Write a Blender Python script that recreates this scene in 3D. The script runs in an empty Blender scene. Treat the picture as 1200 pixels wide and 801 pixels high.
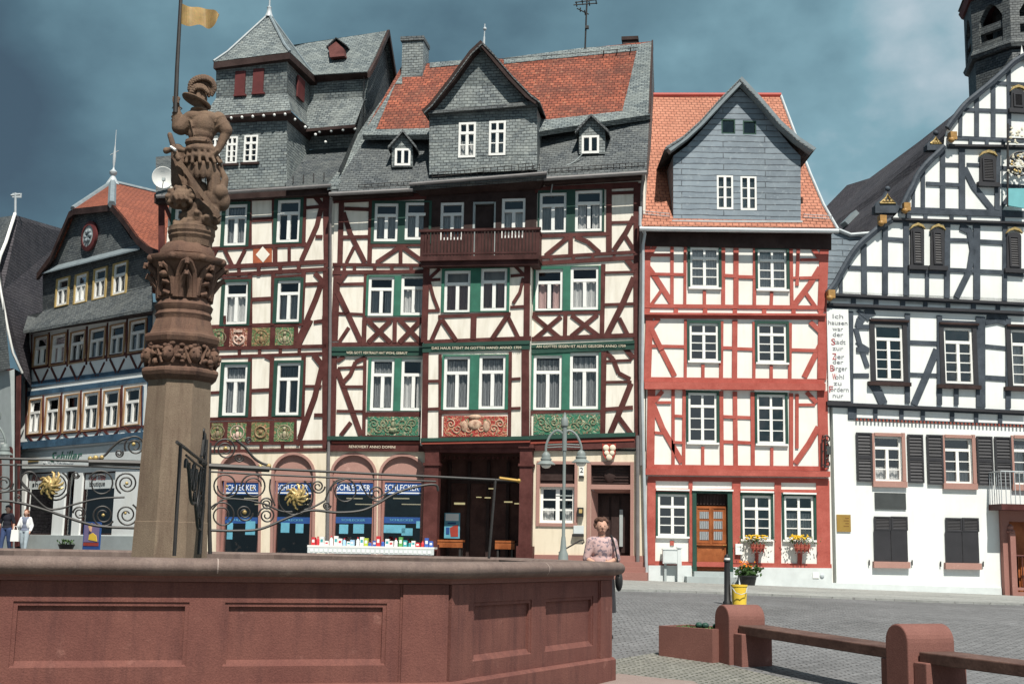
import bpy, bmesh, math, random
from mathutils import Vector, Matrix
random.seed(7)
R = math.radians
V = Vector
sc = bpy.context.scene
# ------------------------------------------------------------------ camera, sky, sun, exposure
F = 1500.0                      # focal length in photo pixels (photo 1200 x 801)
EYE = V((0, 0, 1.46))
ROLL = 0.018
PITCH = math.atan((643 - 400.5) / F)
_f = V((0, math.cos(PITCH), math.sin(PITCH)))
_u0 = V((0, -math.sin(PITCH), math.cos(PITCH)))
_r0 = V((1, 0, 0))
_r = _r0 * math.cos(ROLL) + _u0 * math.sin(ROLL)
_u = _u0 * math.cos(ROLL) - _r0 * math.sin(ROLL)
cam = bpy.data.cameras.new("camera")
cam.sensor_width = 36.0
cam.lens = 36.0 * F / 1200.0
cam.clip_end = 3000
camo = bpy.data.objects.new("camera", cam)
sc.collection.objects.link(camo)
camo.matrix_world = Matrix(((_r.x, _u.x, -_f.x, EYE.x), (_r.y, _u.y, -_f.y, EYE.y), (_r.z, _u.z, -_f.z, EYE.z), (0, 0, 0, 1)))
sc.camera = camo

SUN_AZ, SUN_EL = R(13), R(57)   # azimuth measured from straight behind the camera towards the right
sdir = V((math.sin(SUN_AZ) * math.cos(SUN_EL), -math.cos(SUN_AZ) * math.cos(SUN_EL), math.sin(SUN_EL)))
sl = bpy.data.lights.new("sun", 'SUN')
sl.energy = 5.0
sl.angle = R(0.5)
sl.color = (1.0, 0.95, 0.86)
so = bpy.data.objects.new("sun", sl)
sc.collection.objects.link(so)
so.rotation_euler = sdir.to_track_quat('Z', 'Y').to_euler()

world = bpy.data.worlds.new("World")
sc.world = world
world.use_nodes = True
wt = world.node_tree
wt.nodes.clear()
def wn(t, **k):
    n = wt.nodes.new(t)
    for a, b in k.items(): setattr(n, a, b)
    return n
wo = wn('ShaderNodeOutputWorld')
sky = wn('ShaderNodeTexSky', sky_type='NISHITA', sun_disc=False, sun_elevation=SUN_EL, sun_rotation=R(180) - SUN_AZ)
bg1 = wn('ShaderNodeBackground'); bg1.inputs[1].default_value = 0.06
bg2 = wn('ShaderNodeBackground'); bg2.inputs[1].default_value = 1.0
tcw = wn('ShaderNodeTexCoord')
mpw = wn('ShaderNodeMapping'); mpw.inputs['Scale'].default_value = (1.5, 1.5, 2.1)
nz = wn('ShaderNodeTexNoise'); nz.inputs['Scale'].default_value = 2.6; nz.inputs['Detail'].default_value = 7; nz.inputs['Roughness'].default_value = 0.50
nz2 = wn('ShaderNodeTexNoise'); nz2.inputs['Scale'].default_value = 9.0; nz2.inputs['Detail'].default_value = 6
sep = wn('ShaderNodeSeparateXYZ')
# storm clouds: brighter towards the right of the square, darker to the left
mx1 = wn('ShaderNodeMath', operation='MULTIPLY_ADD'); mx1.inputs[1].default_value = 0.78; mx1.inputs[2].default_value = -0.385
mx2 = wn('ShaderNodeMath', operation='MULTIPLY_ADD'); mx2.inputs[1].default_value = 0.24
mx3 = wn('ShaderNodeMath', operation='MULTIPLY_ADD'); mx3.inputs[1].default_value = 1.7
rampw = wn('ShaderNodeValToRGB')
el = rampw.color_ramp.elements
el[0].position = 0.16; el[0].color = (0.046, 0.080, 0.110, 1)
el[1].position = 0.96; el[1].color = (0.42, 0.50, 0.55, 1)
e = el.new(0.36); e.color = (0.066, 0.124, 0.160, 1)
e = el.new(0.62); e.color = (0.125, 0.228, 0.275, 1)
e = el.new(0.78); e.color = (0.19, 0.33, 0.385, 1)
mixw = wn('ShaderNodeMixShader'); mixw.inputs[0].default_value = 0.90
L = wt.links.new
L(tcw.outputs['Generated'], mpw.inputs[0]); L(mpw.outputs[0], nz.inputs['Vector']); L(mpw.outputs[0], nz2.inputs['Vector'])
L(tcw.outputs['Generated'], sep.inputs[0])
L(sep.outputs[0], mx1.inputs[0])
L(nz2.outputs['Fac'], mx2.inputs[0]); nz2.inputs['Scale'].default_value = 5.0; L(mx1.outputs[0], mx2.inputs[2])
L(nz.outputs['Fac'], mx3.inputs[0]); L(mx2.outputs[0], mx3.inputs[2])
L(mx3.outputs[0], rampw.inputs[0]); L(rampw.outputs[0], bg2.inputs[0])
L(sky.outputs[0], bg1.inputs[0]); L(bg1.outputs[0], mixw.inputs[1]); L(bg2.outputs[0], mixw.inputs[2])
L(mixw.outputs[0], wo.inputs[0])

sc.view_settings.view_transform = 'Standard'
sc.view_settings.look = 'None'
sc.view_settings.gamma = 1.0
sc.view_settings.exposure = 0.35
sc.render.engine = 'CYCLES'
sc.cycles.max_bounces = 6
sc.cycles.transparent_max_bounces = 10

# ------------------------------------------------------------------ geometry helpers
def ray(px, py):
    return (_f + _r * ((px - 600) / F) - _u * ((py - 400.5) / F))

class Pl:
    """a plane in the world: origin o, horizontal u, normal n (towards the square), up-slope v"""
    def __init__(s, o, u, n):
        s.o = V(o); s.u = V(u).normalized(); s.n = V(n).normalized(); s.v = s.n.cross(s.u).normalized()
        if s.v.z < 0: s.v = -s.v
        s.holes = []
    def P(s, px, py, off=0.0):
        d = ray(px, py)
        t = ((s.o - EYE).dot(s.n) + off) / d.dot(s.n)
        return EYE + d * t
    def uv(s, p):
        q = p - s.o
        return q.dot(s.u), q.dot(s.v)
    def W(s, u, v, off=0.0):
        return s.o + s.u * u + s.v * v + s.n * off
    def shift(s, off):
        return Pl(s.o + s.n * off, s.u, s.n)
    def scale(s, px, py):                       # metres per photo pixel there
        return (s.P(px, py) - EYE).dot(_f) / F
    def box(s, x0, y0, x1, y1):                 # photo rectangle -> (u0, v0, u1, v1)
        xm, ym = (x0 + x1) / 2, (y0 + y1) / 2
        return (s.uv(s.P(x0, ym))[0], s.uv(s.P(xm, y1))[1], s.uv(s.P(x1, ym))[0], s.uv(s.P(xm, y0))[1])

class PlMirror(Pl):
    """the same wall plane reflected about a vertical axis at u = c, for a symmetrical front"""
    def __init__(s, pl, c):
        Pl.__init__(s, pl.o, pl.u, pl.n); s.c = c; s.holes = pl.holes
    def P(s, px, py, off=0.0):
        p = Pl.P(s, px, py, off); return p + s.u * 2 * (s.c - s.uv(p)[0])
    def box(s, *a):
        u0, v0, u1, v1 = Pl.box(s, *a); return (min(u0, u1), v0, max(u0, u1), v1)

def facade(px, dist, deg):
    """vertical plane; going right it comes nearer by deg"""
    a = R(deg)
    d = ray(px, 641)
    p = EYE + d * (dist / d.y)
    return Pl((p.x, p.y, 0), (math.cos(a), -math.sin(a), 0), (-math.sin(a), -math.cos(a), 0))
def facade_at(pt, deg):
    a = R(deg)
    return Pl((pt.x, pt.y, 0), (math.cos(a), -math.sin(a), 0), (-math.sin(a), -math.cos(a), 0))

def crop(ox, oy, s):
    return lambda x, y: (ox + x / s, oy + y / s)
ID = lambda x, y: (x, y)

class MB:
    def __init__(s):
        s.v = []; s.f = []; s.k = 0; s.smooth = []
    def face(s, pts, smooth=False):
        i = len(s.v); s.v += [V(p) for p in pts]; s.f.append(list(range(i, i + len(pts)))); s.smooth.append(smooth)
    def prism(s, front, back, closed=True):
        n = len(front)
        s.face(front)
        if closed: s.face(list(reversed(back)))
        for i in range(n):
            j = (i + 1) % n
            s.face([front[j], front[i], back[i], back[j]])
    def poly(s, pl, pts, o0, o1, closed=True):
        s.prism([pl.P(x, y) + pl.n * o1 for x, y in pts], [pl.P(x, y) + pl.n * o0 for x, y in pts], closed)
    def bx(s, pl, u0, v0, u1, v1, o0, o1):
        q = [(u0, v0), (u1, v0), (u1, v1), (u0, v1)]
        s.prism([pl.W(u, v, o1) for u, v in q], [pl.W(u, v, o0) for u, v in q])
    def rect(s, pl, x0, y0, x1, y1, o0, o1):
        s.bx(pl, *pl.box(x0, y0, x1, y1), o0, o1)
    def beam(s, pl, x0, y0, x1, y1, w, o0=-0.02, o1=0.03):
        a, b = pl.P(x0, y0), pl.P(x1, y1)
        m = pl.scale((x0 + x1) / 2, (y0 + y1) / 2) * w / 2
        d = (b - a).normalized(); p = pl.n.cross(d).normalized() * m
        o1 = o1 + (s.k % 17) * 0.0013; s.k += 1
        q = [a - p, b - p, b + p, a + p]
        s.prism([x + pl.n * o1 for x in q], [x + pl.n * o0 for x in q])
    def beams(s, pl, T, txt, o0=-0.02, o1=0.03, ws=None):
        sx = T(1, 0)[0] - T(0, 0)[0]
        for ln in txt.replace(';', '\n').split('\n'):
            t = ln.split()
            if not t: continue
            n = [float(a) for a in t]
            w = n[-1] * sx
            pts = [T(n[i], n[i + 1]) for i in range(0, len(n) - 1, 2)]
            for (a, b), (c, d) in zip(pts, pts[1:]):
                s.beam(pl, a, b, c, d, w, o0, o1)
    def box3(s, c, ax, ay, az):
        """box by centre and three half-axis vectors"""
        c = V(c)
        P = [c + ax * i + ay * j + az * k for k in (-1, 1) for j in (-1, 1) for i in (-1, 1)]
        for q in ((0, 2, 3, 1), (4, 5, 7, 6), (0, 1, 5, 4), (2, 6, 7, 3), (0, 4, 6, 2), (1, 3, 7, 5)):
            s.face([P[i] for i in q])
    def tube(s, pts, r, n=6, r1=None, smooth=True, cap=True):
        pts = [V(p) for p in pts]
        rings = []
        m = len(pts)
        prev = None
        for i, p in enumerate(pts):
            d = (pts[min(i + 1, m - 1)] - pts[max(i - 1, 0)]).normalized()
            if prev is None:
                a = d.cross(V((0, 0, 1)))
                if a.length < 0.05: a = d.cross(V((1, 0, 0)))
            else:
                a = prev - d * prev.dot(d)
                if a.length < 1e-4: a = d.cross(V((0, 0, 1)))
            a.normalize(); prev = a
            b = d.cross(a)
            rr = r if r1 is None else r + (r1 - r) * i / max(1, m - 1)
            i0 = len(s.v)
            s.v += [p + (a * math.cos(2 * math.pi * k / n) + b * math.sin(2 * math.pi * k / n)) * rr for k in range(n)]
            rings.append(i0)
        for A, B in zip(rings, rings[1:]):
            for k in range(n):
                s.f.append([A + k, A + (k + 1) % n, B + (k + 1) % n, B + k]); s.smooth.append(smooth)
        if cap:
            s.f.append([rings[0] + k for k in reversed(range(n))]); s.smooth.append(False)
            s.f.append([rings[-1] + k for k in range(n)]); s.smooth.append(False)
    def lathe(s, c, prof, n=24, rot=0.0, axis=None, smooth=True, cap=True):
        """prof: list of (radius, height) along axis from c"""
        c = V(c); ax = V(axis).normalized() if axis else V((0, 0, 1))
        a = V((1, 0, 0)); a = (a - ax * a.dot(ax)).normalized(); b = ax.cross(a)
        rings = []
        for r, h in prof:
            i0 = len(s.v)
            s.v += [c + ax * h + (a * math.cos(rot + 2 * math.pi * k / n) + b * math.sin(rot + 2 * math.pi * k / n)) * r for k in range(n)]
            rings.append(i0)
        for A, B in zip(rings, rings[1:]):
            for k in range(n):
                s.f.append([A + k, A + (k + 1) % n, B + (k + 1) % n, B + k]); s.smooth.append(smooth)
        if cap:
            s.f.append([rings[0] + k for k in reversed(range(n))]); s.smooth.append(False)
            s.f.append([rings[-1] + k for k in range(n)]); s.smooth.append(False)
    def ball(s, c, rx, ry=None, rz=None, nu=12, nv=8, M=None):
        ry = ry or rx; rz = rz or rx; c = V(c)
        i0 = len(s.v)
        for j in range(nv + 1):
            th = math.pi * j / nv
            for i in range(nu):
                ph = 2 * math.pi * i / nu
                p = V((rx * math.sin(th) * math.cos(ph), ry * math.sin(th) * math.sin(ph), rz * math.cos(th)))
                if M: p = M @ p
                s.v.append(c + p)
        for j in range(nv):
            for i in range(nu):
                s.f.append([i0 + j * nu + i, i0 + (j + 1) * nu + i, i0 + (j + 1) * nu + (i + 1) % nu, i0 + j * nu + (i + 1) % nu]); s.smooth.append(True)
    def caps(s, a, b, ra, rb=None, n=10):
        """tapered capsule"""
        rb = ra if rb is None else rb
        a = V(a); b = V(b)
        s.tube([a + (b - a) * t for t in (0, .33, .66, 1)], ra, n, rb)
        s.ball(a, ra, nu=n, nv=6); s.ball(b, rb, nu=n, nv=6)
    def build(s, name, mat, parent=None, smooth=None):
        me = bpy.data.meshes.new(name)
        org = V((0, 0, 0))
        q = parent
        while q is not None:
            org = org + q.location; q = q.parent
        me.from_pydata([tuple(p - org) for p in s.v], [], s.f)
        bm = bmesh.new(); bm.from_mesh(me)
        bmesh.ops.remove_doubles(bm, verts=bm.verts, dist=1e-5)
        bmesh.ops.recalc_face_normals(bm, faces=bm.faces)
        bm.to_mesh(me); bm.free()
        add_uv(me, org)
        if smooth is None:
            smooth = any(s.smooth)
        for p in me.polygons: p.use_smooth = smooth
        if smooth and hasattr(me, 'set_sharp_from_angle'):
            me.set_sharp_from_angle(angle=R(42))
        if mat: me.materials.append(mat)
        o = bpy.data.objects.new(name, me)
        sc.collection.objects.link(o)
        if parent is not None: o.parent = parent
        return o

def add_uv(me, org):
    uvl = me.uv_layers.new(name="UVMap")
    Z = V((0, 0, 1))
    for p in me.polygons:
        n = p.normal
        if abs(n.z) > 0.93: t = V((1, 0, 0)); b = V((0, 1, 0))
        else:
            t = Z.cross(n).normalized(); b = n.cross(t)
        for li in p.loop_indices:
            c = me.vertices[me.loops[li].vertex_index].co + org
            uvl.data[li].uv = (c.dot(t), c.dot(b))

def thing(name, label, cat, loc=(0, 0, 0), group=None):
    o = bpy.data.objects.new(name, None); sc.collection.objects.link(o)
    o.empty_display_size = 0.2
    o.location = loc
    o['label'] = label; o['category'] = cat
    if group: o['group'] = group
    return o
def tag(o, label=None, cat=None, group=None, kind=None):
    if label: o['label'] = label
    if cat: o['category'] = cat
    if group: o['group'] = group
    if kind: o['kind'] = kind
    return o
def rebase(o, c):
    """move the origin of a top-level single mesh to c"""
    c = V(c)
    o.data.transform(Matrix.Translation(o.location - c)); o.location = c
def remesh(mb, name, mat, parent, vox, it=2):
    o = mb.build(name, mat, parent, smooth=True)
    m = o.modifiers.new('r', 'REMESH'); m.mode = 'VOXEL'; m.voxel_size = vox; m.use_smooth_shade = True
    if it:
        k = o.modifiers.new('s', 'SMOOTH'); k.iterations = it; k.factor = 0.5
    dg = bpy.context.evaluated_depsgraph_get()
    me = bpy.data.meshes.new_from_object(o.evaluated_get(dg))
    old = o.data
    o.modifiers.clear(); o.data = me
    me.name = name
    if not me.materials: me.materials.append(mat)
    for p in me.polygons: p.use_smooth = True
    org = V((0, 0, 0))
    add_uv(me, org)
    bpy.data.meshes.remove(old)
    return o
def text(s, name, pl, px, py, h, mat, parent, off=0.03, width=None, align='CENTER', ext=0.004, shear=0):
    """lettering centred at a photo point of plane pl, cap height about h metres"""
    c = bpy.data.curves.new(name, 'FONT')
    c.body = s; c.size = h * 1.4; c.align_x = align; c.align_y = 'CENTER'; c.extrude = ext; c.shear = shear
    c.resolution_u = 2
    o = bpy.data.objects.new(name, c); sc.collection.objects.link(o)
    p = pl.P(px, py, off)
    org = V((0, 0, 0)); q = parent
    while q is not None:
        org = org + q.location; q = q.parent
    sx = 1.0
    if width:
        bpy.context.view_layer.update()
        wd = max(o.dimensions.x, 1e-3); sx = width / wd
    o.matrix_world = Matrix(((pl.u.x * sx, pl.v.x, pl.n.x, p.x - org.x), (pl.u.y * sx, pl.v.y, pl.n.y, p.y - org.y), (pl.u.z * sx, pl.v.z, pl.n.z, p.z - org.z), (0, 0, 0, 1)))
    if parent is not None:
        mw = o.matrix_world.copy(); o.parent = parent; o.matrix_parent_inverse = Matrix.Identity(4); o.matrix_basis = mw
    c.materials.append(mat)
    bpy.context.view_layer.update()
    me = bpy.data.meshes.new_from_object(o.evaluated_get(bpy.context.evaluated_depsgraph_get()))
    q = bpy.data.objects.new(name, me); sc.collection.objects.link(q); q.parent = o.parent; q.matrix_basis = o.matrix_basis.copy()
    bpy.data.objects.remove(o)
    return q
def spiral(cx, cy, r0, r1, a0, turns, n=14):
    k = max(6, int(abs(turns) * n))
    return [(cx + (r0 + (r1 - r0) * i / k) * math.cos(R(a0) + 2 * math.pi * turns * i / k),
             cy + (r0 + (r1 - r0) * i / k) * math.sin(R(a0) + 2 * math.pi * turns * i / k)) for i in range(k + 1)]
def smooth_path(pts, n=6):
    out = []
    m = len(pts)
    for i in range(m - 1):
        p0 = pts[max(i - 1, 0)]; p1 = pts[i]; p2 = pts[i + 1]; p3 = pts[min(i + 2, m - 1)]
        for k in range(n):
            t = k / n
            out.append(tuple(0.5 * (2 * p1[j] + (p2[j] - p0[j]) * t + (2 * p0[j] - 5 * p1[j] + 4 * p2[j] - p3[j]) * t * t + (3 * p1[j] - p0[j] - 3 * p2[j] + p3[j]) * t ** 3) for j in range(len(p1))))
    out.append(tuple(pts[-1]))
    return out
def wall_grid(mb, pl, u0, v0, u1, v1, holes, depth=0.14, off=0.0):
    us = sorted({u0, u1} | {h[0] for h in holes} | {h[2] for h in holes})
    vs = sorted({v0, v1} | {h[1] for h in holes} | {h[3] for h in holes})
    us = [a for a in us if u0 - 1e-6 <= a <= u1 + 1e-6]; vs = [a for a in vs if v0 - 1e-6 <= a <= v1 + 1e-6]
    for j in range(len(vs) - 1):
        run = None
        for i in range(len(us) - 1):
            um, vm = (us[i] + us[i + 1]) / 2, (vs[j] + vs[j + 1]) / 2
            inh = any(h[0] < um < h[2] and h[1] < vm < h[3] for h in holes)
            if not inh:
                mb.face([pl.W(us[i], vs[j], off), pl.W(us[i + 1], vs[j], off), pl.W(us[i + 1], vs[j + 1], off), pl.W(us[i], vs[j + 1], off)])
    for h in holes:
        a, b, c, d = h[:4]
        q = [(a, b), (c, b), (c, d), (a, d)]
        for i in range(4):
            (ua, va), (ub, vb) = q[i], q[(i + 1) % 4]
            mb.face([pl.W(ua, va, off), pl.W(ub, vb, off), pl.W(ub, vb, off - depth), pl.W(ua, va, off - depth)])

# ------------------------------------------------------------------ materials
def newmat(name):
    m = bpy.data.materials.new(name); m.use_nodes = True
    t = m.node_tree
    b = t.nodes['Principled BSDF']
    return m, t, b
def nd(t, ty, **k):
    n = t.nodes.new(ty)
    for a, b in k.items():
        if a.startswith('i_'): n.inputs[a[2:].replace('_', ' ')].default_value = b
        else: setattr(n, a, b)
    return n
def c4(c, k=1.0): return (c[0] * k, c[1] * k, c[2] * k, 1)
def mixc(t, fac, a, b, mode='MIX'):
    m = t.nodes.new('ShaderNodeMix'); m.data_type = 'RGBA'; m.blend_type = mode
    for s, x in ((m.inputs[0], fac), (m.inputs[6], a), (m.inputs[7], b)):
        if hasattr(x, 'is_linked') or hasattr(x, 'links'): t.links.new(x, s)
        else: s.default_value = x
    return m.outputs[2]
def ramp(t, inp, lo, hi):
    r = t.nodes.new('ShaderNodeMapRange'); r.inputs[1].default_value = lo; r.inputs[2].default_value = hi
    t.links.new(inp, r.inputs[0]); return r.outputs[0]
def plain(name, c, rough=0.7, spec=0.3, var=0.12, scale=3.0, metal=0.0, bump=0.0, fine=40.0, var2=None):
    m, t, b = newmat(name)
    tc = nd(t, 'ShaderNodeTexCoord')
    n1 = nd(t, 'ShaderNodeTexNoise', i_Scale=scale, i_Detail=6.0, i_Roughness=0.6)
    n2 = nd(t, 'ShaderNodeTexNoise', i_Scale=fine, i_Detail=4.0)
    t.links.new(tc.outputs['Object'], n1.inputs['Vector']); t.links.new(tc.outputs['Object'], n2.inputs['Vector'])
    f = ramp(t, n1.outputs['Fac'], 0.3, 0.7)
    col = mixc(t, f, c4(c, 1 - var), c4(var2 or c, 1 + var * 0.6))
    col = mixc(t, 0.5 * var, col, n2.outputs['Color'], 'OVERLAY')
    t.links.new(col, b.inputs['Base Color'])
    b.inputs['Roughness'].default_value = rough; b.inputs['Metallic'].default_value = metal
    b.inputs['Specular IOR Level'].default_value = spec
    if bump:
        bp = nd(t, 'ShaderNodeBump', i_Strength=bump, i_Distance=0.02)
        t.links.new(n2.outputs['Fac'], bp.inputs['Height']); t.links.new(bp.outputs[0], b.inputs['Normal'])
    return m
def plaster(name, c, stain=0.24):
    m, t, b = newmat(name)
    tc = nd(t, 'ShaderNodeTexCoord')
    n1 = nd(t, 'ShaderNodeTexNoise', i_Scale=0.9, i_Detail=8.0, i_Roughness=0.65)
    mp = nd(t, 'ShaderNodeMapping'); mp.inputs['Scale'].default_value = (3.0, 3.0, 0.5)
    n2 = nd(t, 'ShaderNodeTexNoise', i_Scale=2.2, i_Detail=7.0)
    n3 = nd(t, 'ShaderNodeTexNoise', i_Scale=60.0, i_Detail=3.0)
    O = tc.outputs['Object']
    t.links.new(O, n1.inputs['Vector']); t.links.new(O, mp.inputs[0]); t.links.new(mp.outputs[0], n2.inputs['Vector']); t.links.new(O, n3.inputs['Vector'])
    col = mixc(t, ramp(t, n1.outputs['Fac'], 0.35, 0.72), c4(c), c4((c[0] * 0.93, c[1] * 0.91, c[2] * 0.87)))
    col = mixc(t, ramp(t, n2.outputs['Fac'], 0.46, 0.82), col, c4((c[0] * (1 - stain), c[1] * (1 - stain * 1.1), c[2] * (1 - stain * 1.3))))
    t.links.new(col, b.inputs['Base Color'])
    b.inputs['Roughness'].default_value = 0.9; b.inputs['Specular IOR Level'].default_value = 0.15
    bp = nd(t, 'ShaderNodeBump', i_Strength=0.25, i_Distance=0.01)
    t.links.new(n3.outputs['Fac'], bp.inputs['Height']); t.links.new(bp.outputs[0], b.inputs['Normal'])
    return m
def bricks(name, ca, cb, mortar, bw, rh, mort=0.008, patch=None, pscale=0.8, pamt=0.6, rough=0.6, spec=0.4, bump=0.6, offset=0.5, dist=0.02, speck=None, wobf=1.0):
    """courses of slates / tiles / setts in metres, laid out on the surface's own UVs"""
    m, t, b = newmat(name)
    uv = nd(t, 'ShaderNodeTexCoord')
    nw = nd(t, 'ShaderNodeTexNoise', i_Scale=2.6, i_Detail=4.0)
    t.links.new(uv.outputs['UV'], nw.inputs['Vector'])
    wob = nd(t, 'ShaderNodeVectorMath', operation='SCALE'); wob.inputs['Scale'].default_value = rh * wobf
    t.links.new(nw.outputs['Color'], wob.inputs[0])
    add = nd(t, 'ShaderNodeVectorMath', operation='ADD'); t.links.new(uv.outputs['UV'], add.inputs[0]); t.links.new(wob.outputs[0], add.inputs[1])
    bt = nd(t, 'ShaderNodeTexBrick', offset=offset, i_Scale=1.0)
    bt.inputs['Brick Width'].default_value = bw; bt.inputs['Row Height'].default_value = rh
    bt.inputs['Mortar Size'].default_value = mort; bt.inputs['Mortar Smooth'].default_value = 0.3; bt.inputs['Bias'].default_value = 0.0
    bt.inputs['Color1'].default_value = c4(ca); bt.inputs['Color2'].default_value = c4(cb); bt.inputs['Mortar'].default_value = c4(mortar)
    t.links.new(add.outputs[0], bt.inputs['Vector'])
    col = bt.outputs['Color']
    n1 = nd(t, 'ShaderNodeTexNoise', i_Scale=pscale, i_Detail=8.0, i_Roughness=0.68)
    t.links.new(uv.outputs['UV'], n1.inputs['Vector'])
    if patch:
        f = ramp(t, n1.outputs['Fac'], 0.42, 0.68)
        mm = nd(t, 'ShaderNodeMath', operation='MULTIPLY'); mm.inputs[1].default_value = pamt; t.links.new(f, mm.inputs[0])
        col = mixc(t, mm.outputs[0], col, c4(patch))
    n3 = nd(t, 'ShaderNodeTexNoise', i_Scale=7.0, i_Detail=5.0)
    t.links.new(uv.outputs['UV'], n3.inputs['Vector'])
    n4 = nd(t, 'ShaderNodeTexNoise', i_Scale=0.28, i_Detail=6.0, i_Roughness=0.7)
    t.links.new(uv.outputs['UV'], n4.inputs['Vector'])
    mv = nd(t, 'ShaderNodeMapRange'); mv.inputs[1].default_value = .3; mv.inputs[2].default_value = .7; mv.inputs[3].default_value = .78; mv.inputs[4].default_value = 1.16
    t.links.new(n4.outputs['Fac'], mv.inputs[0]); col = mixc(t, 1.0, col, mv.outputs[0], 'MULTIPLY')
    if speck:
        col = mixc(t, ramp(t, n3.outputs['Fac'], 0.58, 0.78), col, c4(speck))
    else:
        col = mixc(t, 0.35, col, n3.outputs['Fac'], 'OVERLAY')
    t.links.new(col, b.inputs['Base Color'])
    b.inputs['Roughness'].default_value = rough; b.inputs['Specular IOR Level'].default_value = spec
    # each course tilts outwards towards its lower edge
    sp = nd(t, 'ShaderNodeSeparateXYZ'); t.links.new(add.outputs[0], sp.inputs[0])
    dv = nd(t, 'ShaderNodeMath', operation='DIVIDE'); dv.inputs[1].default_value = rh; t.links.new(sp.outputs[1], dv.inputs[0])
    fr = nd(t, 'ShaderNodeMath', operation='FRACT'); t.links.new(dv.outputs[0], fr.inputs[0])
    sb = nd(t, 'ShaderNodeMath', operation='SUBTRACT'); sb.inputs[0].default_value = 1.0; t.links.new(fr.outputs[0], sb.inputs[1])
    mu = nd(t, 'ShaderNodeMath', operation='MULTIPLY_ADD'); mu.inputs[1].default_value = 0.7
    t.links.new(sb.outputs[0], mu.inputs[0])
    iv = nd(t, 'ShaderNodeMath', operation='MULTIPLY_ADD'); iv.inputs[1].default_value = -0.8; iv.inputs[2].default_value = 0.8
    t.links.new(bt.outputs['Fac'], iv.inputs[0]); t.links.new(iv.outputs[0], mu.inputs[2])
    bp = nd(t, 'ShaderNodeBump', i_Strength=bump, i_Distance=dist)
    t.links.new(mu.outputs[0], bp.inputs['Height']); t.links.new(bp.outputs[0], b.inputs['Normal'])
    return m
def wood(name, c, rough=0.65, var=0.3, fade=None):
    m, t, b = newmat(name)
    tc = nd(t, 'ShaderNodeTexCoord')
    n1 = nd(t, 'ShaderNodeTexNoise', i_Scale=1.7, i_Detail=8.0, i_Roughness=0.7)
    n2 = nd(t, 'ShaderNodeTexNoise', i_Scale=26.0, i_Detail=5.0)
    t.links.new(tc.outputs['Object'], n1.inputs['Vector']); t.links.new(tc.outputs['Object'], n2.inputs['Vector'])
    fd = fade or (c[0] * 1.6 + 0.012, c[1] * 1.8 + 0.012, c[2] * 1.8 + 0.012)
    col = mixc(t, ramp(t, n1.outputs['Fac'], 0.35, 0.75), c4(c, 1 - var), c4(fd))
    col = mixc(t, 0.25, col, n2.outputs['Fac'], 'OVERLAY')
    t.links.new(col, b.inputs['Base Color'])
    b.inputs['Roughness'].default_value = rough; b.inputs['Specular IOR Level'].default_value = 0.25
    bp = nd(t, 'ShaderNodeBump', i_Strength=0.3, i_Distance=0.01)
    t.links.new(n2.outputs['Fac'], bp.inputs['Height']); t.links.new(bp.outputs[0], b.inputs['Normal'])
    return m
def glassmat(name, tint=0.75, gloss=0.22):
    m = bpy.data.materials.new(name); m.use_nodes = True
    t = m.node_tree; t.nodes.clear()
    o = nd(t, 'ShaderNodeOutputMaterial')
    tr = nd(t, 'ShaderNodeBsdfTransparent'); tr.inputs[0].default_value = (tint, tint, tint, 1)
    gl = nd(t, 'ShaderNodeBsdfGlossy'); gl.inputs['Roughness'].default_value = 0.02
    tc = nd(t, 'ShaderNodeTexCoord'); n = nd(t, 'ShaderNodeTexNoise', i_Scale=1.6, i_Detail=2.0)
    bp = nd(t, 'ShaderNodeBump', i_Strength=0.25, i_Distance=0.03)
    t.links.new(tc.outputs['Object'], n.inputs['Vector']); t.links.new(n.outputs['Fac'], bp.inputs['Height']); t.links.new(bp.outputs[0], gl.inputs['Normal'])
    fr = nd(t, 'ShaderNodeFresnel', i_IOR=1.5)
    mx = nd(t, 'ShaderNodeMath', operation='MULTIPLY_ADD'); mx.inputs[1].default_value = 1.0; mx.inputs[2].default_value = gloss
    t.links.new(fr.outputs[0], mx.inputs[0])
    ms = nd(t, 'ShaderNodeMixShader')
    t.links.new(mx.outputs[0], ms.inputs[0]); t.links.new(tr.outputs[0], ms.inputs[1]); t.links.new(gl.outputs[0], ms.inputs[2])
    t.links.new(ms.outputs[0], o.inputs[0])
    return m
def curtainmat(name, c, c2):
    m, t, b = newmat(name)
    tc = nd(t, 'ShaderNodeTexCoord')
    w = nd(t, 'ShaderNodeTexWave', bands_direction='X', i_Scale=5.0, i_Distortion=3.0, i_Detail=3.0)
    t.links.new(tc.outputs['UV'], w.inputs['Vector'])
    col = mixc(t, w.outputs['Fac'], c4(c2), c4(c))
    t.links.new(col, b.inputs['Base Color']); b.inputs['Roughness'].default_value = 0.9
    return m
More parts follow.
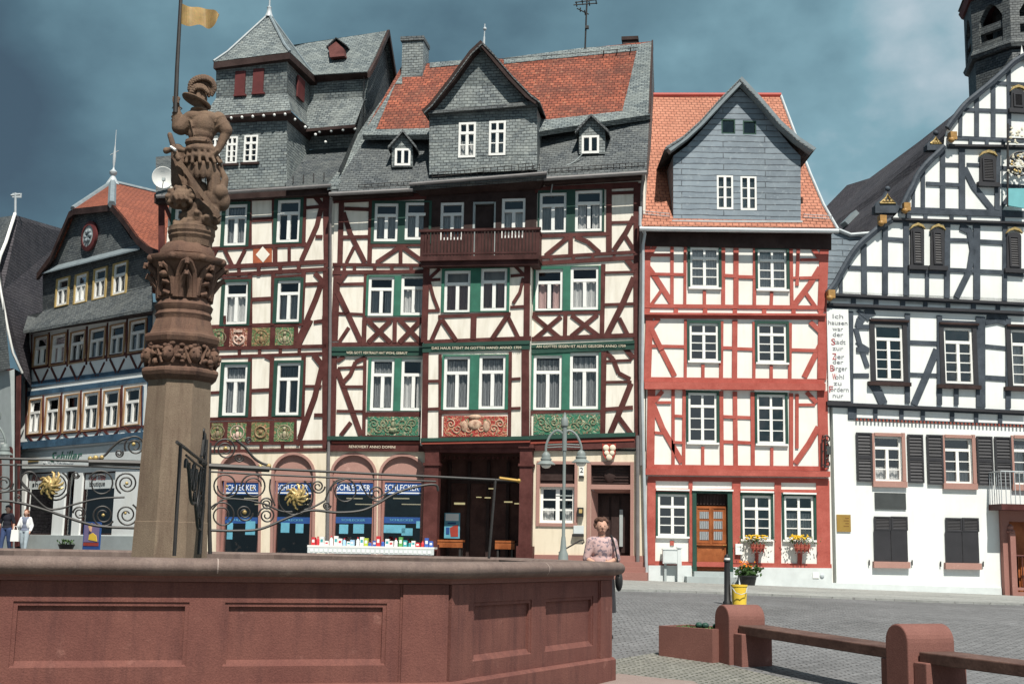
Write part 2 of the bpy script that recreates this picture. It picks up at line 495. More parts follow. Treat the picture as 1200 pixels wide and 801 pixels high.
def carved(name, cols, scale=9.0):
    """polychrome carving: tendrils of different painted colours in relief"""
    m, t, b = newmat(name)
    tc = nd(t, 'ShaderNodeTexCoord')
    n1 = nd(t, 'ShaderNodeTexNoise', i_Scale=scale, i_Detail=3.0, i_Distortion=1.6)
    n2 = nd(t, 'ShaderNodeTexNoise', i_Scale=scale * 0.7, i_Detail=2.0, i_Distortion=2.4)
    t.links.new(tc.outputs['Object'], n1.inputs['Vector'])
    mp = nd(t, 'ShaderNodeMapping'); mp.inputs['Location'].default_value = (7, 3, 1)
    t.links.new(tc.outputs['Object'], mp.inputs[0]); t.links.new(mp.outputs[0], n2.inputs['Vector'])
    r = nd(t, 'ShaderNodeValToRGB'); r.color_ramp.interpolation = 'CONSTANT'
    e = r.color_ramp.elements
    e[0].position = 0; e[0].color = c4(cols[3]); e[1].position = 0.37; e[1].color = c4(cols[0])
    x = e.new(0.555); x.color = c4(cols[1]); x = e.new(0.59); x.color = c4(cols[2]); x = e.new(0.63); x.color = c4(cols[0]); x = e.new(0.69); x.color = c4(cols[3])
    t.links.new(n1.outputs['Fac'], r.inputs[0])
    t.links.new(r.outputs[0], b.inputs['Base Color']); b.inputs['Roughness'].default_value = 0.6
    bp = nd(t, 'ShaderNodeBump', i_Strength=1.0, i_Distance=0.05)
    t.links.new(n1.outputs['Fac'], bp.inputs['Height']); t.links.new(bp.outputs[0], b.inputs['Normal'])
    return m
def stone(name, c, c2, scale=1.6, bump=0.5, rough=0.85, streak=None):
    m, t, b = newmat(name)
    tc = nd(t, 'ShaderNodeTexCoord'); O = tc.outputs['Object']
    n1 = nd(t, 'ShaderNodeTexNoise', i_Scale=scale, i_Detail=9.0, i_Roughness=0.65)
    n2 = nd(t, 'ShaderNodeTexNoise', i_Scale=70.0, i_Detail=4.0)
    mp = nd(t, 'ShaderNodeMapping'); mp.inputs['Scale'].default_value = (4.0, 4.0, 0.45)
    n3 = nd(t, 'ShaderNodeTexNoise', i_Scale=1.8, i_Detail=8.0, i_Roughness=0.7)
    t.links.new(O, n1.inputs['Vector']); t.links.new(O, n2.inputs['Vector']); t.links.new(O, mp.inputs[0]); t.links.new(mp.outputs[0], n3.inputs['Vector'])
    col = mixc(t, ramp(t, n1.outputs['Fac'], 0.32, 0.7), c4(c), c4(c2))
    if streak: col = mixc(t, ramp(t, n3.outputs['Fac'], 0.47, 0.78), col, c4(streak))
    n5 = nd(t, 'ShaderNodeTexNoise', i_Scale=3.3, i_Detail=10.0, i_Roughness=0.75); t.links.new(O, n5.inputs['Vector'])
    col = mixc(t, ramp(t, n5.outputs['Fac'], 0.60, 0.80), col, c4((c2[0] * 1.45 + .02, c2[1] * 1.6 + .02, c2[2] * 1.6 + .02)))
    col = mixc(t, 0.35, col, n2.outputs['Fac'], 'OVERLAY')
    t.links.new(col, b.inputs['Base Color'])
    b.inputs['Roughness'].default_value = rough; b.inputs['Specular IOR Level'].default_value = 0.25
    ad = nd(t, 'ShaderNodeMath', operation='MULTIPLY_ADD'); ad.inputs[1].default_value = 0.5
    t.links.new(n2.outputs['Fac'], ad.inputs[0]); t.links.new(n1.outputs['Fac'], ad.inputs[2])
    bp = nd(t, 'ShaderNodeBump', i_Strength=bump, i_Distance=0.012)
    t.links.new(ad.outputs[0], bp.inputs['Height']); t.links.new(bp.outputs[0], b.inputs['Normal'])
    return m
def emit(name, c, s):
    m, t, b = newmat(name)
    b.inputs['Base Color'].default_value = c4(c); b.inputs['Emission Color'].default_value = c4(c); b.inputs['Emission Strength'].default_value = s
    return m

M = dict(
    slate=bricks('slate_grey', (.215, .245, .245), (.095, .115, .125), (.026, .032, .038), .19, .10, .011, (.25, .275, .26), 1.3, .6, .5, .4, 1.0, speck=(.33, .35, .33)),
    slate_dark=bricks('slate_roof', (.115, .128, .133), (.052, .062, .070), (.016, .019, .024), .19, .10, .011, (.15, .16, .155), 1.1, .55, .6, .3, 1.0, speck=(.18, .19, .18)),
    slate_blue=bricks('slate_blue', (.19, .235, .275), (.135, .17, .205), (.05, .06, .075), 2.7, .19, .014, (.25, .30, .335), 2.2, .5, .5, .4, 1.0, speck=(.27, .31, .34), wobf=.3),
    slate_violet=bricks('slate_violet', (.066, .060, .070), (.040, .037, .045), (.014, .013, .016), .25, .14, .012, (.085, .078, .084), 0.8, .6, .75, .2, 1.0, speck=(.10, .095, .10)),
    tile_old=bricks('old_clay_tile', (.34, .105, .064), (.17, .056, .040), (.075, .028, .022), .2, .16, .014, (.115, .052, .042), 1.2, .85, .85, .15, 1.0, speck=(.38, .19, .125), wobf=.7),
    tile_new=bricks('new_clay_tile', (.44, .195, .130), (.37, .150, .098), (.17, .068, .048), .2, .17, .014, (.40, .178, .12), 0.6, .4, .75, .2, 1.0, wobf=.3),
    tile_left=bricks('weathered_clay_tile', (.29, .095, .058), (.21, .070, .045), (.10, .035, .026), .19, .15, .012, (.19, .070, .05), 1.0, .5, .85, .15, .8),
    white=plaster('lime_white_plaster', (.80, .765, .69)), cream=plaster('cream_plaster', (.74, .66, .53)),
    bluewhite=plaster('cool_white_plaster', (.77, .80, .80), .1), offwhite=plaster('off_white_plaster', (.79, .785, .745), .1), shred=plain('oxblood_shutter_paint', (.115, .028, .028), .6, .3, .2),
    timber=wood('oxblood_timber', (.074, .018, .015)), timber_red=wood('red_timber', (.40, .080, .060), var=.2, fade=(.46, .125, .098)),
    timber_blue=wood('slate_blue_timber', (.044, .056, .072), var=.25, fade=(.085, .102, .125)), timber_bright=wood('blue_timber', (.038, .078, .125), var=.2),
    darkwood=wood('dark_brown_wood', (.030, .014, .012)), brown=wood('chestnut_wood', (.27, .075, .022), .45, .25), balcony=wood('balcony_wood', (.05, .014, .012)),
    green=plain('green_paint', (.034, .145, .098), .55, .35, .25), darkgreen=plain('dark_green_paint', (.020, .062, .046), .55, .35, .2),
    paint=plain('white_paint', (.80, .80, .77), .45, .4, .05), orangep=plain('ochre_paint', (.38, .23, .12), .6, .3, .2), yellowp=plain('yellow_paint', (.46, .33, .13), .6, .3, .15),
    redp=plain('red_paint', (.34, .05, .035), .6, .3, .15), greyp=plain('grey_paint', (.36, .40, .40), .6, .3, .1), lightgrey=plain('pale_grey_plaster', (.60, .64, .64), .85, .2, .1),
    glass=glassmat('window_glass', .85, .10), dark=plain('dark_room', (.022, .020, .020), .9, .1, .2), darkshutter=plain('black_shutter_paint', (.030, .029, .033), .5, .4, .2),
    curtain=curtainmat('white_curtain', (.80, .80, .78), (.46, .48, .48)), pane_grey=curtainmat('grey_pane_fill', (.34, .36, .37), (.12, .13, .14)), curtain_pink=curtainmat('pink_curtain', (.70, .48, .44), (.5, .34, .34)),  # the grey one imitates reflections in window glass, and fills the door panes
    redstone=stone('red_sandstone', (.130, .050, .042), (.185, .076, .060), 1.7, .7, .88, (.085, .036, .033)), 
    rim=stone('weathered_rim_stone', (.135, .095, .082), (.20, .150, .130), 2.2, .5, .75, (.10, .072, .066)),
    column=stone('brown_sandstone', (.210, .160, .115), (.160, .114, .083), 1.5, .6, .9, (.10, .065, .048)),
    capstone=stone('red_brown_sandstone', (.165, .098, .068), (.105, .058, .043), 4.0, .9, .9, (.058, .036, .030)),
    statue=stone('dark_brown_sandstone', (.180, .122, .083), (.115, .072, .052), 4.0, .9, .9, (.062, .044, .036)),
    pink=stone('pink_sandstone', (.34, .190, .160), (.39, .225, .19), 1.0, .25, .85), pinkdark=stone('dull_pink_sandstone', (.27, .13, .11), (.32, .16, .135), 1.0, .3),
    iron=plain('wrought_iron', (.026, .023, .022), .55, .5, .3, 8.0), gold=plain('gilding', (.44, .32, .13), .5, .5, .4, 14.0, .4), zinc=plain('zinc_sheet', (.42, .46, .48), .45, .5, .15),
    copper=plain('dull_pipe_metal', (.16, .15, .15), .5, .5, .2), lampgrey=plain('lamp_post_paint', (.19, .22, .215), .5, .4, .15), lampglass=plain('lamp_globe', (.62, .62, .58), .2, .5, .1),
    blue=plain('blue_sign', (.022, .075, .25), .5, .4, .1), lightblue=plain('pale_blue_poster', (.13, .38, .50), .5, .4, .2), letter=plain('white_lettering', (.82, .84, .84), .6, .3, .02),
    black=plain('black_paint', (.02, .02, .021), .45, .4, .1), yellow=plain('yellow_plastic', (.80, .55, .06), .4, .4, .1), skin=plain('skin', (.52, .30, .22), .6, .3, .1),
    hair_brown=plain('brown_hair', (.085, .042, .028), .7, .3, .3, 20), hair_red=plain('auburn_hair', (.20, .075, .035), .7, .3, .3, 20), hair_blond=plain('blond_hair', (.48, .30, .11), .7, .3, .3, 20),
    leaf=plain('leaf_green', (.05, .105, .028), .6, .3, .4, 10), soil=plain('soil', (.045, .03, .02), .95, .1, .3, 8), terracotta=plain('terracotta', (.36, .11, .075), .8, .2, .15),
    flower_y=plain('yellow_petals', (.80, .50, .03), .6, .2, .15, 20), flower_o=plain('orange_petals', (.80, .24, .02), .6, .2, .15, 20), flower_pink=plain('pale_blossom', (.62, .45, .42), .6, .2, .2, 20),
    brass=plain('brass_plate', (.44, .27, .07), .4, .5, .15, 4, .5), darkplaque=plain('bronze_plaque', (.05, .055, .055), .45, .5, .2), lead=plain('lead_sheet', (.20, .24, .26), .5, .4, .2),
    redstone_dark=stone('unstreaked_red_sandstone', (.165, .072, .060), (.215, .098, .080), 1.6, .5),
)
# ------------------------------------------------------------------ ground
def sstep(t):
    t = max(0.0, min(1.0, t)); return t * t * (3 - 2 * t)
def gz(x, y):
    far = 1.46 - 0.92 - 0.0236 * (max(-26.0, min(24.0, x)) - 4.2)
    return far * sstep((y - 14.5) / 11.5)
def ground_hit(px, py, lift=0.0):
    d = ray(px, py); t = 6.0
    while t < 120:
        p = EYE + d * t
        if p.z <= gz(p.x, p.y) + lift: break
        t += 0.02
    return EYE + d * t
def sheet(name, outline, lift, mat, kind='structure', step=None, thick=0.0):
    """a paved area following the ground, from an outline of ground points, cut into a fine grid by the ground function"""
    bm = bmesh.new()
    vs = [bm.verts.new((p[0], p[1], 0)) for p in outline]
    bm.faces.new(vs)
    xs = [p[0] for p in outline]; ys = [p[1] for p in outline]
    step = step or 1.0
    for ax, a, b in ((0, min(xs), max(xs)), (1, min(ys), max(ys))):
        k = a + step
        while k < b:
            g = bm.verts[:] + bm.edges[:] + bm.faces[:]
            co = (k, 0, 0) if ax == 0 else (0, k, 0); no = (1, 0, 0) if ax == 0 else (0, 1, 0)
            bmesh.ops.bisect_plane(bm, geom=g, plane_co=co, plane_no=no)
            k += step
    for v in bm.verts: v.co.z = gz(v.co.x, v.co.y) + lift
    if thick:
        be = [e for e in bm.edges if len(e.link_faces) == 1]
        r = bmesh.ops.extrude_edge_only(bm, edges=be)
        for v in [g for g in r['geom'] if isinstance(g, bmesh.types.BMVert)]: v.co.z -= thick
    bmesh.ops.recalc_face_normals(bm, faces=bm.faces)
    me = bpy.data.meshes.new(name); bm.to_mesh(me); bm.free()
    add_uv(me, V((0, 0, 0)))
    if me.polygons and me.polygons[0].normal.z < 0 and not thick:
        me.flip_normals()
    me.materials.append(mat)
    o = bpy.data.objects.new(name, me); sc.collection.objects.link(o); o['kind'] = kind
    return o

road_m = bricks('road_setts', (.20, .20, .205), (.145, .145, .15), (.085, .085, .085), .16, .11, .012, (.215, .215, .22), .45, .5, .85, .2, .8, dist=.03)
plaza_m = bricks('plaza_setts', (.28, .27, .245), (.21, .205, .19), (.11, .115, .09), .12, .11, .014, (.25, .245, .215), .5, .5, .85, .2, .9, dist=.03)
walk_m = bricks('pavement_slabs', (.30, .305, .29), (.25, .255, .245), (.15, .15, .145), .5, .5, .012, (.27, .275, .265), .6, .5, .85, .2, .5)

def grid_ground():
    xs = [-400, -200, -100, -60] + [-40 + 1.5 * i for i in range(54)] + [60, 100, 200, 400]
    ys = [-60, -20, -5] + [1.0 * i for i in range(0, 48)] + [50, 55, 60, 80, 120, 200, 400, 900]
    mb = MB()
    for j in range(len(ys)):
        for i in range(len(xs)): mb.v.append(V((xs[i], ys[j], gz(xs[i], ys[j]))))
    w = len(xs)
    for j in range(len(ys) - 1):
        for i in range(w - 1):
            mb.f.append([j * w + i, j * w + i + 1, (j + 1) * w + i + 1, (j + 1) * w + i]); mb.smooth.append(True)
    o = mb.build('ground', road_m); o['kind'] = 'structure'
grid_ground()

# ------------------------------------------------------------------ planes of the house fronts
H3 = facade(757, 40.0, 0)
H2R = facade(757, 40.0, 9)
H2L = facade_at(H2R.P(497, 641), 4)
H1 = facade_at(H2L.P(387, 641), 11)
WH = facade(972, 40.0, -6)
LH = facade(183, 46.5, 44)
ORI = H2R.shift(0.45)

def basez(p): return gz(p.x, p.y)
def root_of(name, label, cat, pl, px, py=660, group=None):
    p = pl.P(px, py); return thing(name, label, cat, (p.x, p.y, gz(p.x, p.y)), group)

def window(root, pl, T, x0, y0, x1, y1, cols=2, rows=1, transom=.29, fw=.075, mull=.085, munt=.028, recess=.05, curtain=None, name='window', label=None, fm=None, tcols=1, trows=1, sill=None, gap=None, open_leaf=False):
    a, b = T(x0, y0); c, d = T(x1, y1)
    u0, v0, u1, v1 = pl.box(a, b, c, d)
    pl.holes.append((u0, v0, u1, v1))
    fm = fm or M['paint']
    mb = MB()
    oo, oi = 0.015 - recess + .03, -recess - .04     # frame front / back
    def bar(ua, va, ub, vb, f=0.0): mb.bx(pl, ua, va, ub, vb, oi, oo + f)
    bar(u0, v0, u0 + fw, v1); bar(u1 - fw, v0, u1, v1)
    bar(u0 + fw, v0, u1 - fw, v0 + fw * 1.1); bar(u0 + fw, v1 - fw, u1 - fw, v1)
    iu0, iu1, iv0, iv1 = u0 + fw, u1 - fw, v0 + fw * 1.1, v1 - fw
    if transom:
        tv = iv1 - (iv1 - iv0) * transom
        bar(iu0, tv - mull * .55, iu1, tv + mull * .55, .012)
    else: tv = iv1 + mull * .55
    lo1 = tv - mull * .55
    for k in range(1, cols):
        um = iu0 + (iu1 - iu0) * k / cols
        bar(um - mull * .6, iv0, um + mull * .6, lo1, .006)
    for k in range(1, rows):
        vm = iv0 + (lo1 - iv0) * k / rows
        mb.bx(pl, iu0, vm - munt / 2, iu1, vm + munt / 2, oi + .02, oo - .012)
    if transom:
        hi0 = tv + mull * .55
        for k in range(1, tcols):
            um = iu0 + (iu1 - iu0) * k / tcols
            mb.bx(pl, um - mull * .45, hi0, um + mull * .45, iv1, oi + .01, oo + .004)
        for k in range(1, trows):
            vm = hi0 + (iv1 - hi0) * k / trows
            mb.bx(pl, iu0, vm - munt / 2, iu1, vm + munt / 2, oi + .02, oo - .012)
    w = mb.build(name, fm, root)
    if label: w['label'] = label
    g = MB(); o = -recess - .015
    g.face([pl.W(iu0, iv0, o), pl.W(iu1, iv0, o), pl.W(iu1, iv1, o), pl.W(iu0, iv1, o)])
    w_ = w
    if root.parent is not None: w = root
    g.build('pane', M['glass'], w)
    r = MB(); o0 = -.55; o1 = -recess - .05
    q = [(u0 - .05, v0 - .05), (u1 + .05, v0 - .05), (u1 + .05, v1 + .05), (u0 - .05, v1 + .05)]
    r.face([pl.W(x, y, o0) for x, y in q])
    for i in range(4):
        (x, y), (X, Y) = q[i], q[(i + 1) % 4]
        r.face([pl.W(x, y, o0), pl.W(X, Y, o0), pl.W(X, Y, o1 - .1), pl.W(x, y, o1 - .1)])
    r.build('dark_interior', M['dark'], w)
    if curtain:
        mat, lo, hi, mode = curtain                # lo, hi: share of the opening's height; mode: full, sides, cafe
        cm = MB(); o = -recess - .10
        va, vb = iv0 + (iv1 - iv0) * lo, iv0 + (iv1 - iv0) * hi
        W = iu1 - iu0
        spans = [(0, 1)] if mode == 'full' else [(0, .36), (.64, 1)] if mode == 'sides' else [(0, .46), (.54, 1)]
        for s0, s1 in spans:
            n = max(4, int(14 * (s1 - s0)))
            us = [iu0 + W * (s0 + (s1 - s0) * k / n) for k in range(n + 1)]
            for k in range(n):
                z0 = .025 * math.sin(k * 1.9); z1 = .025 * math.sin((k + 1) * 1.9)
                cm.face([pl.W(us[k], va, o + z0), pl.W(us[k + 1], va, o + z1), pl.W(us[k + 1], vb, o + z1), pl.W(us[k], vb, o + z0)])
        cm.build('curtain', M[mat], w)  # the grey sheets imitate reflections in the glass
    if sill:
        sm, h, ov, pr = sill
        s = MB(); s.bx(pl, u0 - ov, v0 - h, u1 + ov, v0, -.03, pr)
        s.build('sill', M[sm], w)
    return w_

def board(root, pl, T, x0, y0, x1, y1, o1, mat, name, holes=(), o0=-.03):
    """flat board with the window openings cut out of it"""
    a, b = T(x0, y0); c, d = T(x1, y1)
    u0, v0, u1, v1 = pl.box(a, b, c, d)
    hs = []
    for h in holes:
        (p, q), (r, s) = T(h[0], h[1]), T(h[2], h[3])
        hs.append(pl.box(p, q, r, s))
    mb = MB()
    wall_grid(mb, pl, u0, v0, u1, v1, hs, depth=o1 - o0, off=o1)
    q = [(u0, v0), (u1, v0), (u1, v1), (u0, v1)]
    for i in range(4):
        (x, y), (X, Y) = q[i], q[(i + 1) % 4]
        mb.face([pl.W(x, y, o1), pl.W(X, Y, o1), pl.W(X, Y, o0), pl.W(x, y, o0)])
    return mb.build(name, mat if not isinstance(mat, str) else M[mat], root)

def wall_part(root, pl, px0, px1, ytop, zbot, mat, name='wall', depth=8.0, off=0.0, ymid=400, back=True, vtop=None):
    u0 = pl.uv(pl.P(px0, ymid))[0]; u1 = pl.uv(pl.P(px1, ymid))[0]
    v1 = vtop if vtop is not None else pl.uv(pl.P((px0 + px1) / 2, ytop))[1]
    mb = MB()
    hs = [h for h in pl.holes if h[0] > u0 - .3 and h[2] < u1 + .3 and h[1] < v1 and h[3] > zbot]
    hs = [(max(h[0], u0), h[1], min(h[2], u1), min(h[3], v1)) for h in hs]
    wall_grid(mb, pl, u0, zbot, u1, v1, hs, off=off)
    if back:
        for q in (((u0, zbot), (u0, v1)), ((u1, v1), (u1, zbot)), ((u0, v1), (u1, v1))):
            (a, b), (c, d) = q
            mb.face([pl.W(a, b, off), pl.W(c, d, off), pl.W(c, d, -depth), pl.W(a, b, -depth)])
        mb.face([pl.W(u0, zbot, -depth), pl.W(u1, zbot, -depth), pl.W(u1, v1, -depth), pl.W(u0, v1, -depth)])
    return mb.build(name, M[mat], root)

def slab(mb, pts, vec):
    mb.prism([V(p) for p in pts], [V(p) + V(vec) for p in pts])

A = crop(240, 210, 4.2154); B = crop(240, 370, 4.2154)
G = crop(240, 510, 4.6154); R1 = crop(240, 0, 3.4808)
C1 = crop(480, 210, 4.2143); C2 = crop(480, 380, 4.2857); D1 = crop(480, 500, 4.0036)
R2a = crop(380, 0, 3.4808); R2b = crop(580, 20, 3.8154)
R3 = crop(740, 80, 3.8154); E1 = crop(740, 260, 4.0038); E2 = crop(740, 440, 3.0808)
F1 = crop(950, 0, 3.204); F2 = crop(950, 230, 3.204); F3 = crop(950, 460, 3.204)
L1 = crop(0, 160, 4); L2 = crop(0, 350, 4); L3 = crop(0, 500, 4)
def tp(T, *pts): return [T(x, y) for x, y in pts]

# ================================================================== HOUSE: red (narrow, red timber)
h = root_of('timber_framed_house', 'narrow house with bright red timbers, white panels and a new orange tiled roof', 'house', H3, 860)
SW = ('paint', .06, .06, .09)
tw = dict(cols=2, rows=3, transom=.25, tcols=2, fw=.07, mull=.075, munt=.03, sill=SW)
win = [(E1, 275, 120, 410, 308, 'full'), (E1, 592, 130, 728, 317, 'full'), (E1, 272, 475, 407, 652, None), (E1, 590, 478, 727, 660, None),
       (E2, 205, 62, 308, 241, None), (E2, 453, 68, 556, 246, None), (E2, 95, 427, 201, 579, None), (E2, 400, 432, 504, 590, None), (E2, 551, 434, 658, 592, 'full')]
for T, a, b, c, d, cu in win:
    kw = dict(tw)
    if T is E2 and b > 400: kw['transom'] = .28
    m = 12 if T is E1 else 9
    if T is E2: m = 8
    window(h, H3, T, a, b, c, d, curtain=('curtain', 0, .62 if b > 400 else .95, 'full') if cu else None, **kw)
    board(h, H3, T, a - m, b - m, c + m, d + 3, .055, 'darkgreen', 'window_surround', [(a, b, c, d)])
# door opening
window_hole = H3.box(*E2(233, 425), *E2(348, 706)); H3.holes.append(window_hole)
wall_part(h, H3, 757.5, 970, 268, gz(7, 40) - .5, 'offwhite', depth=7.5)
t = MB()
t.beams(H3, E1, """65 105 915 105 20; 74 95 72 420 30; 905 100 893 420 42; 190 108 190 392 16; 252 108 250 392 14; 430 108 430 394 18; 490 108 490 398 24; 578 112 576 396 16; 748 118 752 398 16; 782 128 776 300 16
85 155 182 155 14; 92 245 250 248 14; 432 252 490 255 16; 500 258 578 260 16; 750 265 778 262 12; 792 178 882 178 12; 788 264 882 262 14
72 205 112 260 188 378 26; 92 388 142 318 15; 112 108 76 170 22; 884 215 838 290 762 390 26; 818 335 862 398 18; 852 128 894 184 22
342 322 342 388 15; 657 328 655 392 15; 60 394 905 402 18; 55 443 910 450 18
84 450 74 735 34; 897 455 892 740 42; 128 452 88 500 22; 838 470 884 514 22; 92 500 140 600 202 722 24; 884 580 810 728 26
88 582 252 585 15; 422 590 490 592 15; 495 595 580 598 15; 742 600 884 604 16; 254 458 252 732 14; 422 465 420 735 18; 485 460 483 738 24; 574 470 574 740 14; 744 475 742 742 16
335 668 335 732 15; 655 672 655 738 15; 58 738 905 748 22; 70 408 70 440 20; 345 408 345 440 20; 208 408 208 440 20; 485 408 485 444 20; 622 408 622 446 20; 760 410 760 448 20; 888 410 888 450 22""")
t.beams(H3, E2, """72 50 68 332 28; 688 55 694 335 36; 150 50 150 322 12; 190 52 188 324 12; 324 55 326 324 14; 373 58 376 326 16; 436 60 438 326 14; 576 64 576 328 14; 597 66 597 262 12
90 97 142 97 10; 155 145 186 147 10; 150 240 186 242 10; 330 148 376 150 12; 380 150 436 152 12; 330 238 376 240 12; 380 240 440 243 12; 600 105 662 105 10; 82 205 112 208 10
78 105 112 190 182 312 20; 112 56 78 96 15; 632 60 668 98 15; 674 185 640 245 590 316 20; 257 256 257 322 11; 506 260 506 324 11; 55 328 705 335 16; 72 374 70 680 30; 213 378 213 672 14; 378 382 377 676 30; 528 384 528 682 24; 690 378 694 690 48
60 371 712 379 16; 80 412 700 417 11; 146 595 146 612 14; 60 676 722 688 17; 452 640 452 672 12; 605 640 605 680 12""")
t.build('timber_frame', M['timber_red'], h)
c = MB()
c.poly(H3, tp(E1, (58, 428), (908, 434), (908, 444), (58, 438)), 0, .16)
c.poly(H3, tp(E1, (58, 752), (905, 760), (905, 792), (58, 786)), 0, .17)
c.poly(H3, tp(E2, (48, 336), (712, 346), (712, 366), (48, 358)), 0, .20)
c.build('cornice', M['timber_red'], h)
for T, x0, x1, y in ((E2, 195, 322, 51), (E2, 442, 567, 57), (E2, 88, 208, 412), (E2, 218, 366, 413), (E2, 392, 512, 419), (E2, 545, 665, 425)):
    li = MB(); li.rect(H3, *T(x0, y - 3), *T(x1, y + 3), 0, .12); li.build('drip_board', M['paint'], h)
p = MB(); p.poly(H3, tp(E2, (60, 684), (215, 684), (215, 790), (60, 790)), -.2, .09); p.build('plinth', M['lightgrey'], h); p = MB(); p.poly(H3, tp(E2, (366, 690), (722, 694), (722, 800), (366, 800)), -.2, .09)
p.build('plinth', M['lightgrey'], h)
# door
d = MB(); d.rect(H3, *E2(234, 470), *E2(346, 706), -.16, -.11)
for x0, y0, x1, y1 in ((240, 478, 282, 600), (298, 478, 340, 600), (242, 618, 338, 695)):
    d.rect(H3, *E2(x0 - 4, y0 - 4), *E2(x1 + 4, y0), -.11, -.085); d.rect(H3, *E2(x0 - 4, y1), *E2(x1 + 4, y1 + 4), -.11, -.085)
    d.rect(H3, *E2(x0 - 4, y0), *E2(x0, y1), -.11, -.085); d.rect(H3, *E2(x1, y0), *E2(x1 + 4, y1), -.11, -.085)
d.rect(H3, *E2(234, 606), *E2(346, 612), -.11, -.05)
door = d.build('door', M['brown'], h)
g = MB()
for x0, x1 in ((248, 280), (296, 330)):
    for y0, y1 in ((490, 515), (524, 552), (562, 592)):
        g.rect(H3, *E2(x0, y0), *E2(x1, y1), -.112, -.098)
g.build('pane', M['pane_grey'], door)
g = MB(); g.caps(H3.P(*E2(340, 612), -.06), H3.P(*E2(332, 612), -.03), .014); g.build('handle', M['brass'], door)
tr = MB(); tr.rect(H3, *E2(233, 425), *E2(348, 466), -.2, -.15)
for k in range(9): tr.rect(H3, *E2(238 + k * 12, 428), *E2(243 + k * 12, 464), -.15, -.12)
tr.build('transom', M['darkwood'], h)
fr = MB(); fr.rect(H3, *E2(219, 414), *E2(234, 712), -.12, .07); fr.rect(H3, *E2(347, 414), *E2(364, 712), -.12, .07); fr.rect(H3, *E2(234, 414), *E2(347, 425), -.12, .068)
fr.build('door_frame', M['darkgreen'], h)
st = MB(); z0 = gz(6, 39.5); u0, v0, u1, v1 = H3.box(*E2(222, 706), *E2(362, 722)); st.bx(H3, u0, z0 - .3, u1, v1, -.1, .30)
u0, v0, u1, v1 = H3.box(*E2(190, 724), *E2(375, 745)); st.bx(H3, u0, z0 - .3, u1, v1, -.1, .62)
st.build('door_step', M['greyp'], h)
lb = MB(); lb.rect(H3, *E2(373, 606), *E2(399, 645), .03, .14); lb.rect(H3, *E2(377, 613), *E2(395, 616), .14, .15); lb.build('letter_box', M['paint'], h)
vt = MB(); vt.rect(H3, *E2(652, 710), *E2(674, 730), .085, .11); vt.build('service_hatch', M['paint'], h)
vt = MB(); vt.ball(H3.P(*E2(688, 722), .1), .07, .03, .07); vt.build('vent', M['zinc'], h)
# roof: one slope tilted 50 degrees back from the eave
Sa = R(50)
def slope_from(pl, px, py, off, ang):
    o = pl.P(px, py, off); a = R(ang)
    n = (pl.n * math.sin(a) + V((0, 0, 1)) * math.cos(a))
    return Pl(o, pl.u, n)
RF = slope_from(H3, 860, 268, .45, 50)
rf = MB()
rf.poly(RF, tp(R3, (40, 706), (48, 630), (60, 560), (85, 122), (668, 122), (735, 300), (800, 470), (860, 610), (922, 718)), -.16, 0)
ridge_pt = RF.P(*R3(377, 122))
# rear slope
bl, br = RF.P(*R3(85, 122)), RF.P(*R3(668, 122))
rf.prism([bl, br, br + V((0, 5, -5.5)), bl + V((0, 5, -5.5))], [q - V((0, 0, .15)) for q in (bl, br, br + V((0, 5, -5.5)), bl + V((0, 5, -5.5)))])
roof = rf.build('roof', M['tile_new'], h)
k = MB(); k.tube([bl, br], .11, 8); k.build('ridge_tiles', M['redp'], roof)
k = MB(); k.tube([RF.P(*R3(x, y), .02) for x, y in ((668, 120), (735, 300), (800, 470), (860, 610), (924, 720))], .05, 6); k.build('verge_flashing', M['zinc'], roof)
g = MB(); g.tube([H3.P(*R3(36, 718), .52), H3.P(*R3(926, 728), .52)], .075, 8)
g.tube([H3.P(*R3(40, 620), .40), H3.P(*R3(38, 700), .42), H3.P(*R3(60, 740), .35), H3.P(*R3(52, 790), .18), H3.P(*E1(55, 200), .16), H3.P(*E1(50, 790), .16), H3.P(758, 690, .16)], .05, 8)
g.build('gutter', M['zinc'], h)
for a, b in (((52, 650), (170, 662)), ((770, 665), (895, 672))):
    sg = MB()
    for s in (0, 1):
        sg.tube([RF.P(*R3(a[0], a[1] - 12 * s), .12), RF.P(*R3(b[0], b[1] - 12 * s), .12)], .012, 5)
    for i in range(7):
        x = a[0] + (b[0] - a[0]) * i / 6; y = a[1] + (b[1] - a[1]) * i / 6
        sg.tube([RF.P(*R3(x, y + 4), 0), RF.P(*R3(x, y - 14), .14)], .010, 5)
    sg.build('snow_guard', M['zinc'], roof)
so_ = MB(); so_.poly(H3, tp(R3, (62, 728), (892, 736), (892, 812), (62, 796)), -.1, .06); so_.poly(H3, tp(R3, (50, 718), (900, 728), (900, 738), (50, 729)), -.1, .42)
so_.build('eaves_board', M['darkwood'], h)
# gable ends of the main roof
ge = MB()
eL, eR = H3.P(757.5, 270), H3.P(970, 270)
for s in (eL, eR):
    ge = MB()
    rx = bl.x + .1 if s is eL else br.x - .1; ridge_top = V((rx, ridge_pt.y, ridge_pt.z - .25)); bk = V((rx, ridge_pt.y * 2 - s.y, s.z))
    ge.face([s, ridge_top, bk]); ge.build('gable_end', M['lightgrey'], h)
# slate dormer
DO = H3.shift(.12)
dm = MB()
front = tp(R3, (187, 684), (187, 392), (250, 345), (330, 260), (410, 165), (485, 92), (560, 165), (640, 260), (710, 345), (756, 392), (757, 686))
wins = [(382, 478, 455, 630), (488, 482, 560, 634)]
atts = [(402, 227, 464, 293), (498, 234, 558, 296)]
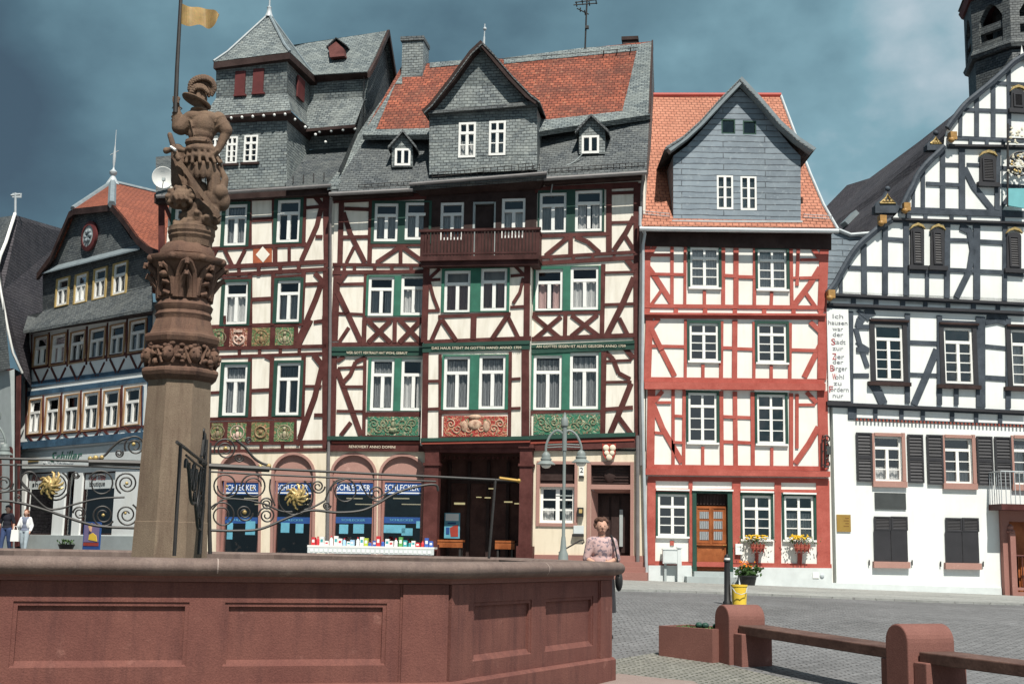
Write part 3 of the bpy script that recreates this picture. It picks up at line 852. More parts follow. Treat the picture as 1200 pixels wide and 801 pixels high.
# front wall cut in bands so that the windows are real openings
fu = [DO.uv(DO.P(x, y)) for x, y in front]
def gable_at(v):
    """left / right limits of the dormer front at height v"""
    xs = []
    n = len(fu)
    for i in range(n):
        (a, b), (c_, d_) = fu[i], fu[(i + 1) % n]
        if (b - v) * (d_ - v) < 0: xs.append(a + (c_ - a) * (v - b) / (d_ - b))
    return (min(xs), max(xs)) if len(xs) >= 2 else None
def gable_wall(mb, pl, fu, holes, off=0.0, depth=.14):
    vs = sorted({v for _, v in fu} | {h[1] for h in holes} | {h[3] for h in holes})
    def lim(v):
        xs = []
        for i in range(len(fu)):
            (a, b), (c_, d_) = fu[i], fu[(i + 1) % len(fu)]
            if abs(b - d_) < 1e-9: continue
            t_ = (v - b) / (d_ - b)
            if -1e-6 <= t_ <= 1 + 1e-6: xs.append(a + (c_ - a) * t_)
        return min(xs), max(xs)
    for va, vb in zip(vs, vs[1:]):
        if vb - va < 1e-6: continue
        e = (vb - va) * 1e-4
        (l0, r0), (l1, r1) = lim(va + e), lim(vb - e)
        hh = sorted([h for h in holes if h[1] < (va + vb) / 2 < h[3]])
        cur = (l0, l1)
        for h_ in hh + [None]:
            nx = (r0, r1) if h_ is None else (h_[0], h_[0])
            mb.face([pl.W(cur[0], va, off), pl.W(nx[0], va, off), pl.W(nx[1], vb, off), pl.W(cur[1], vb, off)])
            if h_: cur = (h_[2], h_[2])
    for h_ in holes:
        a, b, c_, d_ = h_
        q = [(a, b), (c_, b), (c_, d_), (a, d_)]
        for i in range(4):
            (ua, va), (ub, vb) = q[i], q[(i + 1) % 4]
            mb.face([pl.W(ua, va, off), pl.W(ub, vb, off), pl.W(ub, vb, off - depth), pl.W(ua, va, off - depth)])
dorm = MB()
dholes = [DO.box(*R3(a, b), *R3(c_, d_)) for a, b, c_, d_ in wins + atts]
gable_wall(dorm, DO, fu, dholes)
dl = 2.2
for i0_, i1_ in ((0, 1), (9, 10)):
    a, b = DO.P(*front[i0_]), DO.P(*front[i1_])
    dorm.face([a, b, b - DO.n * dl, a - DO.n * dl])
dormer = dorm.build('dormer', M['slate_blue'], h)
for a, b, c_, d_ in wins:
    w = window(dormer, DO, R3, a, b, c_, d_, cols=2, rows=3, transom=0, fw=.06, mull=.07, munt=.03, curtain=('curtain', 0, .9, 'full'))
for a, b, c_, d_ in atts:
    w = window(dormer, DO, R3, a, b, c_, d_, cols=1, rows=1, transom=0, fw=.04, fm=M['darkgreen'])
rk = MB()
outl = tp(R3, (148, 366), (225, 318), (300, 250), (390, 150), (485, 54))
outr = tp(R3, (815, 372), (740, 322), (660, 250), (575, 150), (485, 54))
inl = tp(R3, (170, 385), (245, 330), (318, 262), (405, 168), (485, 84))
inr = tp(R3, (795, 388), (722, 336), (642, 262), (562, 168), (485, 84))
for o_, i_ in ((outl, inl), (outr, inr)):
    for k in range(4):
        rk.poly(DO, [o_[k], o_[k + 1], i_[k + 1], i_[k]], -.02, .36)
rake = rk.build('barge_board', M['lead'], dormer)
dr = MB()
for o_ in (outl, outr):
    for k in range(4):
        a, b = DO.P(*o_[k], .38), DO.P(*o_[k + 1], .38)
        la, lb = [.75 + (268 - q[1]) * .0264 / 1.19 for q in (o_[k], o_[k + 1])]; slab(dr, [a, b, b - DO.n * lb, a - DO.n * la], (0, 0, .05))
dr.build('dormer_roof', M['slate_dark'], dormer)
k = MB(); k.poly(DO, tp(R3, (180, 682), (762, 684), (762, 692), (180, 690)), -.05, .10); k.build('lead_apron', M['zinc'], dormer)
# wrought iron sign on the corner
sg = thing('house_sign', 'small black wrought iron hanging sign on the corner of the red house', 'sign', H3.P(*E2(700, 270), .0))
sb = MB()
sp = H3
for pts in ([(692, 225), (700, 215), (712, 220), (715, 232), (706, 238)], [(700, 240), (712, 250), (712, 290), (702, 300)], [(692, 320), (702, 330), (714, 324), (714, 312), (706, 308)], [(688, 230), (688, 330)], [(700, 215), (700, 332)]):
    sb.tube([sp.P(*E2(x, y), .12) for x, y in smooth_path(pts, 4)], .022, 6)
for y in (215, 332, 272): sb.tube([sp.P(*E2(690, y), .0), sp.P(*E2(692, y), .14)], .018, 6)
sb.build('iron_scroll', M['iron'], sg)
k = MB(); k.rect(H3, *E2(700, 255), *E2(716, 285), .13, .16); k.build('sign_plate', M['darkplaque'], sg)
# ================================================================== HOUSE: big oxblood house with oriel (right half) and left half
h = root_of('merchant_house', 'tall oxblood timbered house with oriel, wooden balcony and worn red tiled roof', 'house', H2R, 620)
NR = dict(transom=.29, fw=.085, mull=.09)
def dw(T, a, b, c, d, pl, cu='cafe', mat='curtain', hi=.68):
    if cu == 'grey': mat, hi, cu = 'pane_grey', .97, 'full'  # grey sheet behind the glass stands in for its reflection
    window(h, pl, T, a, b, c, d, curtain=(mat, 0, hi, cu) if cu else None, **NR)
# --- left bay (plane H2L)
for T, a, b, c, d, cu in ((A, 838, 120, 955, 308, 'full'), (A, 990, 115, 1108, 300, 'full'), (A, 808, 482, 935, 675, 'sides'), (A, 970, 475, 1092, 672, 'full'), (B, 820, 212, 935, 468, 'grey'), (B, 970, 212, 1090, 468, 'sides')):
    dw(T, a, b, c, d, H2L, cu)
board(h, H2L, A, 824, 108, 1120, 320, .05, 'darkgreen', 'window_surround', [(838, 120, 955, 308), (990, 115, 1108, 300)])
board(h, H2L, A, 797, 478, 1110, 676, .05, 'green', 'window_surround', [(808, 482, 935, 675), (970, 475, 1092, 672)])
board(h, H2L, B, 805, 210, 1105, 469, .05, 'green', 'window_surround', [(820, 212, 935, 468), (970, 212, 1090, 468)])
# --- right bay
for T, a, b, c, d, cu, mt in ((C1, 642, 68, 775, 265, 'full', 'curtain'), (C1, 818, 55, 952, 258, 'sides', 'curtain'), (C1, 622, 445, 757, 652, 'sides', 'curtain_pink'), (C1, 795, 432, 934, 645, 'full', 'curtain'), (C2, 622, 155, 765, 432, 'grey', ''), (C2, 805, 142, 950, 425, 'grey', '')):
    dw(T, a, b, c, d, H2R, cu, mt)
board(h, H2R, C1, 634, 53, 962, 262, .05, 'darkgreen', 'window_surround', [(642, 68, 775, 265), (818, 55, 952, 258)])
board(h, H2R, C1, 612, 430, 944, 648, .05, 'green', 'window_surround', [(622, 445, 757, 652), (795, 432, 934, 645)])
board(h, H2R, C2, 612, 141, 960, 429, .05, 'green', 'window_surround', [(622, 155, 765, 432), (805, 142, 950, 425)])
# --- behind the balcony
for a, b, c, d in ((152, 115, 268, 300), (455, 95, 572, 290)): dw(C1, a, b, c, d, H2R, 'full')
H2R.holes.append(H2R.box(*C1(312, 113), *C1(424, 380)))
bd = MB(); bd.rect(H2R, *C1(322, 124), *C1(416, 385), -.14, -.09); bd.rect(H2R, *C1(330, 240), *C1(408, 246), -.09, -.07)
o = bd.build('balcony_door', M['darkwood'], h)
k = MB(); k.rect(H2R, *C1(312, 113), *C1(322, 385), -.1, .03); k.rect(H2R, *C1(416, 113), *C1(424, 385), -.1, .03); k.rect(H2R, *C1(322, 113), *C1(416, 122), -.1, .028); k.build('door_frame', M['greyp'], o)
board(h, H2R, C1, 70, 60, 628, 388, .03, 'darkwood', 'balcony_back_wall', [(152, 115, 268, 300), (312, 113, 424, 380), (455, 95, 572, 290)])
# --- oriel (plane ORI)
for T, a, b, c, d, cu, mt in ((C1, 172, 452, 301, 660, 'full', 'curtain_pink'), (C1, 352, 441, 482, 650, 'sides', 'curtain_pink'), (C2, 172, 160, 303, 430, 'grey', ''), (C2, 349, 155, 482, 425, 'grey', '')):
    dw(T, a, b, c, d, ORI, cu, mt)
board(h, ORI, C1, 158, 440, 494, 656, .05, 'green', 'window_surround', [(172, 452, 301, 660), (352, 441, 482, 650)])
board(h, ORI, C2, 162, 152, 496, 428, .05, 'green', 'window_surround', [(172, 160, 303, 430), (349, 155, 482, 425)])

gl = lambda pl, px: gz(pl.P(px, 660).x, pl.P(px, 660).y)
# ground floor openings of the left bay (arched shop windows) come from the arcade below: wall stops above them
def arch_pts(T, x0, x1, ytop, yspr, n=14):
    xm, rx = (x0 + x1) / 2, (x1 - x0) / 2
    return [T(xm - rx * math.cos(math.pi * i / n), yspr - (yspr - ytop) * math.sin(math.pi * i / n)) for i in range(n + 1)]
def arcade(root, pl, T, x0, x1, y0, y1, arches, mat, zb):
    """wall pierced by round arches, built bay by bay so that the arches are real openings"""
    mb = MB(); ring = MB()
    edges = [x0] + sum([[a[0], a[1]] for a in arches], []) + [x1]
    n = 14
    def Z(pt, z):
        u, v = pl.uv(pl.P(*pt)); return pl.W(u, z, 0)
    for i in range(0, len(edges), 2):
        a, b = edges[i], edges[i + 1]
        mb.face([Z(T(a, 600), zb), Z(T(b, 600), zb), pl.P(*T(b, y1)), pl.P(*T(b, y0)), pl.P(*T(a, y0)), pl.P(*T(a, y1))][:6])
    for a in arches:
        ax0, ax1, at, asp = a[:4]
        pts = arch_pts(T, ax0, ax1, at, asp, n)
        top = [T(ax0 + (ax1 - ax0) * (1 - math.cos(math.pi * i / n)) / 2, y0) for i in range(n + 1)]
        if y1 < asp: pass
        for i in range(n):
            mb.face([pl.P(*pts[i]), pl.P(*pts[i + 1]), pl.P(*top[i + 1]), pl.P(*top[i])])
        for i in range(n):
            a_, b_ = pl.P(*pts[i]), pl.P(*pts[i + 1]); mb.face([a_, b_, b_ - pl.n * .3, a_ - pl.n * .3])
        for xx in (ax0, ax1):
            a_, b_ = pl.P(*T(xx, asp)), Z(T(xx, 600), zb); mb.face([a_, b_, b_ - pl.n * .3, a_ - pl.n * .3])
        # stone surround
        w = 12
        po = arch_pts(T, ax0 - w, ax1 + w, at - w, asp, n); pi_ = arch_pts(T, ax0 + 2, ax1 - 2, at + 2, asp, n)
        for i in range(n):
            qs = [pl.P(*q) for q in (po[i], po[i + 1], pi_[i + 1], pi_[i])]; ring.prism([q + pl.n * .035 for q in qs], [q - pl.n * .25 for q in qs])
        for xa, xb in ((ax0 - w, ax0 + 2), (ax1 - 2, ax1 + w)):
            t0 = [pl.P(*T(xa, asp)), pl.P(*T(xb, asp)), Z(T(xb, 600), zb), Z(T(xa, 600), zb)]
            ring.prism([q + pl.n * .032 for q in t0], [q - pl.n * .25 for q in t0])
    wl = mb.build('ground_floor_wall', M[mat], root)
    ring.build('arch_surround', M['pink'], root)
    return wl
def shop_window(root, pl, T, x0, x1, y_t, arch, yspr, words, poster, cut=None, wordw=None):
    """pink panel in the arch head, dark shop window under it with a blue sign band and posters"""
    zb = gl(pl, T(x0, 600)[0])
    ax0, ax1, at, asp = arch
    n = 14
    pm = MB(); pts = arch_pts(T, ax0 + 2, ax1 - 2, at + 2, asp, n)
    lo = [T(ax1 - 2, y_t - 4), T(ax0 + 2, y_t - 4)]
    pm.prism([pl.P(*q, -.10) for q in pts + lo], [pl.P(*q, -.2) for q in pts + lo])
    pm.build('arch_panel', M['pink'], root)
    f = MB(); u0, v0, u1, v1 = pl.box(*T(x0, y_t - 4), *T(x1, 640))
    for a in ((u0 - .03, zb, u0 + .05, v1), (u1 - .05, zb, u1 + .03, v1)): f.bx(pl, *a, -.28, -.10)
    f.bx(pl, u0 + .05, v1 - .05, u1 - .05, v1, -.28, -.10); f.bx(pl, u0 + .05, zb, u1 - .05, zb + .25, -.28, -.10)
    w = f.build('shop_window', M['pinkdark'], root)
    g = MB(); g.face([pl.W(u0, zb + .2, -.17), pl.W(u1, zb + .2, -.17), pl.W(u1, v1, -.17), pl.W(u0, v1, -.17)]); g.build('pane', M['glass'], w)
    r = MB(); o0 = -2.2; q = [(u0 - .1, zb - .1), (u1 + .1, zb - .1), (u1 + .1, v1 + .1), (u0 - .1, v1 + .1)]
    r.face([pl.W(a, b, o0) for a, b in q])
    for i in range(4):
        (a, b), (c, d) = q[i], q[(i + 1) % 4]; r.face([pl.W(a, b, o0), pl.W(c, d, o0), pl.W(c, d, -.3), pl.W(a, b, -.3)])
    r.build('dark_interior', M['dark'], w)
    s = MB(); s.rect(pl, *T(x0, y_t), *T(x1, y_t + 70), -.155, -.12); sgn = s.build('shop_sign', M['blue'], w)
    s = MB(); s.rect(pl, *T(x0, y_t + 58), *T(x1, y_t + 64), -.12, -.115); s.build('sign_stripe', M['letter'], w)
    text(words, 'lettering', pl, *T((x0 + x1) / 2, y_t + 35), .19, M['letter'], w, off=-.118, width=wordw or (u1 - u0) * .86)
    pb = MB(); pb.rect(pl, *T(x0 + 6, y_t + 192), *T(x1 - 6, y_t + 226), -.168, -.155); pb.build('poster_band', M['blue'], w)
    text(words, 'lettering', pl, *T((x0 + x1) / 2, y_t + 209), .07, M['lightblue'], w, off=-.152, width=(u1 - u0) * .6)
    for a, b, c, d in poster:
        pp = MB(); pp.rect(pl, *T(a, b), *T(c, d), -.168, -.150); pp.build('window_poster', M['lightblue'], w)
    lt = MB(); lt.rect(pl, *T(x0 + 20, y_t + 78), *T(x0 + 110, y_t + 84), -1.6, -1.55); lt.rect(pl, *T(x0 + 60, y_t + 110), *T(x1 - 20, y_t + 115), -1.9, -1.85)
    lt.build('ceiling_lamp', emit('lamp_tube', (1, .9, .6), .35) if 'lamp_tube' not in bpy.data.materials else bpy.data.materials['lamp_tube'], w)
    return w
arch3 = (690, 920, 104, 215); arch4 = (952, 1190, 110, 220)
zb2 = gl(H2L, 440) - .4
arcade(h, H2L, G, 668, 1215, 70, 230, [arch3, arch4], 'cream', zb2)
shop_window(h, H2L, G, 695, 910, 248, arch3, 215, 'SCHLECKER', [(722, 480, 770, 530), (798, 478, 856, 528)])
shop_window(h, H2L, G, 957, 1172, 248, arch4, 220, 'SCHLECKER', [(962, 482, 1080, 526), (1060, 500, 1120, 540), (1140, 462, 1170, 500)])
# upper walls
L_v = H2L.uv(H2L.P(*G(900, 72)))[1]
wall_part(h, H2L, 386, 499, 222, L_v, 'white', depth=8, name='wall')
R_v = H2R.uv(H2R.P(640, 525))[1]
wall_part(h, H2R, 494, 756, 205, R_v, 'white', depth=8, name='wall')
mb = MB(); u0, u1 = ORI.uv(ORI.P(496, 400))[0], ORI.uv(ORI.P(*C2(600, 300)))[0]; v0, v1 = ORI.uv(ORI.P(550, 522))[1], ORI.uv(ORI.P(550, 306))[1]
wall_grid(mb, ORI, u0, v0, u1, v1, [hh for hh in ORI.holes])
for a, b in (((u0, v0), (u0, v1)), ((u1, v1), (u1, v0)), ((u0, v1), (u1, v1)), ((u1, v0), (u0, v0))):
    mb.face([ORI.W(*a), ORI.W(*b), ORI.W(*b, -.45), ORI.W(*a, -.45)])
mb.build('oriel', M['white'], h)
t = MB()
t.beams(H2L, A, """635 98 1095 78 44; 676 100 668 420 26; 655 430 640 800 34; 685 165 720 270 792 412 24; 700 412 738 335 16; 690 145 812 150 18; 668 288 812 285 18; 822 108 814 418 22
820 326 1095 322 20; 965 335 850 412 22; 978 335 1085 412 22; 968 328 968 416 18; 632 422 1090 426 16; 632 462 1090 456 20
702 460 662 514 24; 655 555 705 660 772 805 26; 664 804 712 732 18; 664 520 788 517 16; 652 662 788 668 14; 795 465 785 805 16; 780 692 1090 690 16; 690 425 690 460 16; 740 425 740 460 16; 840 425 840 460 16; 925 425 925 460 16; 1020 425 1020 460 16""")
t.beams(H2L, B, """808 25 918 132 24; 918 25 808 132 24; 962 20 1070 132 24; 1070 20 962 132 24; 940 10 938 134 20; 790 10 786 150 22; 625 142 1080 138 20; 640 200 632 592 28; 652 262 700 390 772 590 26; 672 590 722 525 20
793 206 745 228 720 290 680 332 20; 658 258 784 252 12; 678 350 784 350 14; 652 470 784 472 14; 792 204 786 602 16; 786 488 1085 486 24; 690 200 655 225 20; 790 595 1085 595 10; 1075 480 1075 600 22""")
t.build('timber_frame', M['timber'], h); t = MB()
t.beams(H2R, C1, """985 40 985 358 28; 1128 20 1128 800 44; 1108 185 1070 260 1008 352 24; 1064 280 1108 348 20; 998 70 1112 65 16; 998 215 1112 212 14; 628 282 988 270 18; 796 285 796 378 22; 782 288 672 378 22; 820 285 880 310 938 362 22
622 388 1115 360 16; 612 418 1115 388 20; 700 385 700 410 14; 810 378 810 402 14; 905 373 905 397 14; 1010 367 1010 390 14; 957 420 950 785 22; 608 664 962 656 16; 608 672 748 788 22; 748 678 618 788 22; 770 665 768 780 20; 800 672 932 772 22; 928 668 798 776 22
1072 396 1114 448 26; 1108 485 1050 620 972 775 28; 962 462 1112 458 12; 958 620 1112 615 14; 1036 685 1078 768 20; 598 790 1115 770 22; 620 55 1130 28 30""")
t.beams(H2R, C2, """977 138 970 555 26; 985 140 1022 172 1050 245 1108 275 22; 1082 120 1125 170 26; 1112 295 1070 400 1008 548 28; 1052 468 1112 548 24; 985 185 1115 180 13; 980 290 1115 288 13; 980 427 1122 417 20; 1148 60 1150 580 40; 605 442 985 432 14; 605 446 605 560 14""")
t.build('timber_frame', M['timber'], h)
t = MB()
t.beams(ORI, C1, """85 408 72 805 32; 582 390 578 790 30; 68 418 612 396 24; 98 498 152 495 14; 500 478 572 472 14; 88 650 150 648 14; 498 632 572 628 14; 98 505 118 580 142 642 16; 562 488 545 560 512 612 16; 98 490 150 442 16; 512 420 564 472 16
318 676 315 792 28; 155 692 108 798 20; 160 692 232 798 22; 482 676 408 788 22; 485 676 538 784 20; 142 678 500 664 16; 72 806 600 786 24""")
t.beams(ORI, C2, """82 130 76 575 30; 154 150 154 572 16; 507 138 502 565 16; 582 125 582 560 38; 92 285 148 284 14; 92 425 148 423 14; 512 275 558 272 14; 512 422 558 420 14; 150 442 505 434 16; 158 565 500 562 8""")
t.build('oriel_frame', M['timber'], h)
# carved panels
cg = carved('carved_green', [(.025, .15, .085), (.20, .24, .13), (.24, .08, .05), (.42, .38, .26)], 7)
cr_ = carved('carved_red', [(.34, .03, .025), (.50, .40, .22), (.46, .16, .09), (.14, .20, .10)], 7)
for pl, T, a, b, c, d, m, lab in ((H2L, B, 805, 498, 1055, 590, cg, 'green carved panel with a small figure'), (ORI, C2, 172, 460, 490, 562, cr_, 'red carved panel with a gilded crest'), (H2R, C2, 624, 452, 958, 553, cg, 'wide green carved panel with a figure')):
    k = MB(); k.rect(pl, *T(a, b), *T(c, d), .0, .05)
    o = k.build('carved_panel', m, h); o['label'] = lab
    k = MB(); x, y = T((a + c) / 2, (b + d) / 2)
    s = pl.scale(x, y)
    if pl is ORI:
        k.ball(pl.P(x, y - 2, .05), .24, .06, .16, nu=14); k.ball(pl.P(x, y - 11, .05), .22, .05, .08); k.ball(pl.P(x - 13, y, .05), .12, .05, .18); k.ball(pl.P(x + 13, y, .05), .12, .05, .18)
    else:
        k.ball(pl.P(x, y + 5, .05), .15, .06, .10, nu=14); k.ball(pl.P(x, y - 1, .06), .08, .06, .13); k.ball(pl.P(x, y - 7, .06), .05, .05, .06)
    for i in range(9):
        xx = x + (i - 4) * (c - a) / 4.2154 / 10.5
        if abs(i - 4) < 1: continue
        k.tube([pl.P(*q, .055) for q in spiral(xx, y + (3 if i % 2 else -3), .5, 5.5, 40 * i, 1.4 if i % 2 else -1.4)], .022, 5)
    k.build('carved_figure', plain('gilded_carving_' + ('a' if pl is ORI else 'b'), (.42, .20, .13) if pl is ORI else (.045, .16, .09), .6, .3, .5, 9, var2=(.50, .36, .26) if pl is ORI else (.30, .27, .17)), o)
# bands with painted inscriptions
ib = MB()
def band(mb, pl, T, a, b, c, d, hgt, o1):   # sloped band from (a,b) to (c,d), hgt in crop px
    mb.poly(pl, tp(T, (a, b), (c, d), (c, d + hgt), (a, b + hgt)), -.02, o1)
band(ib, H2L, B, 622, 158, 1085, 158, 18, .11); band(ib, H2L, B, 622, 176, 1085, 176, 22, .08)
band(ib, H2R, C2, 602, 105, 1130, 82, 16, .11); band(ib, H2R, C2, 602, 121, 1130, 98, 28, .08)
band(ib, ORI, C2, 66, 98, 604, 82, 18, .08); band(ib, ORI, C2, 66, 116, 604, 100, 26, .05)
ins = ib.build('inscription_band', M['darkgreen'], h)
lm = M['flower_pink']
for pl, T, x, y, w_, s_ in ((H2L, B, 850, 183, 2.0, 'WER GOTT VERTRAUT HAT WOHL GEBAUT'), (H2R, C2, 860, 110, 2.85, 'AN GOTTES SEGEN IST ALLES GELEGEN ANNO 1709'), (ORI, C2, 335, 118, 2.9, 'DAS HAUS STEHT IN GOTTES HAND ANNO 1709'), (H2L, G, 905, 62, 1.5, 'RENOVIERT ANNO DOMINI')):
    text(s_, 'lettering', pl, *T(x, y), .085, M['cream'], h, off=.115 if pl is not ORI else .09, width=w_)
cb = MB()
band(cb, H2L, B, 610, 596, 1095, 598, 18, .20); 
band(cb, H2R, C2, 602, 560, 1135, 544, 20, .18); band(cb, ORI, C2, 60, 572, 606, 562, 18, .14)
cb.build('cornice', M['darkgreen'], h)
cb = MB()
band(cb, H2L, B, 615, 614, 1090, 616, 54, .10); band(cb, H2R, C2, 600, 580, 1135, 564, 56, .12)
band(cb, ORI, C2, 62, 590, 608, 580, 14, .10); band(cb, ORI, C2, 66, 604, 604, 594, 20, .04)
cb.build('lower_beam', M['timber'], h)
cb = MB(); band(cb, H2L, B, 632, 622, 1088, 624, 9, .13); band(cb, H2R, C2, 610, 592, 1130, 576, 9, .15); band(cb, ORI, C2, 64, 596, 606, 586, 7, .13)
cb.build('painted_fillet', plain('brick_red_paint', (.27, .06, .04), .6), h)
# oriel floor
of = MB(); of.face([ORI.W(u0, v0 - .02, .04), ORI.W(u1, v0 - .02, .04), ORI.W(u1, v0 - .02, -.6), ORI.W(u0, v0 - .02, -.6)]); of.build('oriel_soffit', M['timber'], h)
# ----- ground floor right: shop entrance, window and house door
D_lint = MB()
H2R.holes.append(H2R.box(*D1(72, 62), *D1(568, 760)))
wv0 = gl(H2R, 690) - .4
hz = [H2R.box(*D1(608, 172), *D1(776, 268)), H2R.box(*D1(612, 278), *D1(774, 450)), H2R.box(*D1(848, 176), *D1(1038, 272)), H2R.box(*D1(850, 290), *D1(1036, 640))]
gw = MB(); uA, uB = H2R.uv(H2R.P(*D1(560, 300)))[0], H2R.uv(H2R.P(756.5, 600))[0]
hz[3] = (hz[3][0], H2R.uv(H2R.P(*D1(940, 606)))[1], hz[3][2], hz[3][3])
wall_grid(gw, H2R, uA, wv0, uB, H2R.uv(H2R.P(660, 528))[1], hz, depth=.3)
gw.build('ground_floor_wall', M['cream'], h)
ps = MB()
for a, b, c, d in ((595, 160, 610, 465), (774, 160, 788, 465), (610, 160, 774, 174), (610, 266, 774, 280), (610, 450, 774, 466), (832, 164, 850, 606), (1036, 164, 1052, 606), (850, 164, 1036, 178), (850, 270, 1036, 292)):
    ps.rect(H2R, *D1(a, b), *D1(c, d), -.2, .045)
ps.build('stone_surround', M['pink'], h)
b_ = MB(); b_.poly(H2R, tp(D1, (572, 598), (1112, 604), (1112, 800), (572, 800)), -.1, .07); b_.build('stone_plinth', M['pinkdark'], h)
w = window(h, H2R, D1, 612, 280, 774, 450, cols=2, rows=3, transom=0, fw=.08, mull=.1, munt=.05, recess=.14, curtain=('curtain', 0, .4, 'sides'))
k = MB(); k.rect(H2R, *D1(608, 174), *D1(776, 266), -.2, -.14); k.rect(H2R, *D1(608, 240), *D1(776, 250), -.14, -.1); k.build('boarded_window', M['darkwood'], h)
k = MB(); k.rect(H2R, *D1(848, 178), *D1(1038, 271), -.22, -.16)
for i in range(6): k.rect(H2R, *D1(860, 190 + i * 14), *D1(1028, 194 + i * 14), -.16, -.13)
k.ball(H2R.P(*D1(943, 225), -.15), .2, .04, .26)
k.build('door_fanlight', M['darkwood'], h)
k = MB()
pa = [H2R.P(*D1(850, 292), -.02), H2R.P(*D1(850, 606), -.02), H2R.P(*D1(884, 606), -.5), H2R.P(*D1(884, 310), -.5)]
k.face(pa); k.face([H2R.P(*D1(850, 291), -.02), H2R.P(*D1(884, 310), -.5), H2R.P(*D1(1036, 310), -.5), H2R.P(*D1(1036, 291), -.02)])
k.face([H2R.P(*D1(1036, 291), -.02), H2R.P(*D1(1036, 310), -.5), H2R.P(*D1(1036, 606), -.5), H2R.P(*D1(1036, 606), -.02)])
k.build('door_reveal', M['pink'], h)
k = MB(); k.rect(H2R, *D1(862, 296), *D1(1044, 612), -.58, -.52)
for i in range(3): k.rect(H2R, *D1(893 + i * 48, 320), *D1(930 + i * 48, 590), -.5, -.46)
o = k.build('house_door', M['darkwood'], h)
k = MB(); k.rect(H2R, *D1(980, 385), *D1(996, 560), -.46, -.42); k.build('handle', M['greyp'], o)
k = MB(); z0 = gl(H2R, 720)
for i in range(4):
    u0_, v0_, u1_, v1_ = H2R.box(*D1(830 - 0 * i, 606 + i * 24), *D1(1085, 630 + i * 24)); k.bx(H2R, u0_, z0 - .3, u1_ + .08 * i, v1_, -.6, .1 + .28 * i)
k.build('door_steps', M['pinkdark'], h)
k = MB()
for a, b, c in ((1070, 40, 640),): k.tube([H2R.P(*D1(a, b), .14), H2R.P(*D1(a, c), .14)], .06, 8)
k.tube([H2R.P(754, 205, .5), H2R.P(752, 225, .15), H2R.P(750, 400, .14), H2R.P(751, 545, .14)], .05, 8)
k.build('drain_pipe', M['copper'], h)
k = MB(); k.tube([H2L.P(388, 232, .5), H2L.P(387, 250, .12), H2L.P(387, 400, .12), H2L.P(383.5, 640, .12)], .05, 8); k.build('drain_pipe', M['copper'], h)
# crest over the door, house number plate, wall box
k = MB(); pts = tp(D1, (905, 78), (920, 84), (937, 78), (954, 84), (970, 78), (966, 130), (955, 150), (937, 160), (920, 150), (908, 130)); k.poly(H2R, pts, 0, .14)
o = k.build('crest', M['redp'], h)
k = MB()
for x, y, r in ((922, 98, .10), (953, 98, .10), (925, 122, .08), (950, 122, .08), (937, 142, .1)): k.ball(H2R.P(*D1(x, y), .14), r, .04, r)
k.build('crest_charge', M['cream'], o)
k = MB(); k.rect(H2R, *D1(796, 180), *D1(818, 228), .02, .05); o = k.build('house_number', M['paint'], h); text('2', 'lettering', H2R, *D1(807, 203), .16, M['black'], o, off=.055)
k = MB(); k.rect(H2R, *D1(795, 232), *D1(819, 240), .02, .06); k.build('number_shelf', M['iron'], h)
k = MB(); k.rect(H2R, *D1(789, 378), *D1(817, 420), .02, .16); o = k.build('wall_box', M['black'], h); k = MB(); k.rect(H2R, *D1(797, 386), *D1(812, 404), .16, .17); k.build('box_label', M['yellowp'], o)
k = MB(); k.rect(H2R, *D1(770, 462), *D1(818, 500), .02, .05); k.build('notice', M['lightgrey'], h)
k = MB(); k.rect(H2R, *D1(764, 502), *D1(818, 514), .02, .14); k.build('shelf', M['iron'], h)
k = MB(); k.tube([H2R.P(*D1(x, y), .9) for x, y in ((700, 590), (730, 572), (800, 532), (816, 528), (818, 540), (808, 548))], .025, 6); k.tube([H2R.P(*D1(704, 585), .9), H2R.P(*D1(704, 640), .9)], .025, 6); k.build('stair_rail', M['iron'], h)
# shop entrance recess
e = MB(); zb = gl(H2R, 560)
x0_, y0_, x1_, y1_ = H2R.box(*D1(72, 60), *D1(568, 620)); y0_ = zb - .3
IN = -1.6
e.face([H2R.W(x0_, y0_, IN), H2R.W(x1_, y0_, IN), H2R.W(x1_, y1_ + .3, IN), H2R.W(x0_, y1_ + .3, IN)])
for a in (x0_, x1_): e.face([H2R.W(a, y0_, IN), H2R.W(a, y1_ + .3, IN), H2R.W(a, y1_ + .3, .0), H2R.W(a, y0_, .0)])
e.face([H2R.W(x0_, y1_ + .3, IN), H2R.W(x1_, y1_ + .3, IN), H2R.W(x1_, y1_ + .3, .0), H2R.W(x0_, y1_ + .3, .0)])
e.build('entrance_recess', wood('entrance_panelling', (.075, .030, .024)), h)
for a, b in ((66, 132), (514, 572)):
    e = MB(); ua, _, ub, _2 = ORI.box(*D1(a, 300), *D1(b, 320)); e.bx(ORI, ua, zb - .2, ub, ORI.uv(ORI.P(*D1(100, 78)))[1], -.40, -.02)
    va = ORI.uv(ORI.P(*D1(100, 180)))[1]; e.bx(ORI, ua - .04, va, ub + .04, va + .08, -.44, .03); e.bx(ORI, ua - .06, zb - .2, ub + .06, zb + .9, -.44, .04)
    va = ORI.uv(ORI.P(*D1(100, 96)))[1]; e.bx(ORI, ua - .05, va, ub + .05, va + .1, -.44, .05); e.build('entrance_post', M['timber'], h)
e = MB(); ua, va, ub, vb = ORI.box(*D1(64, 84), *D1(574, 118)); e.bx(ORI, ua, va, ub, vb, -.40, -.05)
e.build('entrance_lintel', M['timber'], h)
e = MB()
for i in range(17):
    x, y = D1(140 + i * 23, 140); e.tube([H2R.P(x, y, -.4), H2R.P(x, y + 2.2, -.4)], .05, 6)
e.build('valance', M['timber'], h)
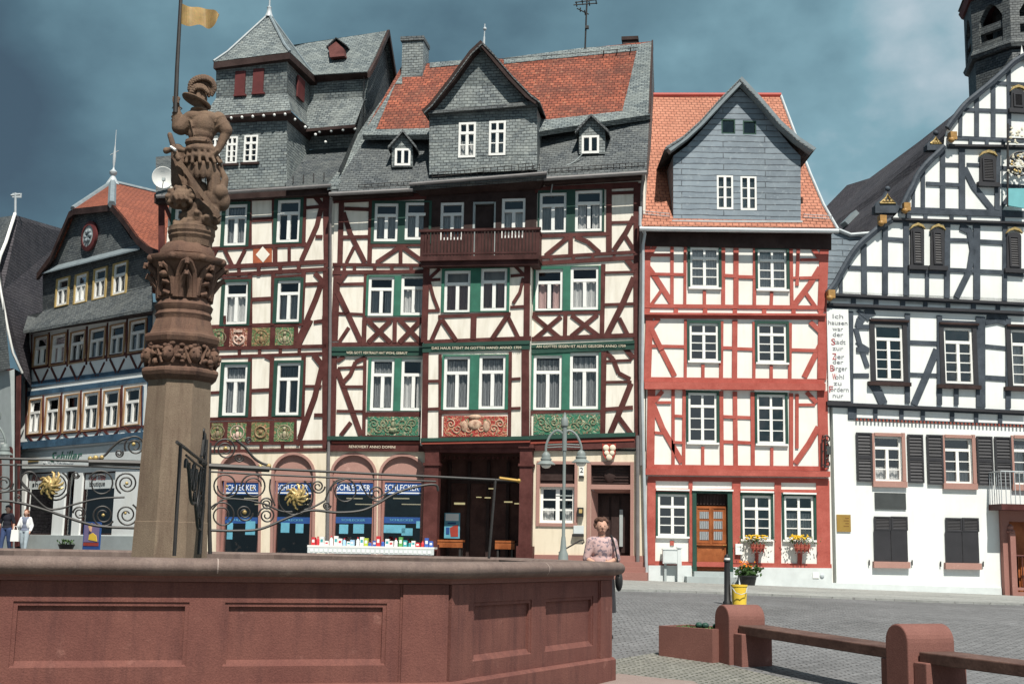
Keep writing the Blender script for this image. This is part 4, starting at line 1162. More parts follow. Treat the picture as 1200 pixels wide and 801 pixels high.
e = MB(); ua, va, ub, vb = H2R.box(*D1(140, 150), *D1(520, 640)); 
for k_ in range(5):
    uu = ua + (ub - ua) * k_ / 4; e.bx(H2R, uu - .05, zb - .1, uu + .05, vb, IN + .05, IN + .14)
e.bx(H2R, ua, vb - .7, ub, vb - .6, IN + .05, IN + .15)
e.build('shop_front', M['darkwood'], h)
for a, b, c, d in ((275, 318, 300, 322), (316, 320, 345, 325), (168, 346, 220, 356), (410, 340, 450, 346), (460, 348, 490, 354), (335, 276, 365, 281)):
    e = MB(); e.rect(H2R, *D1(a, b), *D1(c, d), IN + .16, IN + .2); e.build('ceiling_lamp', bpy.data.materials.get('shop_tube') or emit('shop_tube', (1, .85, .45), .28), h)
e = MB(); e.rect(H2R, *D1(134, 398), *D1(208, 520), -1.0, -.96); o = e.build('poster_stand', M['lightblue'], h)
e = MB(); e.rect(H2R, *D1(140, 402), *D1(203, 436), -.96, -.95); e.build('poster_head', M['letter'], o)
e = MB(); e.poly(H2R, tp(D1, (160, 470), (180, 460), (200, 455), (200, 512), (165, 512)), -.96, -.95); e.build('poster_picture', M['redp'], o)
e = MB(); e.rect(H2R, *D1(150, 444), *D1(190, 452), -.96, -.95); e.rect(H2R, *D1(142, 468), *D1(158, 500), -.96, -.95); e.build('poster_text', M['blue'], o)
# ----- roofs
Hl, Hr = H2L, H2R
UP = V((0, 0, 1))
def back(p, pl, d): return p - pl.n * d
rs = MB()   # steep lower slope, left of the central dormer and right of it
rs.prism([H2L.P(*R2a(22, 790), .55), H2L.P(*R2a(365, 770), .55), H2L.P(*R2a(432, 540), -1.05), H2L.P(*R2a(172, 560), -1.05)],
         [H2L.P(*R2a(22, 796), .5), H2L.P(*R2a(365, 776), .5), H2L.P(*R2a(432, 548), -1.2), H2L.P(*R2a(172, 568), -1.2)])
rs.prism([H2R.P(*R2b(215, 722), .55), H2R.P(*R2b(678, 692), .55), H2R.P(*R2b(690, 440), -1.05), H2R.P(*R2b(180, 510), -1.05)],
         [H2R.P(*R2b(215, 730), .5), H2R.P(*R2b(678, 700), .5), H2R.P(*R2b(690, 450), -1.2), H2R.P(*R2b(180, 518), -1.2)])
# middle piece under the dormer
rs.prism([H2L.P(*R2a(365, 770), .55), H2R.P(*R2b(215, 722), .55), H2R.P(*R2b(180, 510), -1.05), H2L.P(*R2a(432, 540), -1.05)],
         [H2L.P(*R2a(365, 776), .5), H2R.P(*R2b(215, 730), .5), H2R.P(*R2b(180, 518), -1.2), H2L.P(*R2a(432, 548), -1.2)])
roof = rs.build('mansard_slope', M['slate_dark'], h)
eL, eM, eR = H2L.P(*R2a(158, 548), -.72), H2R.P(*R2a(640, 560), -.72), H2R.P(*R2b(692, 432), -.72)
# upper slope: ridge 4.0 m behind, plane through the right eave edge
US = slope_from(H2R, *R2b(640, 440), -.72, 50)
ob = [US.P(*R2b(692, 432)), US.P(*R2b(560, 450)), US.P(*R2b(240, 500)), US.P(*R2a(640, 520)), US.P(*R2a(430, 542)), US.P(*R2a(158, 546))]
ot = [US.P(*R2b(706, 108)), US.P(*R2b(400, 140)), US.P(*R2b(40, 190)), US.P(*R2a(700, 236)), US.P(*R2a(430, 258)), US.P(*R2a(320, 262))]
ur = MB()
for i in range(5):
    ur.face([ob[i], ob[i + 1], ot[i + 1], ot[i]])
    ur.face([ob[i] - UP * .14, ob[i + 1] - UP * .14, ob[i + 1], ob[i]])
for i in range(5):
    ur.face([ot[i], ot[i + 1], ot[i + 1] - H2R.n * 4 - UP * 4.6, ot[i] - H2R.n * 4 - UP * 4.6])
ur.face([ob[5], ot[5], ot[5] - UP * .14, ob[5] - UP * .14])
ur.build('upper_roof', M['tile_old'], h)
sv = MB()    # slate strips: right verge, eave border, ridge
sv.poly(US, tp(R2b, (568, 428), (692, 404), (704, 112), (640, 124), (632, 160), (600, 300)), 0, .02)
sv.poly(US, tp(R2b, (186, 455), (236, 462), (570, 424), (694, 404), (694, 440), (560, 460), (240, 508), (182, 520)), -.16, .035)
sv.poly(US, tp(R2a, (156, 532), (300, 530), (440, 526), (440, 552), (156, 554)), -.16, .035)
sv.poly(US, tp(R2b, (40, 212), (240, 190), (400, 176), (636, 152), (640, 124), (400, 140), (40, 186)), 0, .025)
sv.poly(US, tp(R2a, (430, 258), (430, 278), (560, 266), (560, 248)), 0, .025)
sv.poly(US, tp(R2a, (158, 546), (235, 430), (318, 300), (318, 345), (290, 345), (210, 532)), 0, .03)
sv.build('slate_border', M['slate'], h)
sf = MB()   # dark soffit under the upper eave
sf.face([ob[0] - UP * .14, ob[2] - UP * .14, H2R.P(*R2b(180, 510), -1.05), H2R.P(*R2b(690, 440), -1.05)])
sf.face([ob[4] - UP * .14, ob[5] - UP * .14, H2L.P(*R2a(172, 560), -1.05), H2L.P(*R2a(432, 545), -1.05)])
sf.build('soffit', M['darkwood'], h)
vb = MB(); vb.beam(US, *R2b(704, 108), *R2b(690, 436), 1.8, -.3, .05); vb.build('verge_board', M['darkwood'], h)
gd = MB()
x = H2R.P(756, 210); gpts = [x, H2R.P(*R2b(690, 440), -1.05), ot[0], ot[0] - H2R.n * 4 - UP * 4.6, x - H2R.n * 8]
gd.face([p_ + H2R.u * .0 for p_ in gpts]); gd.build('gable_end', M['slate_dark'], h)
# ridge rail and small chimney
k = MB()
for i in range(3):
    k.tube([US.P(*R2b(486 + i * 60, 165 - i * 7), .02), US.P(*R2b(486 + i * 60, 150 - i * 7), .25)], .02, 5)
k.tube([US.P(*R2b(10, 188), .15), US.P(*R2b(240, 172), .22), US.P(*R2b(486, 152), .22), US.P(*R2b(640, 136), .22)], .012, 5); k.build('ridge_wire', M['iron'], h)
k = MB(); pp = US.P(*R2b(602, 120)); pq = Pl(pp - H2R.n * .6, H2R.u, H2R.n)
k.rect(pq, *R2b(572, 100), *R2b(636, 150), -.5, 0); k.rect(pq, *R2b(566, 88), *R2b(641, 103), -.55, .05); k.build('chimney', M['darkwood'], h)
k = MB(); pp = US.P(*R2a(370, 330)); pq = Pl(pp - H2R.n * .2, H2R.u, H2R.n)
k.rect(pq, *R2a(316, 166), *R2a(402, 350), -.9, 0); ch = k.build('chimney', M['slate'], h)
k = MB(); k.rect(pq, *R2a(312, 150), *R2a(408, 166), -.95, .06); k.build('chimney_cap', M['slate_dark'], ch)
# central gabled dormer flush with the oriel
CD = ORI.shift(-.05)
fr_ = tp(R2a, (428, 712), (428, 470), (440, 455), (520, 355), (590, 260), (645, 205), (715, 280), (790, 360), (860, 425), (868, 440), (868, 692))
fu = [CD.uv(CD.P(x, y)) for x, y in fr_]
dw_ = [(548, 500, 618, 643), (672, 494, 740, 634)]
k = MB(); gable_wall(k, CD, fu, [CD.box(*R2a(a, b), *R2a(c, d)) for a, b, c, d in dw_])
for i, j in ((0, 1), (9, 10)):
    a, b = CD.P(*fr_[i]), CD.P(*fr_[j]); k.face([a, b, b - CD.n * 3.6, a - CD.n * 3.6])
dm = k.build('central_dormer', M['slate'], h)
for a, b, c, d in dw_: window(dm, CD, R2a, a, b, c, d, cols=2, rows=2, transom=.28, tcols=2, fw=.07, mull=.08, munt=.03, recess=.02, curtain=('curtain', .0, .5, 'sides'))
k = MB()
k.poly(CD, tp(R2a, (412, 464), (868, 420), (872, 436), (418, 474)), 0, .22); k.build('string_course', M['slate_dark'], dm)
k = MB()
ol = tp(R2a, (406, 464), (440, 432), (520, 330), (600, 222), (645, 180)); il = tp(R2a, (424, 476), (462, 436), (540, 340), (612, 240), (645, 204))
orr = tp(R2a, (880, 420), (845, 395), (770, 318), (690, 225), (645, 180)); ir = tp(R2a, (866, 438), (826, 410), (752, 332), (680, 246), (645, 204))
for o_, i_ in ((ol, il), (orr, ir)):
    for q in range(4): k.poly(CD, [o_[q], o_[q + 1], i_[q + 1], i_[q]], -.02, .34)
k.build('barge_board', M['darkwood'], dm)
k = MB()
for o_ in (ol, orr):
    for q in range(4):
        a, b = CD.P(*o_[q], .37), CD.P(*o_[q + 1], .37); slab(k, [a, b, b - CD.n * 5.2, a - CD.n * 5.2], (0, 0, .06))
a, b = CD.P(*R2a(880, 420), .3), CD.P(*R2b(270, 492), .3)
k.build('dormer_roof', M['slate_dark'], dm)
k = MB(); k.tube([CD.P(*R2a(650, 190), .1), CD.P(*R2a(653, 150), .1)], .05, 6, .03); k.ball(CD.P(*R2a(655, 118), .1), .06); k.tube([CD.P(*R2a(653, 150), .1), CD.P(*R2a(655, 98), .1)], .02, 6); k.build('finial', M['zinc'], dm)
# eave shelf under dormer
k = MB()
ea = [CD.P(*R2a(350, 748), .30), CD.P(*R2a(905, 702), .30)]
k.prism([ea[0], ea[1], ea[1] - CD.n * .9 + UP * .3, ea[0] - CD.n * .9 + UP * .3], [q - UP * .16 for q in (ea[0], ea[1], ea[1] - CD.n * .9, ea[0] - CD.n * .9)])
k.build('dormer_eaves', M['slate_dark'], dm)
k = MB()
qa, qb = CD.P(*R2a(350, 758), .2), CD.P(*R2a(905, 712), .2)
qa2, qb2 = CD.P(*R2a(395, 800), -.3), CD.P(*R2a(880, 770), -.3)
k.prism([qa, qb, qb2, qa2], [q - CD.n * .4 for q in (qa, qb, qb2, qa2)])
k.build('eaves_cove', M['darkwood'], h)
k = MB()
for a, b in (((35, 790), (365, 772)),): k.poly(H2L, tp(R2a, a, b, (b[0], b[1] + 30), (a[0], a[1] + 30)), -.05, .38)
k.build('eaves_board', M['darkwood'], h); k = MB()
k.poly(H2R, tp(R2b, (225, 722), (672, 696), (672, 730), (225, 757)), -.05, .38); k.build('eaves_board', M['darkwood'], h)
k = MB(); k.tube([H2L.P(*R2a(20, 792), .62), H2L.P(*R2a(362, 774), .62)], .07, 8); k.build('gutter', M['copper'], h); k = MB(); k.tube([H2R.P(*R2b(220, 724), .62), H2R.P(*R2b(680, 695), .62)], .07, 8); k.build('gutter', M['copper'], h); k = MB(); k.tube([CD.P(*R2a(348, 752), .36), CD.P(*R2a(908, 706), .36)], .06, 8); k.build('gutter', M['copper'], h)
# small dormers
def small_dormer(pl, T, fr, apex, eave, wbox, off):
    k = MB(); PL = pl.shift(off)
    (x0, y0), (x1, y1) = fr
    pts = tp(T, (x0, y1), (x0, y0), apex, (x1, y0), (x1, y1))
    fu = [PL.uv(PL.P(x, y)) for x, y in pts]
    gable_wall(k, PL, fu, [PL.box(*T(wbox[0], wbox[1]), *T(wbox[2], wbox[3]))])
    for i, j in ((0, 1), (3, 4)):
        a, b = PL.P(*pts[i]), PL.P(*pts[j]); k.face([a, b, b - PL.n * 1.3, a - PL.n * 1.3])
    o = k.build('small_dormer', M['slate'], h)
    window(o, PL, T, *wbox, cols=2, rows=1, transom=0, fw=.07, mull=.07, recess=.02)
    k = MB()
    L_, R_ = T(x0 - eave, y0 + eave * .9), T(x1 + eave, y0 + eave * .9); ap = T(apex[0], apex[1] - 8)
    for q in (L_, R_):
        a, b = PL.P(*q, .18), PL.P(*ap, .18); slab(k, [a, b, b - PL.n * 1.9, a - PL.n * 1.9], (0, 0, .09))
    k.build('dormer_roof', M['slate_dark'], o)
small_dormer(H2L, R2a, ((275, 592), (360, 682)), (320, 545), 16, (288, 606, 352, 676), .05)
small_dormer(H2R, R2b, ((376, 502), (492, 612)), (430, 450), 18, (388, 530, 466, 610), .05)
sg = MB()
def snow(pl, T, pts, off):
    for s in (0, 14): sg.tube([pl.P(*T(x, y - s), off) for x, y in pts], .012, 5)
    for (a, b), (c, d) in zip(pts, pts[1:]):
        n = max(2, int(abs(c - a) / 26))
        for i in range(n + 1):
            x, y = a + (c - a) * i / n, b + (d - b) * i / n; sg.tube([pl.P(*T(x, y + 12), off - .05), pl.P(*T(x, y - 16), off)], .011, 4)
snow(H2R, R2b, [(240, 694), (420, 680), (668, 664)], .45); snow(ORI, R2a, [(440, 722), (650, 700), (850, 680)], .25); snow(H2L, R2a, [(140, 768), (350, 755)], .45); snow(H2R, R2b, [(120, 690), (200, 672)], .5)
sg.build('snow_guard', M['iron'], h)
k = MB(); k.tube([H2R.P(*q, .2) for q in smooth_path(tp(R2b, (390, 612), (350, 650), (280, 680), (262, 720), (250, 790)), 4)], .02, 5); k.build('cable', M['greyp'], h)
# balcony
BP = ORI.shift(.42)
b = MB(); u0_, u1_ = BP.uv(BP.P(*C1(62, 300)))[0], BP.uv(BP.P(*C1(632, 300)))[0]
vt, vb_ = BP.uv(BP.P(*C1(340, 248)))[1], BP.uv(BP.P(*C1(340, 378)))[1]
b.bx(BP, u0_ - .05, vb_ - .14, u1_ + .05, vb_, -.9, .03); b.bx(BP, u0_ - .02, vb_ - .30, u1_ + .02, vb_ - .14, -.9, -.06)
bal = b.build('balcony', M['balcony'], h)
rl = MB(); rl.bx(BP, u0_ - .1, vt - .05, u1_ + .1, vt + .03, -.10, .04); rl.bx(BP, u0_, vb_ + .06, u1_, vb_ + .12, -.08, 0)
n = 34
for i in range(n + 1):
    u = u0_ + (u1_ - u0_) * i / n; w_ = .032 if i % 17 else .06
    rl.bx(BP, u - w_, vb_, u + w_, vt - .05, -.05, -.01)
for uu in (u0_, u1_):
    rl.prism([BP.W(uu - .03, vt - .05, -.1), BP.W(uu + .03, vt - .05, -.1), BP.W(uu + .03, vt + .03, -.1), BP.W(uu - .03, vt + .03, -.1)], [BP.W(uu - .03, vt - .05, -.88), BP.W(uu + .03, vt - .05, -.88), BP.W(uu + .03, vt + .03, -.88), BP.W(uu - .03, vt + .03, -.88)])
    for j in range(8):
        o_ = -.12 - j * .1; rl.bx(BP, uu - .02, vb_, uu + .02, vt - .05, o_ - .03, o_ + .02)
rl.build('balcony_railing', M['balcony'], bal)
# dish, aerial
sd = thing('tv_aerial', 'spidery television aerial on the ridge of the big house', 'aerial', US.P(*R2b(408, 140)))
k = MB(); pp = US.P(686, 58); q = Pl(pp, H2R.u, H2R.n)
k.tube([q.P(685.5, 62), q.P(687, 20), q.P(688, -2)], .035, 6)
for x0, y0, x1, y1 in ((674, 3, 698, 0), (676, 10, 690, 17), (675, 2, 676, 8), (682, 0, 683, 6), (690, 1, 691, 7), (698, -2, 699, 5), (680, 9, 680, 14), (685, 12, 686, 18), (672, 6, 700, 4)):
    k.tube([q.P(x0, y0, .1), q.P(x1, y1, -.05)], .022, 5)
k.rect(q, 686, 31, 690, 34, -.05, .08)
k.build('aerial_mast', M['iron'], sd)
# ================================================================== HOUSE with the slate tower
h = root_of('tower_house', 'oxblood timbered house with a slate clad tower, pointed roof and arched shop windows', 'house', H1, 320)
for T, a, b, c, d, cu in ((A, 100, 125, 208, 328, 'grey'), (A, 358, 103, 471, 312, None), (A, 97, 508, 213, 717, 'full'), (A, 358, 500, 471, 705, 'full'), (B, 92, 240, 208, 492, 'grey'), (B, 355, 232, 470, 490, 'grey'), (A, -150, 140, -42, 340, None), (A, -150, 520, -40, 725, 'full'), (B, -155, 250, -42, 500, None)):
    window(h, H1, T, a, b, c, d, curtain=('pane_grey', 0, .97, 'full') if cu == 'grey' else ('curtain', 0, .7, cu) if cu else None, **NR)  # grey kind: painted stand-in for reflections in the panes
    board(h, H1, T, a - 17, b - 12, c + 15, d + 7, .05, 'darkgreen', 'window_surround', [(a, b, c, d)])
T_v = H1.uv(H1.P(310, 528))[1]
wall_part(h, H1, 188, 387, 215, T_v, 'white', depth=8)
t = MB()
t.beams(H1, A, """-220 108 20 95 620 70 44; 600 70 606 435 34; 602 440 598 800 34; 225 92 225 335 16; 340 90 342 325 16; 494 85 488 335 20; 236 202 332 197 22; -220 358 20 345 502 322 20; -220 452 30 437 602 408 22; -220 492 20 477 602 445 20
268 428 268 478 18; 374 422 374 470 18; 466 415 466 464 18; 170 432 170 482 18; 75 436 75 486 16; 352 340 352 425 16; 418 338 418 420 16
580 125 555 230 478 402 24; 540 80 584 132 24; 500 142 578 135 16; 548 285 582 285 18; 60 350 20 430 16; 100 350 140 432 18; 200 350 160 430 18; 345 335 345 420 14
225 465 225 725 22; 340 460 336 722 20; 490 460 478 725 22; 236 595 332 590 20; -220 748 20 730 482 714 20; 582 500 550 590 460 805 28; 545 464 584 506 24; 498 520 580 516 18; 540 706 582 700 18; -200 490 90 482 10; 90 492 228 488 10; 345 484 492 474 10
-213 95 -213 800 30; -200 120 -60 430 18; -200 500 -170 800 18""")
t.beams(H1, B, """-213 30 -213 640 30; 524 20 460 150 28; -220 178 20 163 602 150 18; -220 216 20 205 602 185 16; 172 165 172 205 16; 272 160 272 200 16; 374 158 374 195 16; 468 155 468 190 16; 225 208 222 505 20; 334 205 325 505 22; 490 195 482 505 22
230 370 328 365 18; 30 380 82 377 14; 540 192 584 248 28; 582 245 545 400 470 606 28; 496 348 578 348 14; 542 490 582 490 18; 598 0 600 655 34; -220 520 20 510 492 500 18; -220 640 20 630 602 622 20; -220 676 20 668 602 660 16; 170 628 170 670 16; 280 626 280 668 16; 385 625 385 666 16; 480 622 480 664 16
300 200 335 215 18; 490 500 460 640 14; 100 0 100 150 10""")
t.build('timber_frame', M['timber'], h)
bk = MB(); bk.poly(H1, tp(B, (-200, 75), (462, 52), (462, 158), (-200, 175)), -.02, .022); bk.poly(H1, tp(B, (-200, 530), (455, 512), (455, 628), (-200, 640)), -.02, .022)
bk.build('panel_ground', M['timber'], h)
# carved panels
cols_ = [[(.06, .15, .06), (.42, .28, .14), (.20, .07, .04), (.40, .34, .18)], [(.20, .05, .03), (.62, .50, .40), (.5, .2, .12), (.3, .2, .08)], [(.10, .14, .05), (.40, .24, .12), (.34, .12, .06), (.26, .24, .12)]]
cm_ = [carved('carved_polychrome_%s' % 'abc'[i], c, 8) for i, c in enumerate(cols_)]
pl_ = [(B, 40, 65, 100, 150, 0), (B, 125, 62, 211, 155, 1), (B, 235, 60, 323, 150, 2), (B, 350, 58, 440, 148, 0), (B, 35, 530, 90, 612, 2), (B, 115, 528, 206, 620, 0), (B, 232, 526, 320, 620, 2), (B, 345, 525, 441, 620, 0)]
for i, (T, a, b, c, d, m) in enumerate(pl_):
    k = MB(); k.rect(H1, *T(a, b), *T(c, d), 0, .045); o = k.build('carved_panel', cm_[m], h)
    k = MB(); x, y = T((a + c) / 2, (b + d) / 2); 
    if i == 1:
        for s in (-1, 1): k.tube([H1.P(x + s * q[0], y + q[1], .05) for q in smooth_path([(.5, 8), (5, 5), (6, 0), (3, -2), (1, 1), (3, 3)], 5)], .04, 6)
        k.rect(H1, x - 5, y - 9, x + 5, y - 6, .04, .08)
    elif i == 6:
        k.tube([H1.P(*q, .05) for q in spiral(x, y, 6.5, 6.5, 0, 1)], .04, 6, cap=False)
        k.ball(H1.P(x, y, .05), .07, .04, .07)
    else:
        k.ball(H1.P(x, y - 4, .06), .05, .05, .065); k.ball(H1.P(x, y + 3, .05), .07, .05, .12); k.ball(H1.P(x - 4, y + 4, .05), .035, .03, .08); k.ball(H1.P(x + 4, y + 3, .05), .03, .03, .09)
        k.tube([H1.P(*q, .045) for q in spiral(x, y, 8, 8, 0, 1)], .02, 5, cap=False)
    k.build('carved_figure', plain('painted_carving_%d' % i, [(.22, .17, .11), (.55, .40, .33), (.26, .17, .09), (.34, .30, .20)][i % 4], .6, .3, .5, 14), o)
k = MB(); k.poly(H1, tp(A, (240, 332), (332, 326), (332, 418), (240, 426)), 0, .034); o = k.build('diamond_panel', plain('rust_panel', (.36, .10, .045), .6, var=.35), h)
k = MB(); k.poly(H1, tp(A, (288, 333), (323, 372), (290, 412), (254, 374)), .03, .042); k.build('diamond', M['white'], o)
# arcade
zb = gl(H1, 320) - .4
a1, a2 = (82, 296, 100, 215), (372, 588, 102, 212)
arcade(h, H1, G, -245, 668, 62, 230, [(-210, -20, 100, 215), a1, a2], 'cream', zb)
shop_window(h, H1, G, 92, 292, 248, a1, 215, 'SCHLECKER', [(210, 462, 262, 536), (110, 470, 140, 560)])
shop_window(h, H1, G, 374, 572, 248, a2, 212, 'SCHLECKER', [(402, 470, 448, 524), (482, 476, 524, 526)])
shop_window(h, H1, G, -200, -30, 250, (-210, -20, 100, 215), 215, 'SCHLECKER', [(-180, 470, -120, 520)])
# --- slate tower
TF = H1.shift(.04)
DEP = 2.25
k = MB()
# lower storey front
fl = [TF.uv(TF.P(*R1(x, y))) for x, y in ((5, 780), (335, 760), (335, 470), (5, 490))]
gable_wall(k, TF, fl, [TF.box(*R1(88, 558, ), *R1(133, 668)), TF.box(*R1(160, 552), *R1(216, 663)), TF.box(*R1(20, 565), *R1(62, 672))])
pr = [TF.P(*R1(335, 470)), TF.P(*R1(333, 762))]
k.face([pr[0], pr[1], pr[1] - TF.n * DEP, pr[0] - TF.n * DEP])
pL = [TF.P(*R1(5, 490)), TF.P(*R1(5, 780))]
k.face([pL[0], pL[1], pL[1] - TF.n * DEP, pL[0] - TF.n * DEP])
# upper storey
fu_ = [TF.uv(TF.P(*R1(x, y))) for x, y in ((46, 415), (334, 396), (336, 235), (46, 250))]
gable_wall(k, TF, fu_, [])
pr = [TF.P(*R1(336, 215)), TF.P(*R1(334, 400))]; k.face([pr[0], pr[1], pr[1] - TF.n * DEP, pr[0] - TF.n * DEP])
pL = [TF.P(*R1(46, 240)), TF.P(*R1(46, 420))]; k.face([pL[0], pL[1], pL[1] - TF.n * DEP, pL[0] - TF.n * DEP])
# flared skirt between the storeys
q0 = [TF.P(*R1(46, 400)), TF.P(*R1(336, 382)), TF.P(*R1(336, 382)) - TF.n * DEP, TF.P(*R1(46, 400)) - TF.n * DEP]
q1 = [TF.P(*R1(-6, 478), .30), TF.P(*R1(352, 452), .30), TF.P(*R1(352, 452)) - TF.n * DEP, TF.P(*R1(-6, 478)) - TF.n * DEP]
for i, j in ((0, 1), (1, 2), (3, 0)):
    k.face([q0[i], q0[j], q1[j], q1[i]])
tw_ = k.build('tower', M['slate'], h)
k = MB(); k.face([q1[0] - V((0, 0, .03)), q1[1] - V((0, 0, .03)), TF.P(*R1(335, 492)), TF.P(*R1(5, 505))]); k.face([q1[1] - V((0, 0, .03)), q1[2] - V((0, 0, .03)), TF.P(*R1(335, 492)) - TF.n * DEP, TF.P(*R1(335, 492))])
k.prism([TF.P(*R1(-6, 476), .30), TF.P(*R1(352, 450), .30), TF.P(*R1(352, 462), .30), TF.P(*R1(-6, 488), .30)], [TF.P(*R1(-6, 476), .2), TF.P(*R1(352, 450), .2), TF.P(*R1(352, 462), .2), TF.P(*R1(-6, 488), .2)])
k.build('soffit', M['darkwood'], tw_)
k = MB()
for i in range(8): k.ball(TF.P(*R1(20 + i * 44, 487 - i * 3), .28), .05)
for i in range(4): k.ball(TF.P(*R1(345 + i * 22, 480 + i * 12)) - TF.n * (.2 + i * .5) + TF.u * .12, .05)
k.build('soffit_stud', M['paint'], tw_)
for a, b, c, d in ((88, 558, 133, 668), (160, 552, 216, 663), (20, 565, 62, 672)):
    window(tw_, TF, R1, a, b, c, d, cols=2, rows=3, transom=.26, tcols=2, fw=.06, mull=.07, munt=.03, recess=.02, sill=('darkwood', .08, .08, .08))
for a, b, c, d in ((125, 292, 166, 388), (198, 282, 241, 380)):
    k = MB(); k.rect(TF, *R1(a, b), *R1(c, d), 0, .06)
    k.rect(TF, *R1(a - 3, d), *R1(c + 5, d + 7), 0, .11); k.build('shutter', M['shred'], tw_)
TS = Pl(TF.P(*R1(335, 400)), -TF.n, TF.u)   # right cheek of the tower
k = MB(); k.rect(TS, *R1(374, 318), *R1(402, 408), 0, .06)
k.build('shutter', M['shred'], tw_)
ap = TF.P(*R1(262, 60), -DEP * .52)
rfc = [TF.P(*R1(36, 252), .22), TF.P(*R1(347, 212), .22), TF.P(*R1(347, 212)) + TF.u * .2 - TF.n * (DEP + .2), TF.P(*R1(36, 252)) - TF.n * (DEP + .2)]
rfc[2].z = rfc[1].z; rfc[3].z = rfc[0].z
k = MB()
mid = [p_ + (ap - p_) * .25 - V((0, 0, .10)) for p_ in rfc]
for i in range(4):
    j = (i + 1) % 4
    k.face([rfc[i], rfc[j], mid[j], mid[i]]); k.face([mid[i], mid[j], ap])
k.build('tower_roof', M['slate'], tw_)
k = MB(); k.prism([p_ - V((0, 0, .02)) for p_ in rfc], [p_ - V((0, 0, .24)) for p_ in rfc]); k.build('eaves_board', M['darkwood'], tw_)
k = MB()
for p_ in rfc[:3]:
    m_ = p_ + (ap - p_) * .25 - V((0, 0, .07)); k.tube([p_ + V((0, 0, .02)), m_, ap + V((0, 0, .03))], .05, 6)
k.build('hip_flashing', M['lead'], tw_)
k = MB(); k.lathe(ap - V((0, 0, .1)), [(.16, 0), (.10, .15), (.07, .3), (.09, .36), (.03, .42), (.03, .7), (.10, .76), (.12, .84), (.08, .92), (.02, .98), (.012, 2.2)], 10); k.build('finial', M['zinc'], tw_)
# --- set-back part
SB = H1.shift(-DEP)
k = MB()
def P1(x, y, o): return H1.P(*R1(x, y), o)
RX = 668
w_ = [P1(400, 340, -DEP), P1(RX, 318, -DEP), P1(RX - 8, 408, -DEP), P1(400, 425, -DEP)]
k.face(w_)
k.face([P1(400, 415, -DEP), P1(655, 396, -DEP), P1(612, 512, -DEP + .75), P1(400, 530, -DEP + .75)])
k.face([P1(400, 540, -DEP), P1(614, 530, -DEP), P1(612, 606, -DEP), P1(400, 612, -DEP)])
k.build('set_back_wall', M['slate'], h)
k = MB(); k.face([P1(400, 532, -DEP + .75), P1(612, 514, -DEP + .75), P1(616, 545, -DEP), P1(400, 560, -DEP)])
k.prism([P1(400, 526, -DEP + .78), P1(614, 508, -DEP + .78), P1(614, 520, -DEP + .78), P1(400, 538, -DEP + .78)], [P1(400, 526, -DEP + .7), P1(614, 508, -DEP + .7), P1(614, 520, -DEP + .7), P1(400, 538, -DEP + .7)])
k.build('soffit', M['darkwood'], h)
k = MB()
for i in range(4): k.ball(P1(468 + i * 48, 538 - i * 4, -DEP + .72), .05)
k.build('soffit_stud', M['paint'], h)
k = MB()
k.prism([P1(333, 768, .45), P1(520, 752, .45), P1(612, 600, -DEP), P1(300, 620, -DEP)], [P1(333, 776, .4), P1(520, 760, .4), P1(612, 610, -DEP - .1), P1(300, 630, -DEP - .1)])
k.build('lower_roof', M['slate_dark'], h); k = MB()
k.prism([P1(-200, 800, .45), P1(20, 790, .45), P1(20, 620, -DEP), P1(-200, 640, -DEP)], [P1(-200, 808, .4), P1(20, 798, .4), P1(20, 630, -DEP), P1(-200, 650, -DEP)])
k.build('lower_roof', M['slate_dark'], h)
US1 = slope_from(H1, *R1(660, 296), -DEP + .35, 48)
k = MB()
k.poly(US1, tp(R1, (330, 312), (662, 292), (690, 240), (742, 126), (410, 178), (330, 200)), -.1, 0)
e0, e1 = US1.P(*R1(330, 188)), US1.P(*R1(742, 126))
k.face([e0, e1, e1 - H1.n * 2.6 - V((0, 0, 2.9)), e0 - H1.n * 2.6 - V((0, 0, 2.9))])
k.build('upper_roof', M['slate'], h)
k = MB(); k.face([P1(400, 312, -DEP + .33), P1(662, 296, -DEP + .33), P1(668, 322, -DEP), P1(400, 340, -DEP)]); k.build('upper_soffit', M['darkwood'], h)
# right gable wall, hatch
GW = Pl(P1(RX - 6, 400, -DEP), -H1.n, H1.u)
k = MB()
bot = P1(512, 752, .4)
gp = [P1(664, 296, -DEP + .2), e1 - H1.n * .05 - V((0, 0, .06)), e1 - H1.n * 2.6 - V((0, 0, 2.9)), e1 - H1.n * 2.6 - V((0, 0, 5.0))]
low = [P1(612, 602, -DEP), P1(614, 520, -DEP + .7), P1(656, 400, -DEP)]
for p_ in gp + low: pass
uR = H1.uv(P1(664, 296, -DEP))[0]
def onG(p_): return p_ + H1.u * (uR - .08 - H1.uv(p_)[0])
pts_ = [onG(p_) for p_ in gp]
base = onG(P1(640, 640, -DEP)); base2 = onG(P1(640, 640, -DEP)); base2 = base2 - H1.n * 2.6
k.face([pts_[0], pts_[1], pts_[2], pts_[3], V((base.x, base.y, base.z - 1.0))])
k.face([onG(P1(600, 530, -DEP + .75)), onG(P1(660, 396, -DEP)), V((base.x, base.y, base.z - 1.0)), onG(P1(560, 700, .3))])
k.build('gable_wall', M['slate_dark'], h)
k = MB(); a, b, c = US1.P(*R1(664, 292), .04), US1.P(*R1(694, 238), .04), US1.P(*R1(744, 122), .04)
for p_, q_ in ((a, b), (b, c), (c, e1 - H1.n * 2.6 - V((0, 0, 2.9)))):
    slab(k, [p_ - V((0, 0, .22)), q_ - V((0, 0, .22)), q_, p_], H1.u * .10)
k.build('barge_board', M['darkwood'], h)
k = MB(); kk = US1.shift(.0)
